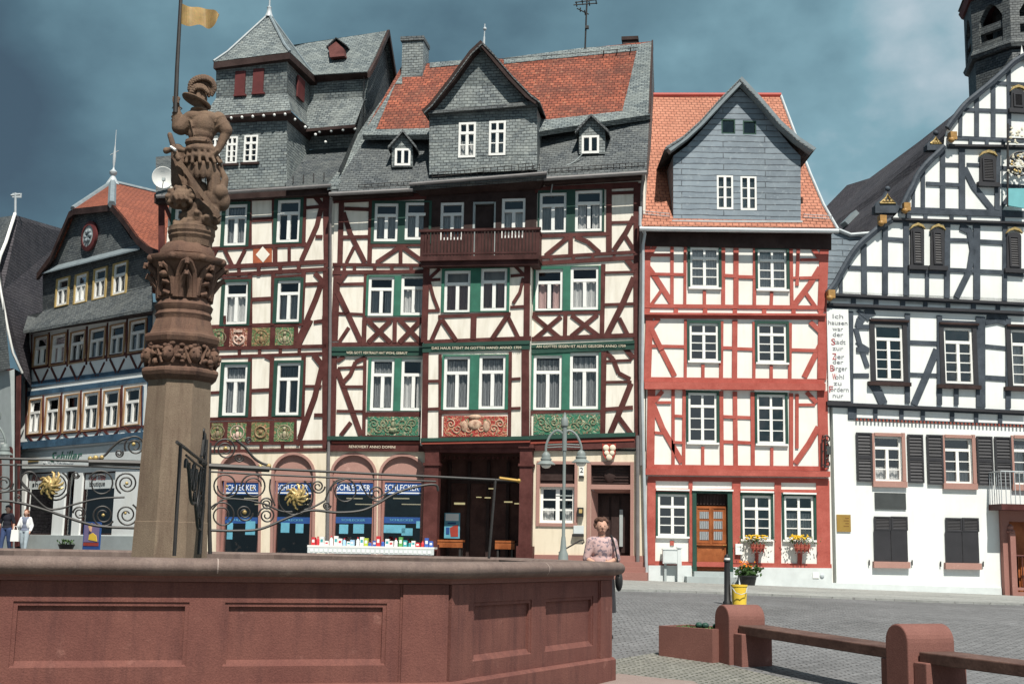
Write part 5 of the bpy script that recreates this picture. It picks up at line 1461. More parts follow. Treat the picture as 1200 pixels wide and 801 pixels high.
hx = [US1.P(*R1(x, y), 0) for x, y in ((520, 246), (580, 240), (576, 210), (545, 182), (514, 205))]
k.prism([p_ + H1.n * .28 for p_ in hx], [p_ - H1.n * .5 for p_ in hx]); hb = k.build('roof_hatch', M['timber'], h)
k = MB(); a, b, c = [US1.P(*R1(x, y), 0) + H1.n * .38 for x, y in ((508, 210), (548, 172), (592, 204))]
slab(k, [a, b, b - H1.n * .9, a - H1.n * .9], (0, 0, .04)); slab(k, [c, b, b - H1.n * .9, c - H1.n * .9], (0, 0, .04)); k.build('hatch_roof', M['slate_dark'], hb)
# overlapped verge between this roof and the neighbour's
k = MB()
pth = smooth_path([R1(x, y) for x, y in ((520, 752), (565, 690), (612, 600), (660, 520), (730, 420), (800, 330))], 8)
offs = [.5 + (-3.6 - .5) * i / (len(pth) - 1) for i in range(len(pth))]
pts_ = [H1.P(*q, o_) for q, o_ in zip(pth, offs)]
for a, b in zip(pts_, pts_[1:]):
    slab(k, [a - H1.u * .16, a + H1.u * .22, b + H1.u * .22, b - H1.u * .16], (0, 0, -.18 - .02 * (len(k.v) % 3)))
k.build('verge_slates', M['slate'], h)
k = MB()
k.poly(H1, tp(R1, (-190, 800), (20, 790), (515, 762), (515, 800), (20, 828), (-190, 838)), -.05, .3); k.build('eaves_board', M['darkwood'], h)
k = MB(); k.tube([H1.P(*R1(-195, 802), .5), H1.P(*R1(10, 790), .5), H1.P(*R1(515, 757), .5)], .065, 8); k.build('gutter', M['copper'], h)
k = MB()
for i in range(4): k.tube([P1(360 + i * 42, 748 - i * 5, .25), P1(360 + i * 42, 718 - i * 5, .25)], .02, 5)
k.build('snow_hook', M['iron'], h)
d = thing('satellite_dish', 'white satellite dish beside the statue at the left eaves of the tower house', 'satellite dish', H1.P(191, 218, .4))
k = MB(); c = H1.P(191, 208, .45); n_ = (EYE + V((3, 0, 2)) - c).normalized()
k.lathe(c, [(.02, -.10), (.2, -.07), (.36, 0), (.37, .01), (.36, .02), (.2, -.04), (.02, -.07)], 20, axis=n_)
k.build('dish', M['paint'], d)
k = MB(); k.tube([c - n_ * .1, c - n_ * .25 - V((0, 0, .3))], .03, 6); k.tube([c - V((0, 0, .36)), c + n_ * .35 - V((0, 0, .1))], .015, 5); k.box3(c + n_ * .36 - V((0, 0, .08)), V((.05, 0, 0)), V((0, .05, 0)), V((0, 0, .05))); k.build('dish_arm', M['greyp'], d)

# ================================================================== LEFT: blue timbered house with clipped gable
h = root_of('blue_timbered_house', 'blue timbered house with clipped slate gable and rows of small ochre windows', 'house', LH, 100)
rows = [(L1, [(270, 668, 320, 790), (357, 648, 406, 776), (445, 622, 496, 756), (535, 596, 592, 736)], 'yellowp'),
        (L2, [(165, 180, 221, 312), (246, 170, 306, 305), (334, 157, 396, 296), (424, 142, 490, 280), (520, 124, 582, 264), (612, 104, 682, 246)], 'orangep'),
        (L2, [(140, 475, 191, 630), (220, 464, 275, 626), (305, 452, 366, 622), (396, 442, 460, 614), (490, 432, 556, 602), (588, 418, 656, 588)], 'orangep')]
for T, ws, mm in rows:
    for a, b, c, d in ws:
        window(h, LH, T, a, b, c, d, cols=2, rows=1, transom=.36, fw=.09, mull=.10, recess=.03, curtain=('curtain', 0, .5, 'sides') if mm == 'orangep' else None)
        board(h, LH, T, a - 6, b - 6, c + 6, d + 4, .05, mm, 'window_surround', [(a, b, c, d)])
vt_ = LH.uv(LH.P(100, 372))[1]
LHb = LH.uv(LH.P(100, 522))[1]
u0 = LH.uv(LH.P(27, 450))[0]; u1 = LH.uv(LH.P(181, 450))[0]
k = MB(); hs = [x for x in LH.holes if x[3] < vt_]; wall_grid(k, LH, u0, LHb, u1, vt_, hs)
for a, b in (((u0, gz(-20, 50) - .5), (u0, vt_)), ((u1, vt_), (u1, gz(-14, 47) - .5))): k.face([LH.W(*a), LH.W(*b), LH.W(*b, -9), LH.W(*a, -9)])
k.build('wall', M['bluewhite'], h)
t = MB()
t.beams(LH, L2, "120 135 715 45 34; 124 328 690 244 16; 126 640 690 598 14; 128 150 124 640 16")
for row in (rows[1], rows[2]):
    ws = row[1]
    for i, (a, b, c, d) in enumerate(ws):
        for xx in (a - 14, c + 13): t.beam(LH, *L2(xx, b - 12), *L2(xx - 2, d + 12), 2.4)
        for s in (-1, 1):
            xm = (a + c) / 2
            t.beam(LH, *L2(xm + s * 4, d + 82), *L2(xm + s * 34, d + 18), 2.6) if row is rows[1] else t.beam(LH, *L2(xm + s * 4, d + 48), *L2(xm + s * 34, d + 12), 2.6)
t.build('timber_frame', M['timber'], h)
t = MB(); t.beams(LH, L2, "125 408 690 330 20; 128 446 692 376 24; 705 72 702 650 40; 120 395 690 322 5; 672 410 666 640 12; 686 120 684 330 10")
t.poly(LH, tp(L2, (66, 688), (692, 636), (692, 656), (66, 708)), 0, .12)
t.poly(LH, tp(L2, (100, 672), (692, 622), (692, 638), (100, 690)), 0, .1)
t.build('blue_frame', M['timber_bright'], h)
# slate upper storey
k = MB(); q = tp(L1, (203, 648), (655, 540), (690, 548), (705, 620), (700, 760), (690, 780), (180, 880))
fu = [LH.uv(LH.P(x, y)) for x, y in tp(L1, (200, 640), (704, 520), (704, 790), (200, 880))]
gable_wall(k, LH, fu, [LH.box(*L1(a, b), *L1(c, d)) for a, b, c, d in rows[0][1]], off=.0)
gpl = LH.shift(.06)
gpts = tp(L1, (190, 640), (240, 560), (330, 370), (350, 350), (520, 318), (560, 390), (620, 480), (690, 530), (655, 540))
k.poly(LH, gpts, -.05, .06)
up = k.build('slate_gable', M['slate_dark'], h)
k = MB(); k.prism([LH.P(*L1(190, 640), .3), LH.P(*L1(655, 523), .3), LH.P(*L1(655, 505), .06), LH.P(*L1(190, 622), .06)], [LH.P(*L1(190, 646), .3), LH.P(*L1(655, 530), .3), LH.P(*L1(655, 530), 0), LH.P(*L1(190, 646), 0)])
k.build('pent_roof', M['lead'], h)
k = MB()   # skirt roof under the upper windows
pa = [LH.P(*L2(200, 60), 0), LH.P(*L2(712, -60), 0), LH.P(*L2(720, 40), .75), LH.P(*L2(108, 150), .75)]
k.prism(pa, [p_ - V((0, 0, .12)) for p_ in pa])
k.face([LH.P(*L2(108, 150), .75), LH.P(*L2(130, 80), .2), LH.P(*L2(200, 60), 0), LH.P(*L2(190, 90), 0)])
k.build('skirt_roof', M['slate_dark'], h)
k = MB(); k.face([p_ - V((0, 0, .13)) for p_ in (pa[2], pa[3], LH.P(*L2(130, 150), 0), LH.P(*L2(712, 62), 0))]); k.build('skirt_soffit', M['darkwood'], h)
# roof with clipped front
dpt = 9.0
rl = tp(L1, (172, 640), (235, 555), (322, 352), (342, 338)); rr = tp(L1, (742, 535), (690, 512), (640, 470), (580, 385), (524, 318))
k = MB()
topF = [LH.P(*p_, .35) for p_ in rl]; topR = [LH.P(*p_, .35) for p_ in rr]
pk = LH.P(*L1(528, 215), -2.2)
bkk = -LH.n * dpt
for s in (topF, topR):
    for a, b in zip(s, s[1:]): k.face([a, b, b + bkk, a + bkk])
k.face([topF[-1], pk, pk + bkk, topF[-1] + bkk]); k.face([topR[-1], pk, pk + bkk, topR[-1] + bkk])
k.face([topF[-1], topR[-1], pk])
k.build('roof', M['tile_left'], h)
k = MB()
for s, ins_ in ((topF, .22), (topR, .22)):
    for a, b in zip(s, s[1:]): slab(k, [a, b, b - V((0, 0, .28)), a - V((0, 0, .28))], LH.n * -.12)
slab(k, [topF[-1], topR[-1], topR[-1] - V((0, 0, .26)), topF[-1] - V((0, 0, .26))], LH.n * -.12)
k.build('barge_board', M['darkwood'], h)
k = MB(); k.tube([topF[-1], pk], .12, 6); k.tube([topR[-1], pk], .16, 6); k.tube([pk, pk + bkk], .12, 6); k.build('hip_flashing', M['lead'], h)
k = MB(); k.lathe(pk, [(.3, -.1), (.16, .15), (.08, .3), (.16, .38), (.17, .48), (.06, .58), (.03, .7), (.06, .9), (.07, 1.2), (.04, 1.5), (.02, 1.7), (.012, 2.4)], 10)
k.tube([pk + V((-.18, 0, 1.25)), pk + V((.18, 0, 1.45))], .02, 5); k.build('finial', M['zinc'], h)
oc = LH.P(*L1(424, 468), .08)
k = MB(); k.lathe(oc, [(.01, 0), (.62, 0), (.62, .10), (.45, .14), (.45, .08), (.01, .08)], 28, axis=LH.n); o = k.build('gable_medallion', M['shred'], h)
k = MB(); k.lathe(oc, [(.01, .06), (.46, .06), (.46, .10), (.01, .10)], 24, axis=LH.n); k.build('medallion_disc', M['greyp'], o)
k = MB()
for i in range(6):
    a = i * 1.05; k.ball(oc + LH.n * .1 + (LH.u * math.cos(a) + LH.v * math.sin(a)) * .2, .10, .10, .10)
k.build('medallion_ornament', M['lead'], o)
# ground floor shop
zl = gz(-17, 49) - .4
k = MB(); hs = []
for a, b, c, d in ((115, 212, 250, 505), (378, 210, 532, 505), (300, 208, 342, 510)):
    hs.append(LH.box(*L3(a, b), *L3(c, d)))
LHs = LH.shift(-.1)
wall_grid(k, LHs, u0, zl, u1, LHb + .3, [LHs.box(*L3(a, b), *L3(c, d)) for a, b, c, d in ((115, 212, 250, 505), (378, 210, 532, 505), (300, 208, 342, 510))], depth=.3)
k.build('ground_floor_wall', M['bluewhite'], h)
k = MB(); u_, v_, U_, V_ = LHs.box(*L3(75, 508), *L3(645, 640)); k.bx(LHs, u_, zl, U_, V_, 0, .06); k.build('shop_plinth', M['greyp'], h)
k = MB(); k.poly(LHs, tp(L3, (85, 128), (690, 70), (690, 178), (85, 196)), 0, .08); fa = k.build('shop_fascia', M['lightgrey'], h)
text('Schiller', 'lettering', LHs, *L3(305, 140), .42, M['green'], fa, off=.10, width=2.6, shear=.3)
text('MODEHAUS', 'lettering', LHs, *L3(270, 166), .16, M['letter'], fa, off=.10, width=2.6)
k = MB()
for x in (165, 450): k.rect(LHs, *L3(x - 22, 150 - (x > 300) * 6), *L3(x + 26, 164 - (x > 300) * 6), .08, .11)
k.build('gilded_ornament', M['gold'], fa)
for a, b, c, d in ((115, 212, 250, 505), (378, 210, 532, 505), (300, 208, 342, 510)):
    f = MB(); U0, V0, U1, V1 = LHs.box(*L3(a, b), *L3(c, d))
    for x in ((U0, V0, U0 + .06, V1), (U1 - .06, V0, U1, V1), (U0 + .06, V1 - .06, U1 - .06, V1), (U0 + .06, V0, U1 - .06, V0 + .06)): f.bx(LHs, *x, -.2, -.08)
    w = f.build('shop_window', M['darkwood'], h)
    g = MB(); g.face([LHs.W(U0, V0, -.13), LHs.W(U1, V0, -.13), LHs.W(U1, V1, -.13), LHs.W(U0, V1, -.13)]); g.build('pane', M['glass'], w)
    r = MB(); r.face([LHs.W(U0 - .1, V0 - .1, -1.2), LHs.W(U1 + .1, V0 - .1, -1.2), LHs.W(U1 + .1, V1 + .1, -1.2), LHs.W(U0 - .1, V1 + .1, -1.2)])
    q = [(U0 - .1, V0 - .1), (U1 + .1, V0 - .1), (U1 + .1, V1 + .1), (U0 - .1, V1 + .1)]
    for i in range(4):
        (x, y), (X, Y) = q[i], q[(i + 1) % 4]; r.face([LHs.W(x, y, -1.2), LHs.W(X, Y, -1.2), LHs.W(X, Y, -.25), LHs.W(x, y, -.25)])
    r.build('dark_interior', M['dark'], w)
    if c - a > 60:
        s = MB(); s.rect(LHs, *L3(a + 6, b + 6), *L3(c - 6, b + 78), -.125, -.10); s.build('window_banner', M['lightgrey'], w)
        text('Reise' if a < 200 else 'Mode Trend', 'lettering', LHs, *L3((a + c) / 2, b + 26), .24, M['redp'], w, off=-.09, width=1.3, shear=.2)
        text('shop' if a < 200 else 'boutique', 'lettering', LHs, *L3((a + c) / 2, b + 56), .2, M['black'], w, off=-.09, width=1.2)

# ================================================================== FAR LEFT: violet slate roof
FL = facade(22, 55.0, 50)
h = root_of('slate_roofed_house', 'dark house with steep violet slate roof and white verge flashing beside the blue timbered house', 'house', FL, 10)
k = MB()
apx = EYE + ray(18, 252) * (57 / ray(18, 252).y)
def at(px, py, y): 
    d = ray(px, py); return EYE + d * (y / d.y)
rA = [at(18, 252, 54), at(80, 270, 62), at(80, 520, 60), at(28, 440, 53), at(15, 405, 52.5), at(0, 335, 52.2), at(-2, 310, 52.6)]
k.prism(rA, [p_ + V((.05, .2, -.15)) for p_ in rA])
k.build('roof', M['slate_violet'], h)
k = MB(); rB = [at(18, 252, 54), at(-2, 312, 52.6), at(-60, 320, 56), at(-50, 262, 62)]; k.prism(rB, [p_ + V((0, .2, -.15)) for p_ in rB]); k.build('hip_roof', M['slate_dark'], h)
k = MB(); k.tube([at(17.5, 250, 53.9), at(7, 283, 53), at(0, 300, 52.4), at(-3, 312, 52.3)], .07, 6); k.tube([at(-3, 320, 52.1), at(3, 352, 52.1), at(9, 385, 52.2), at(15, 413, 52.3), at(26, 437, 52.8)], .055, 6); k.build('verge_flashing', M['paint'], h)
k = MB(); k.tube([at(18, 252, 54), at(18.2, 226, 54)], .05, 6); k.tube([at(13, 229, 54), at(24, 228, 54)], .05, 5); k.box3(at(20, 229, 54), V((.2, 0, 0)), V((0, .02, 0)), V((0, 0, .1))); k.build('weather_vane', M['zinc'], h)
k = MB()
wl_ = [at(-80, 434, 57), at(12, 434, 52.3), at(17, 432, 52.4), at(17, 660, 52.4), at(-80, 660, 57)]
k.face(wl_); k.build('wall', M['greyp'], h); k = MB(); k.face([at(17, 432, 52.4), at(17, 660, 52.4), at(32, 660, 60), at(32, 440, 60)]); k.build('side_wall', M['slate_violet'], h)  # front wall greyed in its colour so that it looks shaded
k = MB(); sk = [rB[2], rB[1], at(2, 330, 52.1), at(12, 432, 51.9), at(-60, 446, 55)]; k.face(sk); k.build('slate_front', M['slate_dark'], h)
FW = Pl(at(17, 500, 52.35), (at(17, 500, 52.4) - at(-80, 500, 57.2)).normalized(), V((-.43, -.9, 0))); FW = Pl(FW.o, FW.u, V((FW.u.y, -FW.u.x, 0)))
k = MB(); k.beams(FW, ID, "-60 442 16 434 5; 14 434 13 640 5; -40 490 14 486 3; -40 524 14 522 4; 2 440 0 640 3; 9 444 4 484 2"); k.build('timber_frame', M['timber'], h)
k = MB(); k.rect(FW, -14, 448, -2, 484, 0, .06); k.rect(FW, 3, 496, 10, 520, 0, .05); k.build('window', M['paint'], h)
k = MB(); k.beams(FW, ID, "22 440 20 640 9"); k.build('corner_post', M['timber'], h)

# ================================================================== RIGHT: white house with black-blue timbers, curved gable
h = root_of('gabled_town_hall', 'white house with dark blue timbers, curved gable, black shutters and bell turret', 'house', WH, 1090)
WC = WH.uv(WH.P(1214, 400))[0]; WM = PlMirror(WH, WC)
wb = dict(cols=2, rows=4, transom=.24, fw=.07, mull=.085, munt=.03)
for WP, a, b, c, d in ((WH, 240, 482, 346, 692), (WH, 500, 494, 608, 703), (WH, 752, 502, 858, 712), (WM, 240, 482, 346, 692), (WM, 500, 494, 608, 703)):
    window(h, WP, F2, a, b, c, d, curtain=('curtain', 0, .75, 'full') if a > 700 else None, **wb)
    board(h, WP, F2, a - 18, b - 14, c + 15, d + 8, .07, 'darkshutter', 'window_casing', [(a, b, c, d)])
    k = MB(); k.rect(WP, *F2(a - 28, d + 6), *F2(c + 25, d + 20), 0, .16); k.build('casing_ledge', M['darkwood'], h); k = MB(); k.rect(WP, *F2(a - 20, b - 18), *F2(c + 18, b - 10), 0, .13); k.build('casing_ledge', M['darkwood'], h)
wc = dict(cols=2, rows=3, transom=.24, fw=.06, mull=.08, munt=.03, recess=.12)
for WP, a, b, c, d in ((WH, 239, 163, 342, 332), (WH, 503, 170, 606, 340), (WH, 762, 172, 868, 345), (WM, 239, 163, 342, 332), (WM, 503, 170, 606, 340)):
    window(h, WP, F3, a, b, c, d, curtain=('curtain', 0, .3 if a < 700 else .9, 'full'), **wc)
    k = MB()
    for r_ in ((a - 8, b - 12, a, d), (c, b - 12, c + 13, d), (a, b - 12, c, b), (a - 8, d, c + 17, d + 22)): k.rect(WP, *F3(r_[0], r_[1]), *F3(r_[2], r_[3]), -.2, .05 if r_[3] <= d else .10)
    k.build('stone_surround', M['pink'], h)
v1 = WH.uv(WH.P(1090, 346))[1]
a_, b_, c_, d_ = WH.box(*F3(745, 445), *F3(900, 900)); WH.holes.append((a_, b_, 2 * WC - a_, d_))
wall_part(h, WH, 974, 974 + 2 * (1214 - 974) + 22, 346, gz(14, 40) - .6, 'bluewhite', depth=14, vtop=v1)
# gable
gl_pts = tp(F2, (62, 392), (62, 362), (88, 330), (112, 288), (150, 222), (182, 180), (218, 148), (262, 112), (300, 88)) + tp(F1, (340, 785), (362, 735), (384, 695), (402, 655), (440, 608), (478, 572), (500, 548), (502, 520), (512, 480), (534, 448), (580, 390), (640, 340), (690, 298), (730, 262), (762, 232), (801, 208))
top = [(1204, 62), (1214, 52), (1225, 62)]
axis = 1214
gu = [WH.uv(WH.P(x, y)) for x, y in gl_pts] + [(WC, WH.uv(WH.P(1214, 54))[1])]
gu = gu + [(2 * WC - u, v) for u, v in reversed(gu[:-1])]
k = MB(); gu2 = [(u, v) for u, v in gu]
# horizontal slices so that the curved outline is filled exactly
vs = sorted({round(v, 4) for _, v in gu2})
gable_wall(k, WH, gu2, [])
k.build('gable', M['bluewhite'], h)
for WP in (WH, WM):
    t = MB()
    t.beams(WP, F1, """512 518 560 518 801 528 14; 512 552 801 556 16; 556 412 801 420 14; 684 312 801 318 14; 622 362 622 515 18; 684 312 684 518 18; 742 262 744 520 16; 598 520 598 550 14; 660 520 660 552 14; 722 520 722 554 14; 562 410 560 515 14
420 620 420 785 16; 494 562 494 788 20; 566 556 567 790 24; 702 558 698 790 20; 432 690 562 696 14; 500 618 566 620 14; 585 618 632 620 12; 704 630 801 636 14; 706 697 801 702 14; 575 630 610 700 684 792 24; 745 735 708 790 14; 340 785 801 800 16; 385 695 384 785 12""")
    t.beams(WP, F2, """340 58 801 74 14; 290 90 801 108 16; 198 180 200 368 22; 278 112 278 370 22; 357 100 358 372 22; 512 105 510 382 22; 622 108 622 388 26; 728 112 726 394 18; 436 280 436 376 16; 366 60 366 92 20; 430 62 430 94 16; 528 64 528 98 16; 594 66 594 100 16; 720 68 720 104 16
140 268 360 275 16; 288 160 358 165 14; 372 282 510 286 14; 522 164 614 166 14; 520 277 726 286 16; 632 170 726 175 16; 736 292 801 298 12; 560 118 594 132 606 200 594 280 545 380 22; 68 372 801 408 16; 62 410 801 442 18; 160 380 160 412 18; 245 384 245 416 18; 345 388 345 420 18; 430 392 430 424 16; 515 396 515 428 16; 610 400 610 430 18; 702 404 702 434 16
148 432 148 776 22; 175 428 218 462 14; 362 440 362 775 20; 482 448 482 782 20; 636 452 637 792 36; 740 460 740 795 20; 170 490 218 490 16; 170 575 218 578 18; 160 672 218 672 16; 370 548 476 552 16; 368 668 476 672 14; 655 562 736 570 14; 655 680 736 685 18; 226 462 364 464 12; 488 470 632 476 12
168 495 185 560 212 640 18; 228 700 250 730 272 778 34; 472 575 430 680 386 782 26; 545 715 545 782 18; 112 290 112 370 14; 655 478 700 470 738 480 14; 660 452 738 466 26""")
    t.beams(WP, F3, """58 44 801 76 20; 140 96 801 122 8; 165 52 165 96 14; 242 56 242 100 16; 340 60 340 104 16; 420 64 420 108 16; 530 68 530 110 16; 620 72 620 112 16; 710 74 710 116 16; 150 50 150 98 22""")
    t.build('timber_frame', M['timber_blue'], h)
k = MB()
for T, a, b, c, d, w_ in ((F2, 66, 366, 801, 402, 9), (F2, 62, 403, 801, 435, 10), (F3, 56, 38, 801, 70, 10), (F2, 300, 84, 801, 100, 8), (F1, 512, 546, 801, 550, 8)):
    a0, b0 = T(a, b); c0, d0 = T(c, d); e_ = w_ / 3.204
    for WP in (WH, WM):
        q = [WP.P(a0, b0), WP.P(c0, d0), WP.P(c0, d0 + e_), WP.P(a0, b0 + e_)]
        k = MB(); k.prism([p_ + WH.n * .16 for p_ in q], [p_ - WH.n * .02 for p_ in q]); k.build('shadow_line_ledge', M['darkshutter'], h)  # projecting ledges added for the shadow lines, their black colour deepening the shading
for bt_x in ("178 492 186 462 205 442 238 430 30", "560 112 590 122 608 150 20", "172 545 190 560 214 575 16", "650 475 690 462 738 452 18"):
    k = MB(); k.beams(WH, F2, bt_x); k.build('curved_brace', M['timber_blue'], h)
dent = MB()
for i in range(46):
    x = 168 + i * 14; y = 97 + (x - 140) * .0395
    dent.rect(WH, *F3(x, y - 2), *F3(x + 6, y + 7), .03, .09)
dent.build('dentil_band', plain('brick_red_dentils', (.25, .07, .05)), h)
# moulded gable edge
k = MB()
for WP, seg in [(w_, g_) for w_ in (WH, WM) for g_ in (gl_pts[1:9], gl_pts[9:16], gl_pts[17:])]:
    for q, rr_ in ((0, .085), (6, .05)):
        k.tube([WP.P(x + q * .35, y + q * .3, .10) for x, y in smooth_path(seg, 4)], rr_, 7)
k.build('gable_moulding', M['timber_blue'], h)
mg = plain('old_gilding', (.36, .20, .06), .5, .4, .3, 8)
for (x, y) in (F2(75, 368), F1(358, 778), F1(532, 512), F2(268, 88)): k = MB(); k.box3(WH.P(x, y, .2), WH.u * .11, WH.n * .12, WH.v * .13); k.ball(WH.P(x - 1, y + 4, .25), .10); k.build('gilded_bracket', mg, h)
for T, cx, cy, s in ((F1, 289, 745, 1.0), (F1, 470, 525, .7)):
    k = MB(); pts = tp(T, (cx - 42 * s, cy + 28 * s), (cx - 36 * s, cy + 12 * s), (cx - 10 * s, cy - 10 * s), (cx, cy - 32 * s), (cx + 10 * s, cy - 10 * s), (cx + 38 * s, cy + 12 * s), (cx + 44 * s, cy + 28 * s))
    k.poly(WH, pts, -.3, -.1); k.poly(WH, tp(T, (cx - 46 * s, cy + 26 * s), (cx + 48 * s, cy + 26 * s), (cx + 48 * s, cy + 54 * s), (cx - 46 * s, cy + 54 * s)), -.3, .0); k.ball(WH.P(*T(cx, cy - 36 * s), -.2), .09)
    o = k.build('gable_acroterion', M['timber_blue'], h); k = MB(); cy += 6
    k.tube([WH.P(*T(cx + x * s, cy + y * s), -.09) for x, y in ((-28, 12), (-6, -8), (0, -22), (6, -8), (30, 12), (-28, 12))], .035, 5)
    for x in (-12, 0, 13): k.ball(WH.P(*T(cx + x * s, cy + 4 * s), -.09), .05)
    k.build('gilding', M['gold'], o)
# shutters
def louvre(pl, T, a, b, c, d, o0=.03, n=14, fan=False):
    k = MB(); u0, v0, u1, v1 = pl.box(*T(a, b), *T(c, d)); f = .055
    for x in ((u0, v0, u0 + f, v1), (u1 - f, v0, u1, v1), (u0 + f, v0, u1 - f, v0 + f), (u0 + f, v1 - f, u1 - f, v1)): k.bx(pl, *x, o0, o0 + .05)
    k.bx(pl, u0 + f, v0 + f, u1 - f, v1 - f, o0, o0 + .008)
    for i in range(n):
        z0 = v0 + f + (v1 - v0 - 2 * f) * i / n; z1 = z0 + (v1 - v0 - 2 * f) / n * .8
        k.prism([pl.W(u0 + f, z0, o0 + .045), pl.W(u1 - f, z0, o0 + .045), pl.W(u1 - f, z1, o0 + .015), pl.W(u0 + f, z1, o0 + .015)], [pl.W(u0 + f, z0 - .01, o0 + .035), pl.W(u1 - f, z0 - .01, o0 + .035), pl.W(u1 - f, z1 - .01, o0 + .005), pl.W(u0 + f, z1 - .01, o0 + .005)])
    return k
for WP, a, b, c, d in [(w_,) + q_ for w_ in (WH, WM) for q_ in ((170, 150, 228, 333), (363, 157, 421, 338), (435, 158, 495, 344), (622, 164, 682, 346), (690, 166, 752, 348))]:
    k = louvre(WP, F3, a, b, c, d); u0, v0, u1, v1 = WP.box(*F3(a, (b + d) / 2 - 6), *F3(c, (b + d) / 2 + 6)); k.bx(WH, u0 + .05, v0, u1 - .05, v1, .03, .082); k.build('shutter', M['darkshutter'], h)
for a, b, c, d in ((236, 464, 361, 633), (504, 469, 628, 638)):
    m_ = (a + c) / 2
    for x0, x1 in ((a, m_ - 1), (m_ + 1, c)):
        k = louvre(WH, F3, x0, b, x1, b + 52, n=7); k.rect(WH, *F3(x0, b + 52), *F3(x1, d), .03, .07); k.build('closed_shutter', M['darkshutter'], h)
    k = MB(); k.rect(WH, *F3(a - 4, d), *F3(c + 7, d + 24), 0, .14); k.build('sill', M['pink'], h)
    k = MB()
    for x in (a - 16, c + 20): k.tube([WH.P(*F3(x, d - 6), .04), WH.P(*F3(x, d + 14), .04)], .02, 5)
    k.build('shutter_catch', M['iron'], h)
def arch_shutter(T, a, b, c, d, yf):
    k = MB(); n = 8; xm = (a + c) / 2; rx = (c - a) / 2
    pts = [T(a, d)] + [T(xm - rx * math.cos(math.pi * i / n), b + 14 - 14 * math.sin(math.pi * i / n)) for i in range(n + 1)] + [T(c, d)]
    k.poly(WH, pts, 0, .09); k.build('window_frame', M['darkshutter'], h)
    louvre(WH, T, a + 8, b + 14, c - 8, d - 6, o0=.085, n=12).build('shutter', M['darkshutter'], h)
    k = MB(); k.poly(WH, [T(xm - (rx + 4), yf + 18), T(xm - rx * .8, yf + 2), T(xm, yf - 6), T(xm + rx * .8, yf + 2), T(xm + rx + 4, yf + 18), T(xm + rx * .6, yf + 8), T(xm, yf + 4), T(xm - rx * .6, yf + 8)], .02, .13); k.build('gilded_fan', M['gold'], h)
    k = MB(); k.rect(WH, *T(a - 10, d), *T(c + 10, d + 16), 0, .17); k.build('sill', M['darkshutter'], h)
arch_shutter(F2, 372, 118, 422, 262, 108); arch_shutter(F2, 448, 122, 498, 264, 112); arch_shutter(F2, 732, 138, 786, 274, 124); arch_shutter(F1, 632, 584, 692, 688, 572); arch_shutter(F1, 748, 340, 800, 412, 328)
# inscription board
k = MB(); k.rect(WH, *F2(60, 424), *F2(141, 768), 0, .10); o = k.build('inscription_board', M['bluewhite'], h)
lines = [('Ich', 451, 0), ('hausen', 475, 0), ('war', 498, 0), ('der', 519, 0), ('Stadt', 547, 1), ('zur', 571, 0), ('Zier', 602, 1), ('der', 622, 0), ('Bürger', 646, 1), ('Wohl', 678, 1), ('zu', 702, 0), ('fördern', 725, 1), ('nur', 748, 0)]
ink = plain('grey_ink', (.20, .20, .22), .7); inkr = plain('red_ink', (.42, .06, .07), .7)
for s, y, r_ in lines: 
    s = s.replace('fördern', 'Fördern')
    if r_:
        w_ = .30 + .085 * len(s)
        wt2 = .10 * len(s) + .04; wr = wt2 - .15
        text(s[1:], 'lettering', WH, *F2(102 + .5 * .16 * 85, y), .15, ink, o, off=.106, width=wr)
        text(s[0], 'lettering', WH, *F2(102 - .5 * (wt2 - .13) * 85, y), .21, inkr, o, off=.106, width=.13)
    else: text(s, 'lettering', WH, *F2(102, y), .14, ink, o, off=.106, width=.095 * len(s) + .06)
k = MB(); k.poly(WH, tp(F2, (56, 770), (146, 772), (146, 784), (56, 782)), 0, .15); k.build('board_ledge', M['darkshutter'], o)
k = MB(); k.rect(WH, *F3(97, 457), *F3(149, 521), 0, .04); o = k.build('brass_plaque', M['brass'], h)
k = MB()
for i in range(4): k.rect(WH, *F3(122 if i % 2 else 128, 468 + i * 10), *F3(142, 472 + i * 10), .04, .046)
k.build('engraving', plain('engraved_brass', (.22, .12, .03), .5), o)
k = MB(); k.rect(WH, *F3(240, 375), *F3(356, 437), 0, .04); o = k.build('memorial_plaque', M['darkplaque'], h)
k = MB(); z0 = gz(13, 40) - .3
for a, b in ((76, 714),):
    u0 = WH.uv(WH.P(*F3(a, 700)))[0]; u1 = WH.uv(WH.P(*F3(b, 700)))[0]
    va = WH.uv(WH.P(*F3(a, 712)))[1]; vb2 = WH.uv(WH.P(*F3(b, 732)))[1]
    k.prism([WH.W(u0, z0 - .4, .03), WH.W(u1, z0 - .4, .03), WH.W(u1, vb2, .03), WH.W(u0, va, .03)], [WH.W(u0, z0 - .4, -.05), WH.W(u1, z0 - .4, -.05), WH.W(u1, vb2, -.05), WH.W(u0, va, -.05)])
k.build('plinth', M['lightgrey'], h)
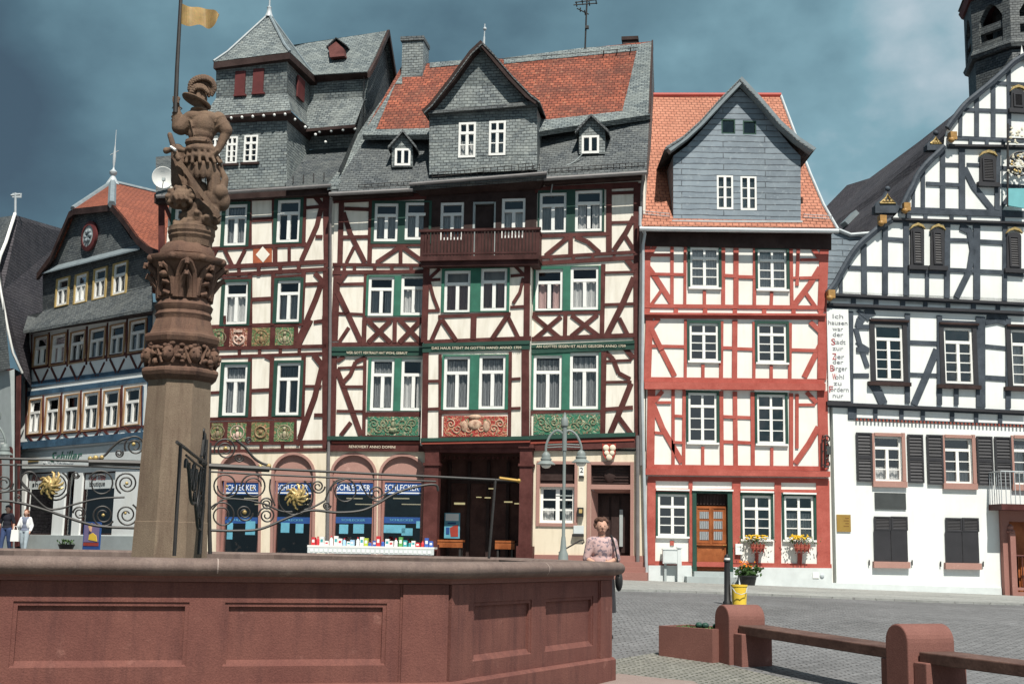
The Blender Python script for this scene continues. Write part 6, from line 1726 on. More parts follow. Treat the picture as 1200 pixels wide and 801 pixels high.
# portal with balcony
k = MB(); vtp = WH.uv(WH.P(*F3(720, 440)))[1]; zb = gz(15, 39) - .2
ua, _, ub, _2 = WH.box(*F3(712, 600), *F3(738, 610)); k.bx(WH, ua, zb, ub, vtp, -.3, .2)
ua2, _, ub2, _2 = WH.box(*F3(732, 600), *F3(752, 610)); k.bx(WH, ua2, zb, ub2, zb + 2.15, .05, .34); k.lathe(WH.W((ua2 + ub2) / 2, zb + 2.15, .2), [(.12, 0), (.15, .05), (.08, .12), (.10, .2), (.02, .28)], 10)
uc, _, ud, _2 = WH.box(*F3(738, 600), *F3(900, 610)); k.bx(WH, uc, vtp - .35, ud, vtp, -.3, .18); k.bx(WH, uc + .05, zb, ud, zb + .35, -.1, .3); k.bx(WH, uc + .1, zb + .4, ud, zb + .48, -.1, .28)
k.build('portal', M['pinkdark'], h)
k = MB(); k.bx(WH, ub, zb, ud, vtp - .3, -.4, -.32); 
for i in range(4): k.bx(WH, ub2 + .1 + i * .35, zb + .5, ub2 + .35 + i * .35, zb + 1.4, -.32, -.27)
k.build('portal_door', M['brown'], h)
k = MB(); k.tube([WH.W(ub2 + .12 + i * .14, zb + .48, .15) for i in (0, 0)] and [WH.W(ub2 + .12, zb + .48, .15), WH.W(ub2 + .12, zb + 1.5, .15)], .02, 5)
for i in range(6): k.tube([WH.W(ub2 + .12 + i * .16, zb + .48, .15), WH.W(ub2 + .12 + i * .16, zb + 1.45, .15)], .02, 5)
k.tube([WH.W(ub2 + .05, zb + 1.45, .15), WH.W(ud, zb + 1.45, .15)], .03, 5); k.build('portal_gate', M['timber'], h)
k = MB(); ue = WH.uv(WH.P(*F3(668, 430)))[0]; bt_ = WH.uv(WH.P(*F3(700, 420)))[1]
k.bx(WH, ue, bt_ - .18, ud, bt_, 0, .85); bal = k.build('balcony', M['timber'], h)
k = MB(); hh_ = 1.0
for i in range(22): k.tube([WH.W(ue + .03 + i * .15, bt_, .82), WH.W(ue + .03 + i * .15, bt_ + hh_, .82)], .014, 5)
for i in range(6): k.tube([WH.W(ue + .03, bt_, .07 + i * .15), WH.W(ue + .03, bt_ + hh_, .07 + i * .15)], .014, 5)
k.tube([WH.W(ue + .03, bt_ + hh_, 0), WH.W(ue + .03, bt_ + hh_, .82), WH.W(ud, bt_ + hh_, .82)], .024, 6); k.build('balcony_railing', M['zinc'], bal)
# wrought iron sign beside the gable
sg = thing('guild_sign', 'ornate hanging tavern sign with turquoise board and painted wheel on the white gable', 'sign', WH.P(*F1(742, 560), .3))
SP = WH.shift(.35)
k = MB(); k.poly(SP, tp(F1, (741, 708), (815, 708), (815, 785), (741, 772)), -.03, .03); k.build('sign_board', plain('turquoise_board', (.16, .42, .45), .5, var=.1), sg)
k = MB(); k.tube([SP.P(*F1(740, 465)), SP.P(*F1(740, 775))], .035, 6); k.tube([SP.P(*F1(738, 520)), SP.P(*F1(815, 522))], .03, 6); k.tube([SP.P(*F1(740, 540), -.35), SP.P(*F1(740, 540))], .03, 6)
cx, cy = 785, 615
for r_ in (44, 20): k.tube([SP.P(*F1(*q)) for q in spiral(cx, cy, r_, r_, 0, 1, 22)], .035, 6, cap=False)
for i in range(12):
    a = i * math.pi / 6; k.tube([SP.P(*F1(cx + 20 * math.cos(a), cy + 20 * math.sin(a))), SP.P(*F1(cx + 44 * math.cos(a), cy + 44 * math.sin(a)))], .03, 5)
k.tube([SP.P(*F1(*q)) for q in spiral(748, 478, 9, 3, 0, 1.3)], .025, 5)
k.build('wrought_frame', M['iron'], sg)
k = MB()
rn = random.Random(4)
for i in range(46):
    a = rn.uniform(0, 6.28); r_ = rn.uniform(8, 52); k.ball(SP.P(*F1(cx - 5 + r_ * math.cos(a) * .9, cy + r_ * math.sin(a)), .05), rn.uniform(.02, .055), .02, rn.uniform(.02, .06), 6, 4)
for i in range(14): k.ball(SP.P(*F1(rn.uniform(745, 800), rn.uniform(470, 545)), .03), rn.uniform(.03, .06), .02, rn.uniform(.03, .08), 6, 4)
k.build('painted_leaves', plain('cream_leaf', (.62, .58, .46), .6, var=.3), sg)
k = MB()
for i in range(9):
    a = rn.uniform(0, 6.28); k.ball(SP.P(*F1(cx + 30 * math.cos(a), cy + 30 * math.sin(a)), .08), .045, .02, .045, 6, 4)
k.build('gilded_leaves', M['gold'], sg)
# main roof behind the gable: left slope runs back
k = MB()
f0, f1 = WH.P(*F2(60, 385), -.1), WH.P(1130, 120, -.1)
f2 = WH.W(WC, WH.uv(WH.P(1214, 62))[1], -.1)
bkv = -WH.n * 16
s0 = [WH.P(968, 332, -.2), WH.P(985, 296, -.2), WH.P(1040, 218, -.2), WH.P(1100, 158, -.2), WH.P(1150, 110, -.2), f2]
gf = [WH.P(x, y, -.12) for x, y in gl_pts[1:]] + [f2]
def along(P_, f):
    L_ = [(b - a).length for a, b in zip(P_, P_[1:])]; t_ = f * sum(L_)
    for a, b, l_ in zip(P_, P_[1:], L_):
        if t_ <= l_ or b is P_[-1]: return a + (b - a) * min(1, t_ / l_)
        t_ -= l_
rowsR = [[along(gf, i / 24) * (1 - j / 6) + (along(s0, i / 24) + bkv) * (j / 6) + V((0, 0, .5 * math.sin(math.pi * min(1, j / 3) / 2) * -.9 * (j > 0) * (j < 6))) for i in range(25)] for j in range(7)]
for A_, B_ in zip(rowsR, rowsR[1:]):
    for i in range(24): k.face([A_[i], A_[i + 1], B_[i + 1], B_[i]])
mir = lambda p_: p_ + WH.u * 2 * (WC - WH.uv(p_)[0])
for A_, B_ in zip(rowsR, rowsR[1:]):
    for i in range(24): k.face([mir(A_[i]), mir(A_[i + 1]), mir(B_[i + 1]), mir(B_[i])])
k.build('roof', M['slate_violet'], h)
# slate flank seen between the red house and the gable
k = MB(); k.poly(WH, tp(F2, (60, 135), (90, 120), (240, 150), (150, 230), (80, 350), (60, 380)), -.6, -.35); k.build('slate_flank', M['slate_blue'], h)
k = MB(); k.tube([WH.P(*F2(x, y), -.3) for x, y in ((50, 90), (100, 125), (150, 145), (240, 138))], .07, 6); k.build('valley_gutter', M['zinc'], h)
for i, j in ((12, 2), (9, 3), (4, 1)):
    k = MB()
    q = [rowsR[j][i], rowsR[j][i + 1], rowsR[j + 1][i + 1], rowsR[j + 1][i]]; c_ = sum(q, V()) / 4; nn = (q[1] - q[0]).cross(q[3] - q[0]).normalized()
    if nn.z < 0: nn = -nn
    a_ = (q[1] - q[0]).normalized(); b_ = nn.cross(a_)
    k.box3(c_ + nn * .1, a_ * .32, b_ * .28, nn * .09); k.build('skylight', M['lead'], h)
# bell turret
TC = WH.P(1201, 100, -5.5)
sc_ = (TC - EYE).dot(_f) / F
Rr = 66 * sc_
def zpx(py): return at(1160, py, TC.y).z
k = MB()
z_ = zpx
k.lathe((TC.x, TC.y, 0), [(Rr * .96, z_(215)), (Rr * .96, z_(78))], 8, rot=R(12), smooth=False)
tu = k.build('bell_turret', M['slate_dark'], h)
k = MB()
k.lathe((TC.x, TC.y, 0), [(Rr * 1.02, z_(76)), (Rr * 1.05, z_(72)), (Rr * 1.0, z_(66))], 8, rot=R(12), smooth=False)
k.lathe((TC.x, TC.y, 0), [(Rr * .5, z_(80)), (Rr * .5, z_(10))], 8, rot=R(12), smooth=False)
k.build('turret_ring', M['slate_dark'], tu)
# open belfry: piers with arched heads
k = MB(); w_ = MB()
for i in range(8):
    a0 = R(12) + i * math.pi / 4; a1 = a0 + math.pi / 4
    p0 = V((TC.x + Rr * math.cos(a0), TC.y + Rr * math.sin(a0), 0)); p1 = V((TC.x + Rr * math.cos(a1), TC.y + Rr * math.sin(a1), 0))
    du = (p1 - p0).normalized(); nn = V((du.y, -du.x, 0)); fp = Pl(p0, du, nn); Wd = (p1 - p0).length
    zb, zs, zt, ztop = z_(62), z_(36), z_(20), z_(8)
    for s0_, s1_ in ((0, .20), (.80, 1)): k.bx(fp, Wd * s0_, z_(68), Wd * s1_, ztop, -.25, 0)
    m_ = 8
    for j in range(m_):
        x0 = .2 + .6 * j / m_; x1 = .2 + .6 * (j + 1) / m_
        y0 = zs + (zt - zs) * math.sin(math.pi * (x0 - .2) / .6); y1 = zs + (zt - zs) * math.sin(math.pi * (x1 - .2) / .6)
        k.prism([fp.W(Wd * x0, y0), fp.W(Wd * x1, y1), fp.W(Wd * x1, ztop), fp.W(Wd * x0, ztop)], [fp.W(Wd * x0, y0, -.25), fp.W(Wd * x1, y1, -.25), fp.W(Wd * x1, ztop, -.25), fp.W(Wd * x0, ztop, -.25)])
    k.bx(fp, Wd * .2, z_(68), Wd * .8, z_(60), -.25, -.02); k.bx(fp, Wd * .2, z_(50), Wd * .8, z_(42), -.25, -.04)
k.build('belfry', M['slate_dark'], tu)
k = MB(); k.lathe((TC.x, TC.y, 0), [(Rr * 1.04, z_(8)), (Rr * 1.09, z_(2)), (Rr * 1.06, z_(-2))], 8, rot=R(12), smooth=False); k.build('turret_cornice', M['shred'], tu)
k = MB(); k.lathe((TC.x, TC.y, 0), [(Rr * 1.10, z_(-2)), (Rr * .95, z_(-20)), (Rr * .8, z_(-50)), (Rr * .4, z_(-80)), (.02, z_(-110))], 8, rot=R(12), smooth=False); k.build('turret_roof', M['slate_dark'], tu)
# ================================================================== FOUNTAIN
CX, CY = -4.2, 16.1
half = [V((-4.65, 10.73, 0)), V((-.547, 11.9, 0)), V((1.156, 14.95, 0)), V((.2, 19.3, 0))]
PG = half + [V((2 * CX - p.x, 2 * CY - p.y, 0)) for p in half]        # anticlockwise seen from above
def offset_poly(pts, d):
    out = []
    n = len(pts)
    for i in range(n):
        a, b, c = pts[i - 1], pts[i], pts[(i + 1) % n]
        n1 = V(((b - a).y, -(b - a).x, 0)).normalized(); n2 = V(((c - b).y, -(c - b).x, 0)).normalized()
        m = (n1 + n2).normalized(); out.append(b + m * (d / m.dot(n1)))
    return out
def sweep(mb, prof, smooth=False):
    rings = []
    for off, z in prof:
        i0 = len(mb.v); mb.v += [p + V((0, 0, z)) for p in offset_poly(PG, off)]; rings.append(i0)
    n = len(PG)
    for A_, B_ in zip(rings, rings[1:]):
        for k in range(n): mb.f.append([A_ + k, A_ + (k + 1) % n, B_ + (k + 1) % n, B_ + k]); mb.smooth.append(smooth)
ft = thing('fountain_basin', 'large octagonal red sandstone fountain basin with recessed panels', 'fountain', (CX, CY, 0))
k = MB(); sweep(k, [(-.02, .2), (-.02, 1.2)]); k.build('basin_wall', M['redstone'], ft)
k = MB(); sweep(k, [(.085, -.5), (.085, .245), (.06, .27), (-.03, .275)]); k.build('plinth', M['redstone'], ft)
RT = 1.333
pr = [(-.02, 1.13), (.05, 1.135), (.052, RT - .165), (.075, RT - .15)]
pr += [(.085 + .075 * math.sin(a) + .02 , RT - .07 - .07 * math.cos(a)) for a in [i * math.pi / 10 for i in range(11)]]
pr += [(-.05, RT + .002), (-.34, RT - .002), (-.38, RT - .03), (-.38, .6)]
k = MB(); sweep(k, pr[3:], True); k.build('rim', M['rim'], ft)
k = MB(); sweep(k, pr[:4]); k.build('rim_underside', M['redstone_dark'], ft)  # underside coloured darker and redder than the rim to deepen its shade
# rim joints
k = MB()
n8 = len(PG)
for i in range(n8):
    a, b = PG[i], PG[(i + 1) % n8]; nn = V(((b - a).y, -(b - a).x, 0)).normalized(); Ln = (b - a).length; fp = Pl(a, b - a, nn)
    for f in ((.48,) if i else (.515,)):
        q = [(o + (.0015 if o > -.3 else 0), z + .001) for o, z in pr[4:-2]]
        k.prism([fp.W(Ln * f - .005, z, o) for o, z in q], [fp.W(Ln * f + .005, z, o) for o, z in q])
k.build('mortar_joint', plain('pale_mortar', (.36, .29, .26), .9, .1), ft)
for i in range(n8):
    a, b = PG[i], PG[(i + 1) % n8]; nn = V(((b - a).y, -(b - a).x, 0)).normalized(); Ln = (b - a).length
    fp = Pl(a, b - a, nn); k = MB(); z0, z1 = .272, 1.13
    cp = .44 if i == 0 else .32; pw = min(1.42, (Ln - cp * 2 - .55) / 2)
    gapm = .30; left = cp + .12; m_ = Ln / 2
    spans = [(left, m_ - gapm / 2), (m_ + gapm / 2, Ln - left)]
    zt, zb = .96, .42
    # raised framing round two sunk panels
    k.bx(fp, cp, zt, Ln - cp, z1, -.05, .02); k.bx(fp, cp, z0, Ln - cp, zb, -.05, .02)
    for u0, u1 in ((cp, spans[0][0]), (spans[0][1], spans[1][0]), (spans[1][1], Ln - cp)): k.bx(fp, u0, zb, u1, zt, -.05, .02)
    k.build('panel_frame', M['redstone'], ft)
    k = MB(); e = .035
    for u0, u1 in spans:
        for q in ((u0, zb, u0 + e, zt), (u1 - e, zb, u1, zt)): k.bx(fp, *q, -.04, .008)
        k.prism([fp.W(u0, zb, .019), fp.W(u1, zb, .019), fp.W(u1 - e, zb + e * 1.5, -.018), fp.W(u0 + e, zb + e * 1.5, -.018)], [fp.W(u0, zb, -.04), fp.W(u1, zb, -.04), fp.W(u1 - e, zb + e * 1.5, -.04), fp.W(u0 + e, zb + e * 1.5, -.04)])
        k.bx(fp, u0 + e, zt - e, u1 - e, zt, -.04, .008)
    k.build('panel_moulding', M['redstone'], ft)
    for q0, q1, s_ in ((0.0, cp, 1), (Ln - cp, Ln, -1)):
        k = MB(); k.bx(fp, q0 + (.02 if s_ < 0 else 0), z0, q1 - (.02 if s_ > 0 else 0), z1, -.05, .047)
        k.bx(fp, q1 - .02 if s_ > 0 else q0, z0, q1 if s_ > 0 else q0 + .02, z1, -.05, .032); k.build('pilaster', M['redstone'], ft)
k = MB(); k.face([p + V((0, 0, 1.02)) for p in offset_poly(PG, -.36)])
wm, wt_, wb_ = newmat('fountain_water'); wb_.inputs['Base Color'].default_value = (.03, .05, .045, 1); wb_.inputs['Roughness'].default_value = .05; wb_.inputs['Specular IOR Level'].default_value = .6
tcx = nd(wt_, 'ShaderNodeTexCoord'); nzz = nd(wt_, 'ShaderNodeTexNoise', i_Scale=6.0, i_Detail=3.0); bpp = nd(wt_, 'ShaderNodeBump', i_Strength=.2, i_Distance=.02)
wt_.links.new(tcx.outputs['Object'], nzz.inputs['Vector']); wt_.links.new(nzz.outputs['Fac'], bpp.inputs['Height']); wt_.links.new(bpp.outputs[0], wb_.inputs['Normal'])
k.build('water', wm)['kind'] = 'structure'

# ---- column
CP = Pl((CX, CY, 0), (1, 0, 0), (0, -1, 0))
s0 = CP.scale(220, 400)
def cz(py): return CP.uv(CP.P(215, py))[1]
def ring(mb, prof, n=8, rot=R(22.5 + 15), smooth=False, corr=1.0): mb.lathe((CX, CY, 0), [(hw * s0 * corr, cz(py)) for py, hw in prof], n, rot=rot, smooth=smooth)
OC = 1 / math.cos(R(22.5)) * .965
co = thing('fountain_column', 'tall brown sandstone column with carved capital rising from the fountain', 'column', (CX, CY, 0.6))
k = MB(); ring(k, [(720, 46), (657, 43), (612, 41.5), (611.5, 41.0), (520, 38.6), (447, 36.4)], corr=OC)
k.build('shaft', M['column'], co)
k = MB()   # tooled margin lines down the arrises
for i in range(8):
    a = R(22.5 + 15) + i * math.pi / 4
    for d_ in (-.07, .07):
        P = []
        for py, hw in ((640, 42.6), (540, 39.3), (452, 36.7)):
            r_ = hw * s0 * OC; z_ = cz(py); P.append((py, r_, z_))
        pts = []
        for t_ in range(34):
            f = t_ / 33; r_ = (P[0][1] + (P[2][1] - P[0][1]) * f) - .045; z_ = P[0][2] + (P[2][2] - P[0][2]) * f
            k.box3(V((CX + r_ * math.cos(a + d_ * 1.6), CY + r_ * math.sin(a + d_ * 1.6), z_)), V((.012, 0, 0)), V((0, .012, 0)), V((0, 0, .014)))
k.build('tooled_margin', M['statue'], co)
k = MB(); ring(k, [(449, 36), (446, 40), (443, 43), (439, 44.5), (436, 44), (434, 40.5)], corr=OC); ring(k, [(407, 39), (404, 42), (399, 43.5), (396, 43), (394, 38), (391, 36.5), (377, 32)], corr=OC)
k.build('moulding', M['capstone'], co)
k = MB(); ring(k, [(435, 38), (405, 38)], corr=OC); fz = k.build('frieze', M['capstone'], co)
k = MB(); rn = random.Random(11)
for i in range(8):
    a = R(15 + 45 * i + 22.5); r_ = 38 * s0
    def at_(da, z, out=0.0): return V((CX + (r_ + out) * math.cos(a + da), CY + (r_ + out) * math.sin(a + da), z))
    zc = cz(420)
    k.ball(at_(0, zc, .015), .078, .078, .10, 10, 8); k.ball(at_(0, zc - .02, .10), .022, .022, .04, 6, 5)
    for s in (-1, 1):
        k.ball(at_(s * .085, zc + .035, .07), .02, .02, .015, 6, 4)
        for j in range(5): k.ball(at_(s * (.22 + rn.uniform(0, .2)), zc + rn.uniform(-.12, .12), rn.uniform(0, .03)), rn.uniform(.025, .05), None, rn.uniform(.02, .045), 7, 5)
        k.tube([at_(s * q[0], zc + q[1], .03) for q in ((.14, -.11), (.24, -.02), (.33, .08), (.38, .0))], .02, 6)
    for j in range(6): k.ball(at_(rn.uniform(-.13, .13), zc + .10 + rn.uniform(-.02, .04), .0), .04, None, .035, 7, 5)
k.build('carved_heads', M['capstone'], fz)
k = MB(); ring(k, [(378, 31), (374, 31.5), (371, 33), (367, 31), (364, 32.5), (360, 33.5), (357, 31), (354, 29)], 16, smooth=True)
k.build('neck_moulding', M['capstone'], co)
k = MB(); ring(k, [(356, 29), (340, 29), (322, 33), (314, 40), (311, 41)], 16, smooth=True)
cap_ = k.build('capital', M['capstone'], co)
k = MB()
for i in range(8):
    a = R(15 + 45 * i)
    big = i % 2 == 0
    def at_(da, py, hw): return V((CX + hw * s0 * math.cos(a + da), CY + hw * s0 * math.sin(a + da), cz(py)))
    if big:     # corner leaves curling out under the abacus
        for s in (-1, 1):
            k.tube([at_(s * .36, 353, 29.5), at_(s * .32, 338, 30.5), at_(s * .22, 323, 35), at_(s * .09, 315, 42), at_(0, 313.5, 46.5), at_(0, 318, 47)], .045, 7, .03)
            k.tube([at_(s * .17, 353, 29.5), at_(s * .15, 341, 31), at_(s * .08, 331, 38), at_(0, 326, 43.5), at_(0, 330, 44)], .042, 7, .028)
    else:       # hooded volutes over a small bust
        for s in (-1, 1):
            k.tube([at_(s * .34, 350, 29.5), at_(s * .29, 333, 32), at_(s * .17, 320, 36.5), at_(s * .05, 315.5, 39), at_(0, 320, 39.5)], .042, 7, .032)
            k.ball(at_(s * .05, 316.5, 38.5), .04, None, .035, 7, 5)
        k.ball(at_(0, 327, 34), .075, .075, .05, 9, 7); k.tube([at_(-.17, 337, 31), at_(0, 335, 35), at_(.17, 337, 31)], .032, 6); k.tube([at_(-.15, 349, 29.5), at_(0, 347, 33), at_(.15, 349, 29.5)], .03, 6)
k.build('capital_leaf', M['capstone'], cap_)
k = MB(); ring(k, [(314, 38), (312, 45), (308, 47.5), (305, 47), (304, 44), (303.5, 30), (301, 34), (297, 33.5), (290, 28), (287, 25)], 8, corr=1.0)
for i in range(8):
    a = R(15 + 45 * i + 22.5); k.ball(V((CX + 44 * s0 * math.cos(a), CY + 44 * s0 * math.sin(a), cz(309))), .055, None, .05, 8, 6)
k.build('abacus', M['capstone'], co)

# ---- statue
st = thing('knight_statue', 'weathered brown stone knight with plumed hat, banner and sword on the fountain column', 'statue', V((CX, CY, cz(287))))
k = MB()
def SP_(px, py, o=0.0): return CP.P(px, py, o)
def sb(px, py, rx, rz, ry=None, o=0.0, nu=14, nv=10, rot=0):
    Mx = Matrix.Rotation(R(rot), 3, 'Y') if rot else None
    k.ball(SP_(px, py, o), rx * s0, (ry or rx) * s0, rz * s0, nu, nv, Mx)
def sc2(x0, y0, o0, x1, y1, o1, ra, rb): k.caps(SP_(x0, y0, o0), SP_(x1, y1, o1), ra * s0, rb * s0)
sb(239, 147, 19, 17, 13); sb(236, 158, 16, 12, 12); sb(229, 138, 15, 9, 11); sb(249, 141, 14, 9, 11); sb(239, 136, 18, 6, 10)        # back and shoulders
sb(232, 168, 15, 7, 12); sb(236, 177, 21, 8, 16); sb(237, 186, 22, 6, 17)                                     # belt and skirted doublet
for i in range(13):                                   # slashed breeches
    a = 2 * math.pi * i / 13; sb(236.5 + 14.5 * math.cos(a), 199, 4.4, 12, 4.4, 13 * s0 * math.sin(a) * -.9, 8, 6)
sc2(228, 205, 0, 229, 226, .02, 9, 7.5); sc2(229, 226, .02, 229, 244, .0, 7.5, 6); sc2(250, 205, 0, 251, 226, .02, 9, 7.5); sc2(251, 226, .02, 249, 244, 0, 7.2, 6)     # legs
sc2(208, 176, -.04, 209, 214, -.02, 8, 9); sc2(216, 180, -.1, 214, 222, -.06, 8, 10)                                # cloak falling on the left
sc2(256, 139, 0, 265, 153, .02, 8.5, 8); sb(258, 144, 9, 8, 8.5); sb(265, 154, 7.5, 7, 7)                          # right arm akimbo
sc2(265, 156, .02, 259, 169, .05, 6.2, 5); sc2(259, 169, .05, 254, 178, .08, 5, 4)
for i in range(4): k.caps(SP_(255 - i * 1.2, 176 + i * 1.6, .12), SP_(249 - i, 180 + i * 1.6, .14), 1.2 * s0)
sc2(221, 141, 0, 212, 150, .03, 9.5, 9); sb(214, 146, 10.5, 9, 9); sb(208, 147, 7, 7, 7)                          # left arm raised to the staff
sc2(208, 150, .03, 207.5, 134, .05, 7, 5.6); sb(207.5, 133, 6.4, 2.4, 6.2); sc2(207.5, 134, .05, 206.5, 122, .06, 5, 4); sb(206.3, 117, 4.4, 5.5, 4.4, .06)
for i in range(4): k.caps(SP_(203.0, 113.5 + i * 2.2, .10), SP_(209.5, 114 + i * 2.2, .11), 1.2 * s0)
k.caps(SP_(208, 122, .08), SP_(210.5, 115, .09), 1.25 * s0)
sb(234, 127, 6.5, 7, 7); sb(233, 119, 8, 8, 8.5); sb(233, 117, 2.6, 2, 2.5, -.095)                              # neck, head
def ringp(c, rx, ry, r_, tilt=0, n=20):
    M3 = Matrix.Rotation(R(tilt), 3, 'Y')
    k.tube([c + M3 @ V((rx * math.cos(2 * math.pi * q / n), ry * math.sin(2 * math.pi * q / n), 0)) for q in range(n + 1)], r_, 6, cap=False)
for i in range(15):                                   # pleats of the skirted doublet
    a = 2 * math.pi * i / 15; cx_, cy_ = math.cos(a), math.sin(a)
    k.caps(SP_(234 + 15 * cx_, 171, 15 * cy_ * s0 * .8), SP_(236.5 + 22.5 * cx_, 190, 22 * cy_ * s0 * .8), 1.6 * s0, 2.4 * s0, 6)
ringp(SP_(233, 168.5), 15.6 * s0, 12.6 * s0, 1.3 * s0); ringp(SP_(233, 165.5), 15.4 * s0, 12.4 * s0, .9 * s0)
ringp(SP_(233.5, 129), 9 * s0, 9 * s0, 1.6 * s0)
for x, y, r_, t_ in ((208, 141, 7, -4), (207.6, 127, 5.6, -4), (208, 137, 7, -4), (212, 152, 9.6, 40), (263, 158, 7, 30), (260.5, 166, 6, 30), (261, 148, 9, -35), (256, 141, 9.4, -35)): ringp(SP_(x, y), r_ * s0, r_ * s0, .9 * s0, t_, 14)
k.caps(SP_(234, 142, -.13 * 0 - .135), SP_(234, 166, -.125), .9 * s0, .9 * s0, 6)
for s_ in (-1, 1): k.tube([SP_(238 + s_ * 17, 136, .08), SP_(237 + s_ * 12, 150, .135), SP_(235 + s_ * 7, 164, .125)], .8 * s0, 6)
body = remesh(k, 'body', M['statue'], st, .012, 1)
k = MB()
hx = V((.34, .10, .93)).normalized()
k.lathe(SP_(231, 117.5), [(.02, -.015), (12 * s0, -.03), (17.5 * s0, -.035), (18.6 * s0, -.02), (18.4 * s0, -.005), (13 * s0, .012), (9 * s0, .03), (.02, .04)], 26, axis=hx)
for i in range(9):                                     # slashed puffs of the crown
    a = 2 * math.pi * i / 9; k.caps(SP_(231 + 8.5 * math.cos(a), 114.5 + 2.6 * math.cos(a), 8.5 * s0 * math.sin(a)), SP_(231.5 + 7 * math.cos(a), 105 + 2 * math.cos(a), 7 * s0 * math.sin(a)), 3.7 * s0, 3.2 * s0, 8)
sb(231.5, 105, 8, 4.5, 8)
for o_, pth in ((.06, [(222, 105), (224, 97), (231, 92), (240, 91), (248, 95), (251, 103), (248, 110)]), (.0, [(226, 103), (233, 98), (241, 98), (246, 104), (244, 111)]), (.13, [(224, 108), (229, 102), (237, 102), (243, 107)])):
    q = smooth_path(pth, 3)
    for i in range(len(q) - 1):                        # overlapping barbs of the plumes
        f = i / (len(q) - 1); k.caps(SP_(q[i][0], q[i][1], o_ * (1 - f * .4)), SP_(q[i + 1][0] + .6, q[i + 1][1] + 1.6, o_ * (1 - f * .4) + .015), (2.7 + 1.2 * math.sin(f * 3.1)) * s0, (1.8 + .8 * math.sin(f * 3.1)) * s0, 7)
hat = k.build('plumed_hat', M['statue'], st)
k = MB()   # the supporting beast, shield and crown-like base behind the legs
sb(212, 231, 19, 15, 9, .08, rot=-14); sb(211, 230, 12, 9, 6, .20, rot=-14)
for i in range(10):
    a = i * .63; sb(211 + 15 * math.cos(a), 230 + 11 * math.sin(a), 3.2, 3.2, 3, .19)
for i in range(6): sb(204 + i * 3, 229 + (i % 2) * 4, 2, 3, 2, .27)
sc2(222, 252, .10, 214, 262, .14, 4.5, 3.4); sc2(214, 262, .14, 205, 264, .16, 3.4, 2.8); sc2(232, 238, .1, 222, 253, .12, 6, 4.5)      # foreleg
sb(203, 268, 5, 4, 6, .12); sb(206, 261, 4, 4, 5, .1)
sb(252, 234, 13, 17, 12, -.02); sb(258, 226, 10, 10, 9, .04); sb(262, 236, 8, 12, 8, 0); sc2(258, 232, 0, 264, 210, -.05, 7, 4.5); sc2(264, 210, -.05, 259, 198, -.05, 4.5, 3); sb(257, 196, 5, 5, 4, -.05)
sb(232, 226, 15, 15, 11, -.06); sb(240, 246, 17, 10, 13, -.02); sb(225, 254, 16, 8, 13); sb(246, 250, 12, 10, 12, .04)
sb(231, 253, 5, 8, 5, .17); sb(231, 249, 4, 3.4, 4, .21); sb(242, 257, 6, 6.5, 6, .17); sb(243, 254, 3, 3, 3, .24); sb(254, 258, 5, 6, 6, .10); sb(218, 262, 5, 4, 5, .15)
sc2(236, 240, .1, 252, 246, .12, 4, 3)
sb(231, 266, 25, 6, 20); sb(231, 262, 24, 5, 19)
remesh(k, 'supporting_beast', M['statue'], st, .016, 1)
k = MB(); k.lathe((CX + .04, CY, 0), [(27.5 * s0, cz(271)), (28 * s0, cz(274)), (26.5 * s0, cz(277)), (27 * s0, cz(279)), (25 * s0, cz(283)), (24.5 * s0, cz(290))], 16, smooth=False)
k.lathe((CX + .04, CY, 0), [(22 * s0, cz(266)), (27.5 * s0, cz(268.5)), (27.5 * s0, cz(271))], 16, smooth=False)
k.build('statue_base', M['statue'], st)
k = MB()
a, b = SP_(205, 182, .22), SP_(257, 255, .24); d = (b - a).normalized(); p_ = d.cross(V((0, -1, 0))).normalized()
k.box3((a + b) / 2, (b - a) / 2, p_ * 2.6 * s0, V((0, .03, 0)))
sw = k.build('sword', M['statue'], st)
k = MB()
k.caps(SP_(199, 158, .2), SP_(204, 174, .22), 3.0 * s0, 3.4 * s0); k.caps(SP_(204, 174, .22), SP_(195, 177, .2), 3 * s0, 3.4 * s0); k.caps(SP_(204, 174, .22), SP_(214, 176, .2), 3.4 * s0, 3 * s0); k.ball(SP_(195, 176.5, .2), 4 * s0); k.caps(SP_(203, 172, .24), SP_(209, 186, .24), 3 * s0, 3.2 * s0)
k.build('sword_hilt', M['statue'], sw)
k = MB(); k.lathe(SP_(206, 118, .06), [(4.3 * s0, 0), (4.3 * s0, .04)], 12); k.tube([SP_(200, 172, .27), SP_(206, 176, .3)], .02, 6); k.build('wire_tie', M['paint'], st)
k = MB(); k.tube([SP_(205.5, 132, .1), SP_(207.5, 80, .1), SP_(212.5, -12, .1)], .032, 8, .024); pole = k.build('banner_pole', M['iron'], st)
k = MB()
up_ = smooth_path([(212.5, 4), (222, 8), (233, 8.5), (243, 11), (252, 12), (257, 17.5)], 4); lo_ = smooth_path([(212, 28), (222, 31), (234, 29), (244, 34), (251, 30), (255, 22)], 4)
wv = lambda i, n: .1 + .06 * math.sin(i / n * 9)
m_ = len(up_)
for i in range(m_ - 1):
    for s, r_ in ((0, 0), ):
        k.prism([SP_(*up_[i], wv(i, m_)), SP_(*up_[i + 1], wv(i + 1, m_)), SP_(*lo_[i + 1], wv(i + 1, m_)), SP_(*lo_[i], wv(i, m_))], [SP_(*up_[i], wv(i, m_) - .012), SP_(*up_[i + 1], wv(i + 1, m_) - .012), SP_(*lo_[i + 1], wv(i + 1, m_) - .012), SP_(*lo_[i], wv(i, m_) - .012)])
fl = k.build('banner', plain('dull_gilt_sheet', (.36, .24, .10), .5, .4, .35, 5), st)

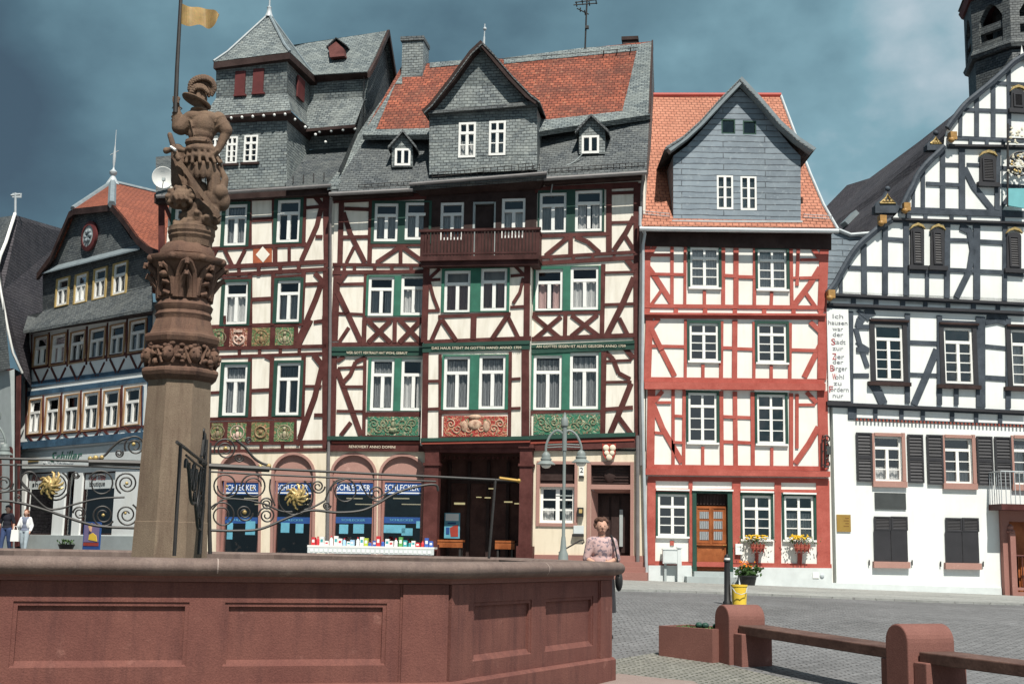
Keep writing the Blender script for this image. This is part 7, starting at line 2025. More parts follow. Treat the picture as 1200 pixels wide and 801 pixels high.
# ---- wrought iron arms
ua = V((math.cos(R(15.9)), math.sin(R(15.9)), 0))
IA = Pl((CX, CY, 0), ua, (ua.y, -ua.x, 0))
FA = Pl((CX + .40, CY, 0), (.17, -.985, 0), (-.985, -.17, 0))
I1 = crop(0, 510, 6.1611); I2 = crop(240, 510, 4.6154)
def to_plane(T, pts, pl=None):
    out = []
    for x, y in pts:
        p = IA.P(*T(x, y))
        if pl is not None:
            u, v = IA.uv(p); p = pl.W(abs(u), v, 0)
        out.append(p)
    return out
def rosette(mb, c, n, r):
    rn = random.Random(3)
    n = n.normalized(); a = n.cross(V((0, 0, 1))).normalized(); b = n.cross(a)
    for ringi, (cnt, rr, w) in enumerate(((13, .56, .17), (10, .42, .17), (7, .24, .18))):
        for i in range(cnt):
            th = 2 * math.pi * i / cnt + ringi * .37 + rn.uniform(-.15, .15); q_ = rn.uniform(.75, 1.1)
            d_ = a * math.cos(th) + b * math.sin(th); e_ = a * -math.sin(th) + b * math.cos(th)
            mb.tube([c + d_ * r * .1 + n * r * .1, c + d_ * r * rr * q_ + n * r * (.22 + .18 * ringi), c + (d_ * 1.6 + e_ * .35) * r * rr * q_ + n * r * (.12 + .2 * ringi), c + (d_ * 1.7 + e_ * .75) * r * rr * q_ + n * r * (.05 + .2 * ringi)], r * w, 6, r * .07)
    mb.ball(c + n * r * .35, r * .3, None, None, 8, 6)
def arm(root, T, pl, strands, spirals, roses, blobs, r=.0125):
    nrm = (pl or IA).n
    k = MB()
    for pts, rr in strands: k.tube(to_plane(T, smooth_path(pts, 7), pl), rr * .78, 7)
    k.build('bar', M['iron'], root)
    for cx, cy, r0, r1, a0, tn in spirals:
        k = MB(); k.tube(to_plane(T, spiral(cx, cy, r0, r1, a0, tn, 20), pl), r, 6, r * .8); k.build('scroll', M['iron'], root)
    for cx, cy, rr in roses:
        k = MB(); c = to_plane(T, [(cx, cy)], pl)[0]; rosette(k, c, nrm + V((-.2, 0, .1)), rr); k.build('gilded_rosette', M['gold'], root)
    if blobs:
        k = MB()
        for cx, cy, rr in blobs: k.ball(to_plane(T, [(cx, cy)], pl)[0], rr, rr * .8, rr, 8, 6)
        k.build('gilded_knob', M['gold'], root)
z_at = IA.P(100, 540).z
lft = thing('iron_spout_arm', 'wrought iron scroll arm with gilded face rosette, left of the fountain column', 'ironwork', to_plane(I1, [(1045, 200)])[0], 'wrought iron spout arms of the fountain')
arm(lft, I1, None,
    [([(-420, 150), (0, 165), (350, 175), (650, 185), (1045, 195)], .022), ([(640, 192), (850, 196), (1050, 202)], .05), ([(-420, 195), (0, 210), (350, 216), (650, 222), (1045, 240)], .016),
     ([(-420, 500), (-200, 470), (0, 470), (150, 488), (350, 545), (600, 628), (750, 658), (1000, 668)], .022), ([(-200, 420), (0, 410), (120, 395), (200, 400), (330, 520), (430, 528), (560, 490), (720, 455), (900, 445)], .016),
     ([(115, 200), (116, 480)], .022), ([(1040, 195), (1030, 400), (1005, 668)], .03), ([(640, 190), (700, 175), (760, 140), (805, 90), (870, 35), (940, 15)], .02),
     ([(150, 250), (150, 320), (210, 395)], .014)],
    [(395, 365, 112, 70, -60, 1.6), (915, 345, 84, 22, 120, 2.1), (915, 572, 86, 20, -60, 2.1), (745, 575, 84, 30, 30, 1.8), (730, 345, 95, 60, -160, 1.3), (215, 318, 68, 50, 90, .8), (575, 560, 48, 14, 180, 1.8), (132, 448, 26, 8, 60, 1.6), (548, 285, 26, 8, 0, 1.6), (975, 75, 78, 22, 150, 1.9), (860, 128, 30, 8, -30, 1.6), (30, 345, 66, 20, 0, 2), (-120, 345, 90, 50, 0, 1.5), (-260, 340, 70, 20, 0, 2)],
    [(372, 358, .155)], [(690, 162, .035), (650, 166, .03), (735, 158, .03), (915, 345, .022), (745, 575, .022), (965, 62, .025), (905, 560, .018)])
rgt = thing('iron_spout_arm', 'wrought iron scroll arm with gilded face rosette and slender pole, right of the fountain column', 'ironwork', to_plane(I2, [(40, 180)])[0], 'wrought iron spout arms of the fountain')
R_str = [([(20, 165), (150, 172), (350, 182)], .05), ([(350, 180), (700, 197), (1000, 212), (1290, 225), (1700, 246)], .022), ([(25, 195), (400, 215), (800, 232), (1250, 248)], .016),
     ([(25, 512), (160, 515), (300, 505), (450, 445), (570, 405), (720, 416), (850, 405), (940, 365), (1050, 305), (1180, 270), (1250, 268), (1262, 300)], .022), ([(240, 350), (330, 372), (430, 412), (560, 396), (650, 352)], .016), ([(40, 400), (90, 350), (150, 342), (240, 350)], .014),
     ([(25, 40), (22, 340), (28, 640)], .035), ([(170, 25), (215, 60), (265, 120), (310, 150), (350, 160)], .022), ([(355, 235), (352, 300), (380, 380)], .014), ([(575, 250), (585, 330), (560, 380)], .014),
     ([(650, 350), (690, 270), (760, 235)], .014), ([(840, 250), (900, 340), (1000, 300), (1040, 260)], .014)]
R_spi = [(112, 270, 72, 44, 0, 1.5), (265, 275, 70, 40, 180, 1.5), (95, 430, 74, 30, 200, 1.6), (215, 418, 46, 16, 0, 1.8), (335, 370, 35, 8, 180, 2), (335, 432, 46, 10, 180, 2.1), (485, 335, 104, 70, -60, 1.4), (612, 275, 38, 8, 0, 2), (660, 378, 22, 6, 0, 1.7), (755, 300, 74, 40, 180, 1.5), (930, 312, 48, 10, 0, 2), (112, 75, 62, 20, 160, 1.9), (185, 118, 26, 7, 0, 1.6), (238, 25, 18, 5, 90, 1.5)]
arm(rgt, I2, None, R_str, R_spi, [(497, 330, .155)], [(112, 70, .028), (215, 415, .03), (300, 168, .03), (345, 165, .035), (120, 275, .018), (258, 285, .018)])
k = MB(); k.tube(to_plane(I2, [(1572, 236), (1536, 664)]), .018, 7); k.build('support_pole', M['iron'], rgt)
k = MB(); k.tube([IA.P(585, 560), IA.P(608, 563)], .024, 8, .022); k.ball(IA.P(608, 563), .03); k.build('spout_nozzle', M['brass'], rgt)
frt = thing('iron_spout_arm', 'wrought iron arm pointing at the camera in front of the fountain column', 'ironwork', FA.W(.4, z_at), 'wrought iron spout arms of the fountain')
arm(frt, I2, FA, R_str, R_spi, [], [])
k = MB(); k.tube(to_plane(I2, [(1540, 240), (1528, 660)], FA), .018, 7); k.build('support_pole', M['iron'], frt)

# ================================================================== STREET FURNITURE
pp = V(((660 - 600) / F * 36, 36, 0)); LPp = Pl(pp, (1, 0, 0), (0, -1, 0)); zb = gz(pp.x, 36)
def lamp_post(name, label, pl, px, top, arms, foot):
    s = pl.scale(px, 550); c = pl.P(px, foot); base = V((c.x, c.y, gz(c.x, c.y)))
    r_ = thing('street_lamp', label, 'street lamp', base)
    zt = pl.P(px, top).z
    k = MB(); k.lathe((base.x, base.y, 0), [(.20, base.z - .1), (.20, base.z + .25), (.16, base.z + .32), (.13, base.z + .75), (.09, base.z + .85), (.06, base.z + 1.2), (.047, base.z + 1.25), (.045, zt - 1.0), (.065, zt - .98), (.065, zt - .3), (.10, zt - .28), (.10, zt - .1), (.04, zt - .02), (.02, zt + .1)], 14)
    k.tube([V((base.x - .22, base.y, base.z + 2.35)), V((base.x + .22, base.y, base.z + 2.35))], .022, 6)
    k.build('post', M['lampgrey'], r_)
    for sgn, w_, y0, y1 in arms:
        k = MB(); pts = [pl.P(px, y0), pl.P(px + sgn * w_ * .35, y0 - 4), pl.P(px + sgn * w_ * .75, y0 + 2), pl.P(px + sgn * w_, y0 + 14), pl.P(px + sgn * w_, y1)]
        k.tube(smooth_path([tuple(p) for p in pts], 5), .035, 7)
        k.tube([pl.P(px, y0 + 12), pl.P(px + sgn * (w_ - 1), y0 + 13)], .016, 5); k.tube([pl.P(px, y0 + 15), pl.P(px + sgn * w_, y0 + 16)], .016, 5); k.build('arm', M['lampgrey'], r_)
        c = pl.P(px + sgn * w_, y1)
        q_ = .78
        k = MB(); k.lathe(c, [(r_1 * q_, z_1 * q_) for r_1, z_1 in [(.03, .1), (.10, .06), (.16, -.02), (.16, -.12), (.20, -.15), (.20, -.2), (.18, -.22), (.24, -.27), (.32, -.33), (.34, -.36), (.30, -.35), (.1, -.3)]], 18); l_ = k.build('lantern', M['lampgrey'], r_)
        k = MB(); k.lathe(c, [(r_1 * q_, z_1 * q_) for r_1, z_1 in [(.14, -.31), (.18, -.36), (.18, -.42), (.12, -.48), (.05, -.5)]], 16); k.build('globe', M['lampglass'], l_)
    return r_
lamp_post('l', 'grey double armed street lamp between the shop entrance and the cream wall window', LPp, 660, 487, ((-1, 20, 508, 532), (1, 21, 508, 530)), 655)
pp = V(((20 - 600) / F * 40, 40, 0)); LP2 = Pl(pp, (1, 0, 0), (0, -1, 0))
lamp_post('l', 'grey street lamp whose lantern shows at the left edge of the frame', LP2, -16, 480, ((1, 22, 500, 522),), 650)

bp_ = ground_hit(852.5, 708); bl = thing('bollard', 'slim black bollard with white band beside the yellow bin', 'bollard', bp_)
k = MB(); k.lathe(bp_, [(.085, -.05), (.085, .05), (.062, .08), (.055, .78), (.068, .79), (.068, .81), (.055, .82), (.055, .87), (.035, .92), (.01, .93)], 14); k.build('post', M['black'], bl)
k = MB(); k.lathe(bp_, [(.057, .825), (.057, .862)], 14); k.build('reflective_band', M['paint'], bl)
bp_ = ground_hit(866.5, 709); s_ = (bp_ - EYE).dot(_f) / F; bn = thing('bin', 'small bright yellow bin standing behind the stone bench end', 'bin', bp_)
k = MB(); k.lathe(bp_, [(.09, 0), (8.2 * s_, 0.01), (9.2 * s_, 22 * s_), (9.8 * s_, 22 * s_), (9.8 * s_, 24 * s_), (8.6 * s_, 24 * s_), (7.6 * s_, 3 * s_), (.02, 3 * s_)], 20); k.build('tub', M['yellow'], bn)
k = MB(); k.tube([bp_ + V((-9.4 * s_, -.02, 22 * s_)), bp_ + V((-6 * s_, -.17, 15 * s_)), bp_ + V((0, -.2, 13 * s_)), bp_ + V((6 * s_, -.17, 15 * s_)), bp_ + V((9.4 * s_, -.02, 22 * s_))], .008, 5); k.build('handle', M['zinc'], bn)
# utility cabinet and pillar at the red house
c = H3.P(*E2(134, 742), .32); zg = gz(c.x, c.y)
ub_ = thing('utility_cabinet', 'pale grey meter cabinet with a narrow pillar by the brown door', 'cabinet', V((c.x, c.y, zg)))
HC = H3.shift(.32); u0, v0, u1, v1 = HC.box(*E2(114, 628), *E2(166, 678)); k = MB(); k.bx(HC, u0, v0, u1, v1, -.2, 0); k.bx(HC, u0 - .02, v1, u1 + .02, v1 + .03, -.22, .02); k.bx(HC, u0 + .03, v0 + .03, u1 - .03, v1 - .03, 0, .012); k.build('meter_box', M['lightgrey'], ub_)
k = MB(); k.bx(HC, u0 + .05, zg - .1, u0 + .12, v0, -.18, -.1); k.build('leg', M['greyp'], ub_)
k = MB(); a, b, c2, d2 = HC.box(*E2(166, 622), *E2(181, 744)); k.bx(HC, a, zg - .05, c2, d2, -.15, .02); k.lathe(HC.W((a + c2) / 2, d2, -.06), [(.11, 0), (.11, .03), (.05, .06)], 10); k.build('pillar', M['lightgrey'], ub_)

# flowers
def flowers(name, label, cat, c, w, hgt, petals, mat, n=70, seed=1, box=None, group=None):
    rn = random.Random(seed)
    r_ = thing(name, label, cat, c, group)
    box(r_)
    k = MB()
    for i in range(n * 3):
        p = c + V((rn.gauss(0, w * .38), rn.gauss(0, .10), rn.uniform(-.03, hgt * .75))); a = V((rn.uniform(-1, 1), rn.uniform(-1, 1), rn.uniform(-.4, .9))).normalized() * rn.uniform(.04, .085); b = a.cross(V((rn.uniform(-1, 1), rn.uniform(-1, 1), 1))).normalized() * .022
        k.face([p, p + a * .5 + b, p + a, p + a * .5 - b])
    k.build('foliage', M['leaf'], r_)
    k = MB()
    for i in range(n):
        p = c + V((max(-w / 2, min(w / 2, rn.gauss(0, w * .3))), rn.gauss(-.03, .09), hgt * rn.uniform(.45, 1.05))); k.ball(p, rn.uniform(.022, .04), None, rn.uniform(.016, .03), 6, 4)
    k.build('blossom', mat, r_)
    return r_
def box_maker(pl, a, b, c2, d2):
    def f(r_):
        k = MB(); u0, v0, u1, v1 = pl.box(a, b, c2, d2); e = .03
        k.prism([pl.W(u0 + .05, v0, .30), pl.W(u1 - .05, v0, .30), pl.W(u1, v1, .34), pl.W(u0, v1, .34)], [pl.W(u0 + .05, v0, .12), pl.W(u1 - .05, v0, .12), pl.W(u1, v1, .10), pl.W(u0, v1, .10)]); k.build('trough', M['terracotta'], r_)
        k = MB()
        for i in range(4):
            uu = u0 + (u1 - u0) * (i + .5) / 4; k.tube([pl.W(uu, v1 + .05, .36), pl.W(uu, v0 - .03, .33), pl.W(uu, v0 - .05, .1)], .012, 5)
        k.tube([pl.W(u0 - .03, (v0 + v1) / 2, .36), pl.W(u1 + .03, (v0 + v1) / 2, .36)], .012, 5); k.tube([pl.W((u0 + u1) / 2, v0 - .02, .2), pl.W((u0 + u1) / 2, v0 - .45, .03)], .02, 5); k.build('bracket', M['redp'], r_)
    return f
for a, b, lab, sd in ((418, 484, 'window box of yellow flowers under the middle ground floor window, beside the door', 1), (574, 646, 'window box of yellow flowers under the rightmost ground floor window of the red house', 2)):
    x0, y0 = E2(a + 8, 608); x1, y1 = E2(b - 8, 634); m = H3.P((x0 + x1) / 2, y0, .22)
    flowers('flower_box', lab, 'flower box', m + V((0, 0, .03)), .62, .24, 0, M['flower_y'], 60, sd, box_maker(H3, x0, y0, x1, y1), 'flower boxes under the windows')
c = H3.P(*E2(420, 752), .85); zg = gz(c.x, c.y); c = V((c.x, c.y, zg))
def pot(r_):
    k = MB(); k.lathe(c, [(.20, 0), (.27, .30), (.30, .30), (.30, .34), (.25, .34), (.22, .28), (.02, .28)], 18); k.build('pot', M['black'], r_)
fp_ = flowers('flower_pot', 'black pot of leafy orange flowers on the pavement by the brown door', 'flower pot', c + V((0, 0, .38)), .42, .36, 0, M['flower_o'], 30, 5, pot)
k = MB(); rn = random.Random(8)
for i in range(160):
    p = c + V((rn.gauss(0, .15), rn.gauss(0, .12), rn.uniform(.28, .56))); a = V((rn.uniform(-1, 1), rn.uniform(-1, .4), rn.uniform(-.2, 1))).normalized() * rn.uniform(.10, .2); b = a.cross(V((0, 1, .2))).normalized() * .04
    k.face([p, p + a * .5 + b, p + a, p + a * .5 - b])
k.build('leaves', M['leaf'], fp_)

# stone planter and benches
bd = V((.375, -.927, 0)).normalized(); ax = V((.927, .375, 0)).normalized(); Z = V((0, 0, 1))
a = ground_hit(772, 768); b = ground_hit(835, 777)
du = (b - a).normalized(); du.z = 0; dv = V((-du.y, du.x, 0)); Ln = (b - a).length; H_ = .43
pr_ = thing('planter', 'low red sandstone planter box at the end of the stone bench', 'planter', a)
k = MB(); W_ = .62; t_ = .07
def obx(k, o, u0, u1, v0, v1, z0, z1): 
    q = [o + du * u0 + dv * v0, o + du * u1 + dv * v0, o + du * u1 + dv * v1, o + du * u0 + dv * v1]
    k.prism([p + Z * z1 for p in q], [p + Z * z0 for p in q])
g0 = V((a.x, a.y, min(a.z, b.z)))
obx(k, g0, 0, Ln, 0, t_, -.2, H_); obx(k, g0, 0, Ln, W_ - t_, W_, -.2, H_); obx(k, g0, 0, t_, t_, W_ - t_, -.2, H_ - .001); obx(k, g0, Ln - t_, Ln, t_, W_ - t_, -.2, H_ - .001)
k.build('stone_box', M['redstone_dark'], pr_)
k = MB(); obx(k, g0, t_, Ln - t_, t_, W_ - t_, 0, H_ - .05); k.build('soil', M['soil'], pr_)
pt = thing('planter_greenery', 'low green plants with dark rosettes growing in the sandstone planter', 'plants', g0 + Z * (H_ - .05))
k = MB(); rn = random.Random(21)
for i in range(420):
    p = g0 + du * rn.uniform(t_ + .02, Ln - t_) + dv * rn.uniform(t_, W_ - t_) + Z * (H_ - .05 + rn.uniform(-.02, .03)); q = V((rn.uniform(-1, 1), rn.uniform(-1, 1), rn.uniform(.0, .7))).normalized() * rn.uniform(.025, .06); s_ = q.cross(V((rn.uniform(-1, 1), 1, 0))).normalized() * .014
    k.face([p, p + q * .5 + s_, p + q, p + q * .5 - s_])
k.build('foliage', M['leaf'], pt)
k = MB()
for f in (.5, .62, .82): k.ball(g0 + du * Ln * f + dv * .3 + Z * (H_ + .02), .05, .05, .04, 8, 6)
k.build('rosette', M['darkgreen'], pt)
def bench_end(label, o, L_, w, hh, z):
    """upright stone with a rounded top, its length along ax, plus the lower block the seat rests on"""
    r_ = thing('bench_end', label, 'stone post', V((o.x, o.y, z)))
    k = MB(); n = 14
    o = V((o.x, o.y, z))
    sec = [(0, -.2), (0, hh - w / 2)] + [(w / 2 - w / 2 * math.cos(math.pi * i / n), hh - w / 2 + w / 2 * math.sin(math.pi * i / n)) for i in range(1, n)] + [(w, hh - w / 2), (w, -.2)]
    bk = -bd
    A_ = [o + bk * s + Z * h_ for s, h_ in sec]; B_ = [p + ax * L_ for p in A_]
    k.prism(A_, B_); u_ = k.build('upright', M['redstone_dark'], r_)
    bv = u_.modifiers.new('b', 'BEVEL'); bv.width = .015; bv.segments = 2; bv.limit_method = 'ANGLE'; bv.angle_limit = R(50)
    k = MB()
    for s0_, s1_ in ((-.20, -.002), (w + .002, w + .16)):
        q0 = [o + ax * .06 + bk * s0_, o + ax * (L_ - .03) + bk * s0_, o + ax * (L_ - .03) + bk * s1_, o + ax * .06 + bk * s1_]
        k.prism([p + Z * .40 for p in q0], [p - Z * .2 + (bd * .0) for p in q0])
    s_ = k.build('seat_block', M['redstone_dark'], r_)
    bv = s_.modifiers.new('b', 'BEVEL'); bv.width = .012; bv.segments = 2
    return o
p1 = ground_hit(855, 779); p2d = 13.4; p2 = EYE + ray(1064, 760) * (p2d / ray(1064, 760).y); 
h1 = (p1 - EYE).dot(_f) / F * 69
o1 = bench_end('rounded sandstone bench end next to the planter', p1, .54, .36, h1, gz(p1.x, p1.y))
z2 = gz(p2.x, p2.y)
o2 = bench_end('rounded sandstone bench end at the right, nearest to the camera', V((p2.x, p2.y, 0)), .60, .36, h1 + .02, z2)
bd2 = (o2 - o1); bd2.z = 0; bd2 = bd2.normalized()
def seat(label, s0_, s1_, off):
    r_ = thing('plank_bench', label, 'bench', s0_)
    k = MB(); q = [s0_ + ax * off, s0_ + ax * (off + .42), s1_ + ax * (off + .42), s1_ + ax * off]
    k.prism([p + Z * .50 for p in q], [p + Z * .385 for p in q])
    o = k.build('plank', wood('weathered_seat_' + label[:3], (.085, .042, .034), .7, .3, (.17, .10, .08)), r_)
    bv = o.modifiers.new('b', 'BEVEL'); bv.width = .012; bv.segments = 2
seat('long worn wooden bench seat between the two stone ends', o1 + bd2 * .02, o2 - bd2 * .28 , .12)
seat('worn wooden bench seat running out of the frame at the lower right', o2 + bd2 * .02, o2 + bd2 * 3.4, .12)
o3 = o2 + bd2 * 3.7

# ---- ground surfaces
out = []
for px, py in ((700, 692), (800, 694), (900, 698), (1000, 702), (1100, 706), (1200, 709)): p = ground_hit(px, py); out.append(p)
xr = out[-1].x + 12
poly_ = [(-2.0, out[0].y + 1.0)] + [(out[0].x - 1.2, out[0].y)] + [(p.x, p.y) for p in out] + [(xr, out[-1].y - .4), (xr, 46), (3.5, 46), (-2.0, 45)]
sheet('pavement', [V((a, b, 0)) for a, b in poly_], .05, walk_m, step=1.5, thick=.12)
e = []
for px, py in ((722, 756), (772, 764), (835, 774), (880, 786), (930, 797)): e.append(ground_hit(px, py))
ro = [(-14, 3), (-14, 9.5)] + [(p.x, p.y) for p in offset_poly(PG, .6)[7:8]] + [(p.x, p.y) for p in (e[0], e[1], e[2], e[3])] + [(o2.x + .2, o2.y - .3), (o2.x + 2.2, o2.y - 6), (o2.x + 3.5, 3)]
sheet('plaza', [V((a, b, 0)) for a, b in [(-14, 2), (-14, 16), (-8, 19), (.9, 16.4)] + [(p.x, p.y) for p in e[1:4]] + [(o2.x + .15, o2.y - .1), (o2.x + 2.6, o2.y - 7), (o2.x + 4, 2)]], .004, plaza_m)
ed = [ground_hit(*q, .006) for q in ((700, 800), (724, 789), (770, 794), (812, 798), (840, 812), (700, 830))]
sheet('stone_edging', [V((p.x, p.y, 0)) for p in ed], .010, stone('edging_stone', (.22, .165, .15), (.27, .215, .195), 1.5, .5), step=3)
# ================================================================== SALE TABLE AND GOODS
TB = H2L.shift(1.3); TB1 = H1.shift(1.3)
pa, pb = TB1.P(360, 640), TB.P(509, 640)
d_ = (pb - pa); d_.z = 0; Ln = d_.length; TP = Pl((pa.x, pa.y, 0), d_, (d_.y, -d_.x, 0))
zt = TP.P(440, 639.5).z; zg = gz(pa.x, pa.y)
tb = thing('sale_table', 'long white sale table in front of the arched drugstore windows', 'table', (TP.W(Ln / 2, zg, -.3)))
k = MB(); k.bx(TP, 0, zt - .06, Ln, zt, -.7, 0); k.build('table_top', M['paint'], tb)
k = MB(); k.bx(TP, .01, zt - .24, Ln - .01, zt - .06, -.03, -.005); k.build('price_rail', M['lightgrey'], tb)
k = MB()
for i in range(4):
    u = .1 + (Ln - .3) * i / 3
    for o in (-.65, -.08): k.bx(TP, u, zg - .1, u + .05, zt - .06, o, o + .05)
k.build('leg', M['greyp'], tb)
k = MB(); rn = random.Random(5)
for i in range(26):
    u = .1 + (Ln - .3) * i / 25; k.bx(TP, u, zt - .2, u + .09, zt - .12, -.004, .004)
k.build('price_tag', M['letter'], tb)
cols = [('red', (.55, .04, .05)), ('white', (.78, .78, .76)), ('pale blue', (.35, .55, .75)), ('green', (.12, .34, .10)), ('blue', (.05, .12, .42)), ('lime', (.42, .52, .06)), ('teal', (.06, .34, .36)), ('pink', (.65, .22, .32))]
seq = 'red red white white white white white paleblue white paleblue white white lime blue blue red blue white white white green teal teal white red red blue blue'.split()
nm = {'paleblue': 'pale blue'}
gm = {c: plain('pack_' + c.replace(' ', '_'), v, .4, .4, .1, 20) for c, v in cols}
u = .06; i = 0; cnt = {}
N_ = len(seq)
for i, s in enumerate(seq):
    s = nm.get(s, s); w = (Ln - .15) / N_; h_ = rn.uniform(.13, .31); u = .08 + w * i
    cnt[s] = cnt.get(s, 0) + 1
    kind = 'bottle' if i % 3 == 1 else 'carton'
    k = MB(); o = rn.uniform(-.30, -.10)
    org = TP.W(u + w / 2, zt, o - .08)
    if kind == 'carton':
        k.bx(TP, u + .01, zt, u + w - .01, zt + h_, o - .16, o)
        ob = k.build('carton', gm[s]); rebase(ob, org)
        b = MB(); b.bx(TP, u + .03, zt + h_ * .35, u + w - .03, zt + h_ * .7, o, o + .004); b.build('printed_label', gm['white' if s != 'white' else ('red', 'blue', 'teal')[i % 3]], ob)
    else:
        r_ = w * .38; k.lathe(org, [(r_, 0), (r_ * 1.02, h_ * .1), (r_, h_ * .62), (r_ * .45, h_ * .78), (r_ * .4, h_ * .82)], 12); ob = k.build('bottle', gm[s]); rebase(ob, org)
        b = MB(); b.lathe(org + V((0, 0, h_ * .82)), [(r_ * .46, 0), (r_ * .46, h_ * .16), (r_ * .2, h_ * .18)], 10); b.build('cap', gm[('white', 'red', 'blue')[i % 3]], ob)
    left = 'third' ; ordn = ['leftmost', 'second', 'third', 'fourth', 'fifth', 'sixth', 'seventh', 'eighth', 'ninth', 'tenth', 'eleventh', 'twelfth'][cnt[s] - 1]
    tag(ob, ('%s %s %s on the white sale table' % (ordn, s, kind)) if ordn == 'leftmost' else '%s %s pack from the left on the white sale table, a %s' % (ordn, s, kind), kind, 'goods on the sale table')
# bench crates at the entrance
for px0, px1, py0, py1, lab in ((509, 542, 632, 641, 'reddish wooden bench left of the dark shop entrance'), (580, 603, 633, 643, 'short reddish wooden bench beside the right entrance post')):
    EN = H2R.shift(.3 if px0 < 540 else -.5); u0, v0, u1, v1 = EN.box(px0, py0, px1, py1); zg_ = gz(EN.P(px0, py1).x, EN.P(px0, py1).y)
    r_ = thing('wooden_bench', lab, 'bench', EN.W((u0 + u1) / 2, zg_, -.2)); k = MB(); k.bx(EN, u0, v1 - .06, u1, v1, -.4, 0); k.bx(EN, u0, v0, u1, v1 - .08, -.03, -.005); k.build('seat', M['brown'], r_)
    for uu in (u0 + .06, u1 - .12):
        k = MB(); k.bx(EN, uu, zg_ - .1, uu + .06, v1 - .06, -.36, -.04); k.build('leg', M['iron'], r_)
# poster board before the left shop
PB = LHs.shift(.8); u0, v0, u1, v1 = PB.box(97.5, 611, 117, 643); zg_ = gz(PB.P(107, 640).x, PB.P(107, 640).y)
r_ = thing('poster_board', 'upright advertising board with a blond figure in yellow before the left shop', 'sign', PB.W((u0 + u1) / 2, zg_))
k = MB(); k.bx(PB, u0, zg_ + .05, u1, v1, -.05, 0); k.bx(PB, u0 - .03, zg_ - .1, u1 + .03, zg_ + .1, -.2, .15); k.build('board', M['blue'], r_)
k = MB(); k.bx(PB, u0 + .06, v1 - .75, u1 - .06, v1 - .06, 0, .008); k.build('photo_ground', plain('violet_poster', (.20, .16, .30), .5), r_)
k = MB(); c = PB.W((u0 + u1) / 2, v1 - .25, .01); k.ball(c, .10, .012, .13); k.build('face', M['skin'], r_)
k = MB(); c = PB.W((u0 + u1) / 2, v1 - .18, .008); k.ball(c, .13, .012, .13); k.build('hair', M['hair_blond'], r_)
k = MB(); k.poly(PB, [(104, 632), (105, 626), (109, 624), (113, 627), (114, 634)], .008, .02); k.build('jacket', M['yellow'], r_)
k = MB(); k.bx(PB, u0 + .06, v0 + .12, u1 - .06, v0 + .24, 0, .01); k.build('caption', M['redp'], r_)
k = MB(); c = LHs.P(78, 637, .5); zg_ = gz(c.x, c.y); r_ = thing('flower_bowl', 'small dark planter bowl at the foot of the left shop front', 'planter', V((c.x, c.y, zg_)))
k.lathe((c.x, c.y, zg_), [(.2, 0), (.32, .28), (.34, .3), (.28, .3), (.02, .26)], 14); k.build('bowl', M['black'], r_)
k = MB(); rn = random.Random(2)
for i in range(60):
    p = V((c.x, c.y, zg_ + .28)) + V((rn.gauss(0, .14), rn.gauss(0, .1), rn.uniform(0, .15))); q = V((rn.uniform(-1, 1), rn.uniform(-1, 1), rn.uniform(.2, 1))).normalized() * .12; s_ = q.cross(V((0, 1, .1))).normalized() * .025; k.face([p, p + q * .5 + s_, p + q, p + q * .5 - s_])
k.build('leaves', M['leaf'], r_)

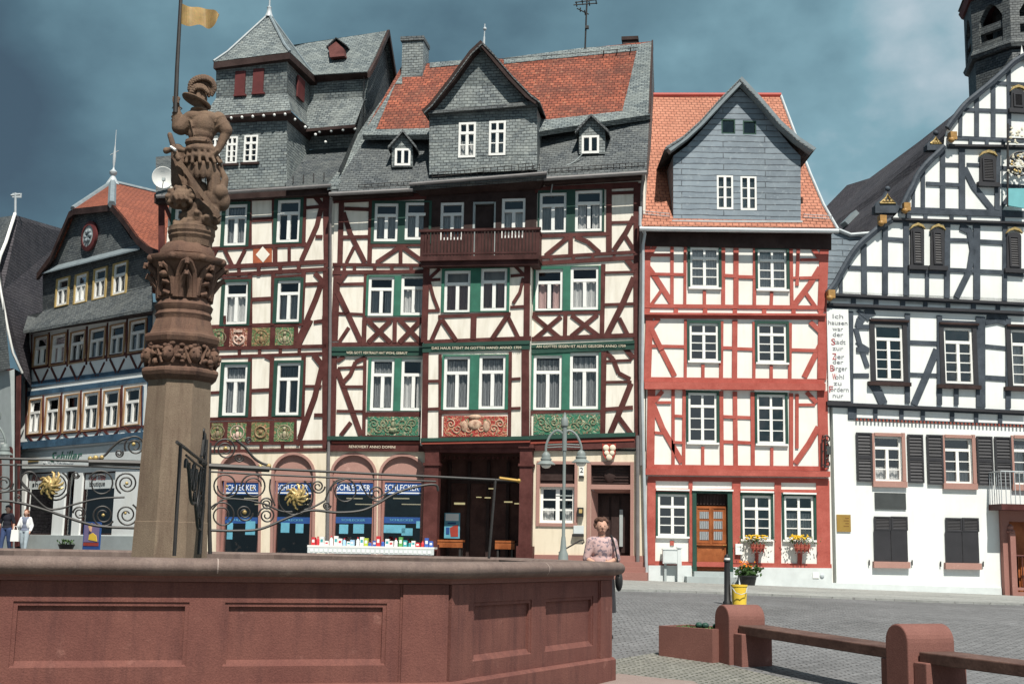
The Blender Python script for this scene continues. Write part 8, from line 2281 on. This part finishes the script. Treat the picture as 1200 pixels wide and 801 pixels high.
# ================================================================== PEOPLE
def person(label, loc, H, yaw, hair, top, bottom, arms='down', skirt=False, sleeve='short', stride=0.0, vox=.012, face=True, jacket=None, hairlen=.0, seed=1):
    r_ = thing('person', label, 'person', loc)
    Rz = Matrix.Rotation(yaw, 3, 'Z')
    def Q(x, y, z): return V(loc) + Rz @ V((x * H, y * H, z * H))
    k = MB()
    def cp(a, b, ra, rb): k.caps(Q(*a), Q(*b), ra * H, rb * H)
    sh, hp = .815, .52
    def torso(g=0.0):
        k.ball(Q(0, 0, .74), (.086 + g) * H, (.062 + g) * H, (.10 + g) * H, 16, 12, Rz); k.ball(Q(0, 0, .63), (.080 + g) * H, (.058 + g) * H, (.09 + g) * H, 16, 12, Rz); k.ball(Q(0, .002, .54), (.097 + g) * H, (.066 + g) * H, (.075 + g) * H, 16, 12, Rz)
        for s in (-1, 1): k.ball(Q(s * .088, 0, .80), (.034 + g) * H, (.034 + g) * H, (.032 + g) * H, 10, 8)
        k.caps(Q(-.08, 0, .803), Q(.08, 0, .803), (.034 + g) * H)
    el = {}; hd = {}
    for s in (-1, 1):
        if arms == 'fold': el[s] = (s * .128, .0, .655); hd[s] = (s * .04, -.125, .615 + .012 * s)
        elif arms == 'swing': el[s] = (s * .145, .02 * s, .645); hd[s] = (s * .160, -.07 * s - .02, .515)
        else: el[s] = (s * .145, .012, .645); hd[s] = (s * .158, -.025, .50)
    def arm_(s, g=0.0, upto=1.0):
        k.caps(Q(s * .096, 0, .80), Q(*el[s]), (.029 + g) * H, (.024 + g) * H)
        if upto > .5:
            e, h_ = V(el[s]), V(hd[s]); h2 = e + (h_ - e) * min(1, (upto - .5) * 2); k.caps(Q(*e), Q(*h2), (.0235 + g) * H, (.016 + g) * H)
    def leg_(s, g=0.0, z1=.05):
        f = stride * s
        kn = (s * .058, -.015 + f * .35, .285); an = (s * .056, .012 + f, .045)
        k.caps(Q(s * .056, 0, .50), Q(*kn), (.056 + g) * H, (.034 + g) * H); k.caps(Q(*kn), Q(*an), (.034 + g) * H, (.021 + g) * H)
        return an
    torso(); 
    for s in (-1, 1):
        arm_(s); an = leg_(s)
        k.caps(Q(an[0], an[1] + .012, .022), Q(an[0] + s * .012, an[1] - .10, .018), .022 * H, .018 * H)
        h_ = V(hd[s]); e = V(el[s]); d = (h_ - e).normalized(); side = V((0, 0, 1)) if arms == 'fold' else V((0, 1, 0))
        side = (side - d * side.dot(d)).normalized()
        k.ball(Q(*(h_ + d * .022)), .020 * H, .020 * H, .022 * H, 8, 6)
        for j, ln_ in enumerate((.040, .046, .043, .034)):
            b0 = h_ + d * .035 + side * (.0165 - j * .011); b1 = b0 + d * ln_ * .55; b2 = b1 + (d + V((0, -.5, -.5))).normalized() * ln_ * .45
            k.caps(Q(*b0), Q(*b1), .0056 * H, .005 * H, 6); k.caps(Q(*b1), Q(*b2), .005 * H, .0045 * H, 6)
        t0 = h_ + d * .012 + side * .018; k.caps(Q(*t0), Q(*(t0 + d * .025 + side * .016)), .0065 * H, .0055 * H, 6)
    cp((0, .005, .82), (0, -.004, .885), .033, .030)
    k.ball(Q(0, -.004, .927), .048 * H, .056 * H, .064 * H, 16, 12, Rz); k.ball(Q(0, -.022, .896), .034 * H, .033 * H, .032 * H, 12, 8, Rz)
    k.ball(Q(0, -.060, .918), .008 * H, .011 * H, .015 * H, 8, 6, Rz)
    for s in (-1, 1): k.ball(Q(s * .049, 0, .922), .007 * H, .012 * H, .018 * H, 8, 6, Rz)
    remesh(k, 'body', M['skin'], r_, vox if vox < .01 else .011, 1)
    # clothes
    k = MB(); torso(.008)
    for s in (-1, 1): arm_(s, .010, {'short': .5, 'half': .62, 'long': .97}[sleeve])
    if sleeve == 'short':
        pass
    top_o = remesh(k, 'shirt', top, r_, .014, 2)
    k = MB()
    if skirt:
        pts = []
        prof = [(.092, .585), (.104, .54), (.112, .48), (.120, .36), (.128, .215), (.124, .215), (.10, .45)]
        i0 = None; rings = []
        for r0, z in prof:
            idx = len(k.v)
            for i in range(28):
                a = i * 2 * math.pi / 28; w_ = 1 + (.05 * math.sin(a * 7) if z < .4 else 0)
                k.v.append(Q(r0 * w_ * math.cos(a), r0 * w_ * .78 * math.sin(a), z))
            rings.append(idx)
        for A_, B_ in zip(rings, rings[1:]):
            for i in range(28): k.f.append([A_ + i, A_ + (i + 1) % 28, B_ + (i + 1) % 28, B_ + i]); k.smooth.append(True)
        k.build('skirt', bottom, r_)
    else:
        k.ball(Q(0, .002, .535), .106 * H, .074 * H, .07 * H, 16, 10, Rz)
        for s in (-1, 1): leg_(s, .010)
        remesh(k, 'trousers', bottom, r_, .014, 1)
    k = MB()
    for s in (-1, 1):
        f = stride * s; an = (s * .056, .012 + f)
        k.caps(Q(an[0], an[1] + .016, .024), Q(an[0] + s * .012, an[1] - .105, .020), .028 * H, .023 * H)
    remesh(k, 'shoes', M['black'] if jacket is None else M['lightgrey'], r_, .012, 1)
    if jacket:
        k = MB()
        for s in (-1, 1):
            k.ball(Q(s * .062, .012, .70), .062 * H, .074 * H, .145 * H, 12, 10, Rz); arm_(s, .017, .9)
        remesh(k, 'jacket', jacket, r_, .014, 2)
    rn = random.Random(seed); k = MB()
    k.ball(Q(0, .022, .948), .060 * H, .058 * H, .058 * H, 14, 10, Rz)
    for i in range(80):
        a = rn.uniform(0, 2 * math.pi); z = rn.uniform(.905 - hairlen, 1.0)
        if math.sin(a) < -.12 and z < .966: continue
        q = .058 * math.sqrt(max(.15, 1 - ((z - .94) / .066) ** 2)) if z > .93 else .055
        k.ball(Q(q * math.cos(a), .012 + q * 1.05 * math.sin(a), z), rn.uniform(.011, .018) * H, None, None, 7, 5)
    remesh(k, 'hair', hair, r_, .013, 0)
    if face:
        for s in (-1, 1):
            k = MB(); k.ball(Q(s * .019, -.0555, .931), .0045 * H, .003 * H, .0030 * H, 8, 6); k.build('eye', M['dark'], r_)
        k = MB(); k.ball(Q(0, -.0535, .892), .013 * H, .005 * H, .0026 * H, 8, 6); k.build('mouth', M['pinkdark'], r_)
    return r_, Q
shirt_p, t_, b_ = newmat('patterned_pink_shirt')
tc = nd(t_, 'ShaderNodeTexCoord'); n1 = nd(t_, 'ShaderNodeTexNoise', i_Scale=19.0, i_Detail=5.0, i_Distortion=.4)
t_.links.new(tc.outputs['Object'], n1.inputs['Vector']); r0 = nd(t_, 'ShaderNodeValToRGB'); e_ = r0.color_ramp.elements; e_[0].position = .40; e_[0].color = (.17, .14, .17, 1); e_[1].position = .50; e_[1].color = (.50, .34, .33, 1)
t_.links.new(n1.outputs['Fac'], r0.inputs[0]); t_.links.new(r0.outputs[0], b_.inputs['Base Color']); b_.inputs['Roughness'].default_value = .9
d = 19.0; wx = (708 - 600) / F * d
zt_ = (EYE + ray(705, 605) * (d / ray(705, 605).y)).z; zw = gz(wx, d)
Hw = min(1.74, zt_ - zw)
W, QW = person('woman in a patterned pink shirt and dark skirt standing behind the fountain rim', V((wx, d, zw)), Hw / 1.005, R(4), M['hair_brown'], shirt_p, M['darkshutter'], arms='fold', skirt=True, vox=.008, seed=3)
sbg = thing('shoulder_bag', 'dark shoulder bag hanging at the side of the woman in pink', 'bag', QW(.135, 0, .47))
k = MB(); k.ball(QW(.150, .01, .475), .058, .11, .15, 14, 10); k.ball(QW(.150, .01, .50), .05, .10, .10, 12, 8); k.build('bag', M['black'], sbg)
k = MB(); k.tube([QW(*q) for q in smooth_path([(.145, -.05, .53), (.115, -.072, .70), (.085, -.045, .835), (.07, .03, .835), (.10, .07, .72), (.14, .05, .53)], 5)], .012, 6); k.build('strap', M['black'], sbg)
d = 41.0
tee = plain('dark_tee', (.022, .022, .03), .9, .1, .2); jean = plain('blue_denim', (.05, .075, .16), .9, .1, .25, 8); pale = plain('pale_denim', (.36, .42, .46), .9, .1, .15, 8); navy = plain('navy_jumper', (.035, .06, .17), .9, .1, .2); whitec = plain('white_cotton', (.72, .72, .72), .9, .1, .05); greyt = plain('grey_top', (.16, .18, .24), .9, .1, .2)
for px, top, lab, hr, tp_, bt, kw in ((18.5, 592, 'man in a black printed t-shirt and blue jeans walking past the left shop', M['black'], tee, jean, dict(stride=.08)), (40, 597, 'woman with auburn hair in an open white shirt and pale trousers on the left', M['hair_red'], greyt, pale, dict(stride=-.07, jacket=whitec, hairlen=.06, arms='swing')), (-1.5, 598, 'fair haired person in a navy jumper cut by the left frame edge', M['hair_blond'], navy, pale, dict(stride=.06, sleeve='long'))):
    x = (px - 600) / F * d; z = gz(x, d); zt_ = (EYE + ray(px, top) * (d / ray(px, top).y)).z
    person(lab, V((x, d, z)), zt_ - z, R(-6), hr, tp_, bt, vox=.014, seed=int(px) + 9, **kw)
k = MB(); x = (29 - 600) / F * 40.8; z = gz(x, 40.8); c = V((x, 40.8, z + .62)); r_ = thing('shopping_bag', 'white carrier bag between the man in black and the woman in white', 'bag', c)
k.prism([c + V((-.13, -.05, -.2)), c + V((.13, -.05, -.2)), c + V((.11, -.05, .16)), c + V((-.11, -.05, .16))], [c + V((-.13, .05, -.2)), c + V((.13, .05, -.2)), c + V((.11, .05, .16)), c + V((-.11, .05, .16))]); k.build('bag', M['paint'], r_)
k = MB(); k.tube([c + V((-.06, 0, .16)), c + V((-.03, 0, .27)), c + V((.03, 0, .27)), c + V((.06, 0, .16))], .01, 5); k.build('handle', M['paint'], r_)
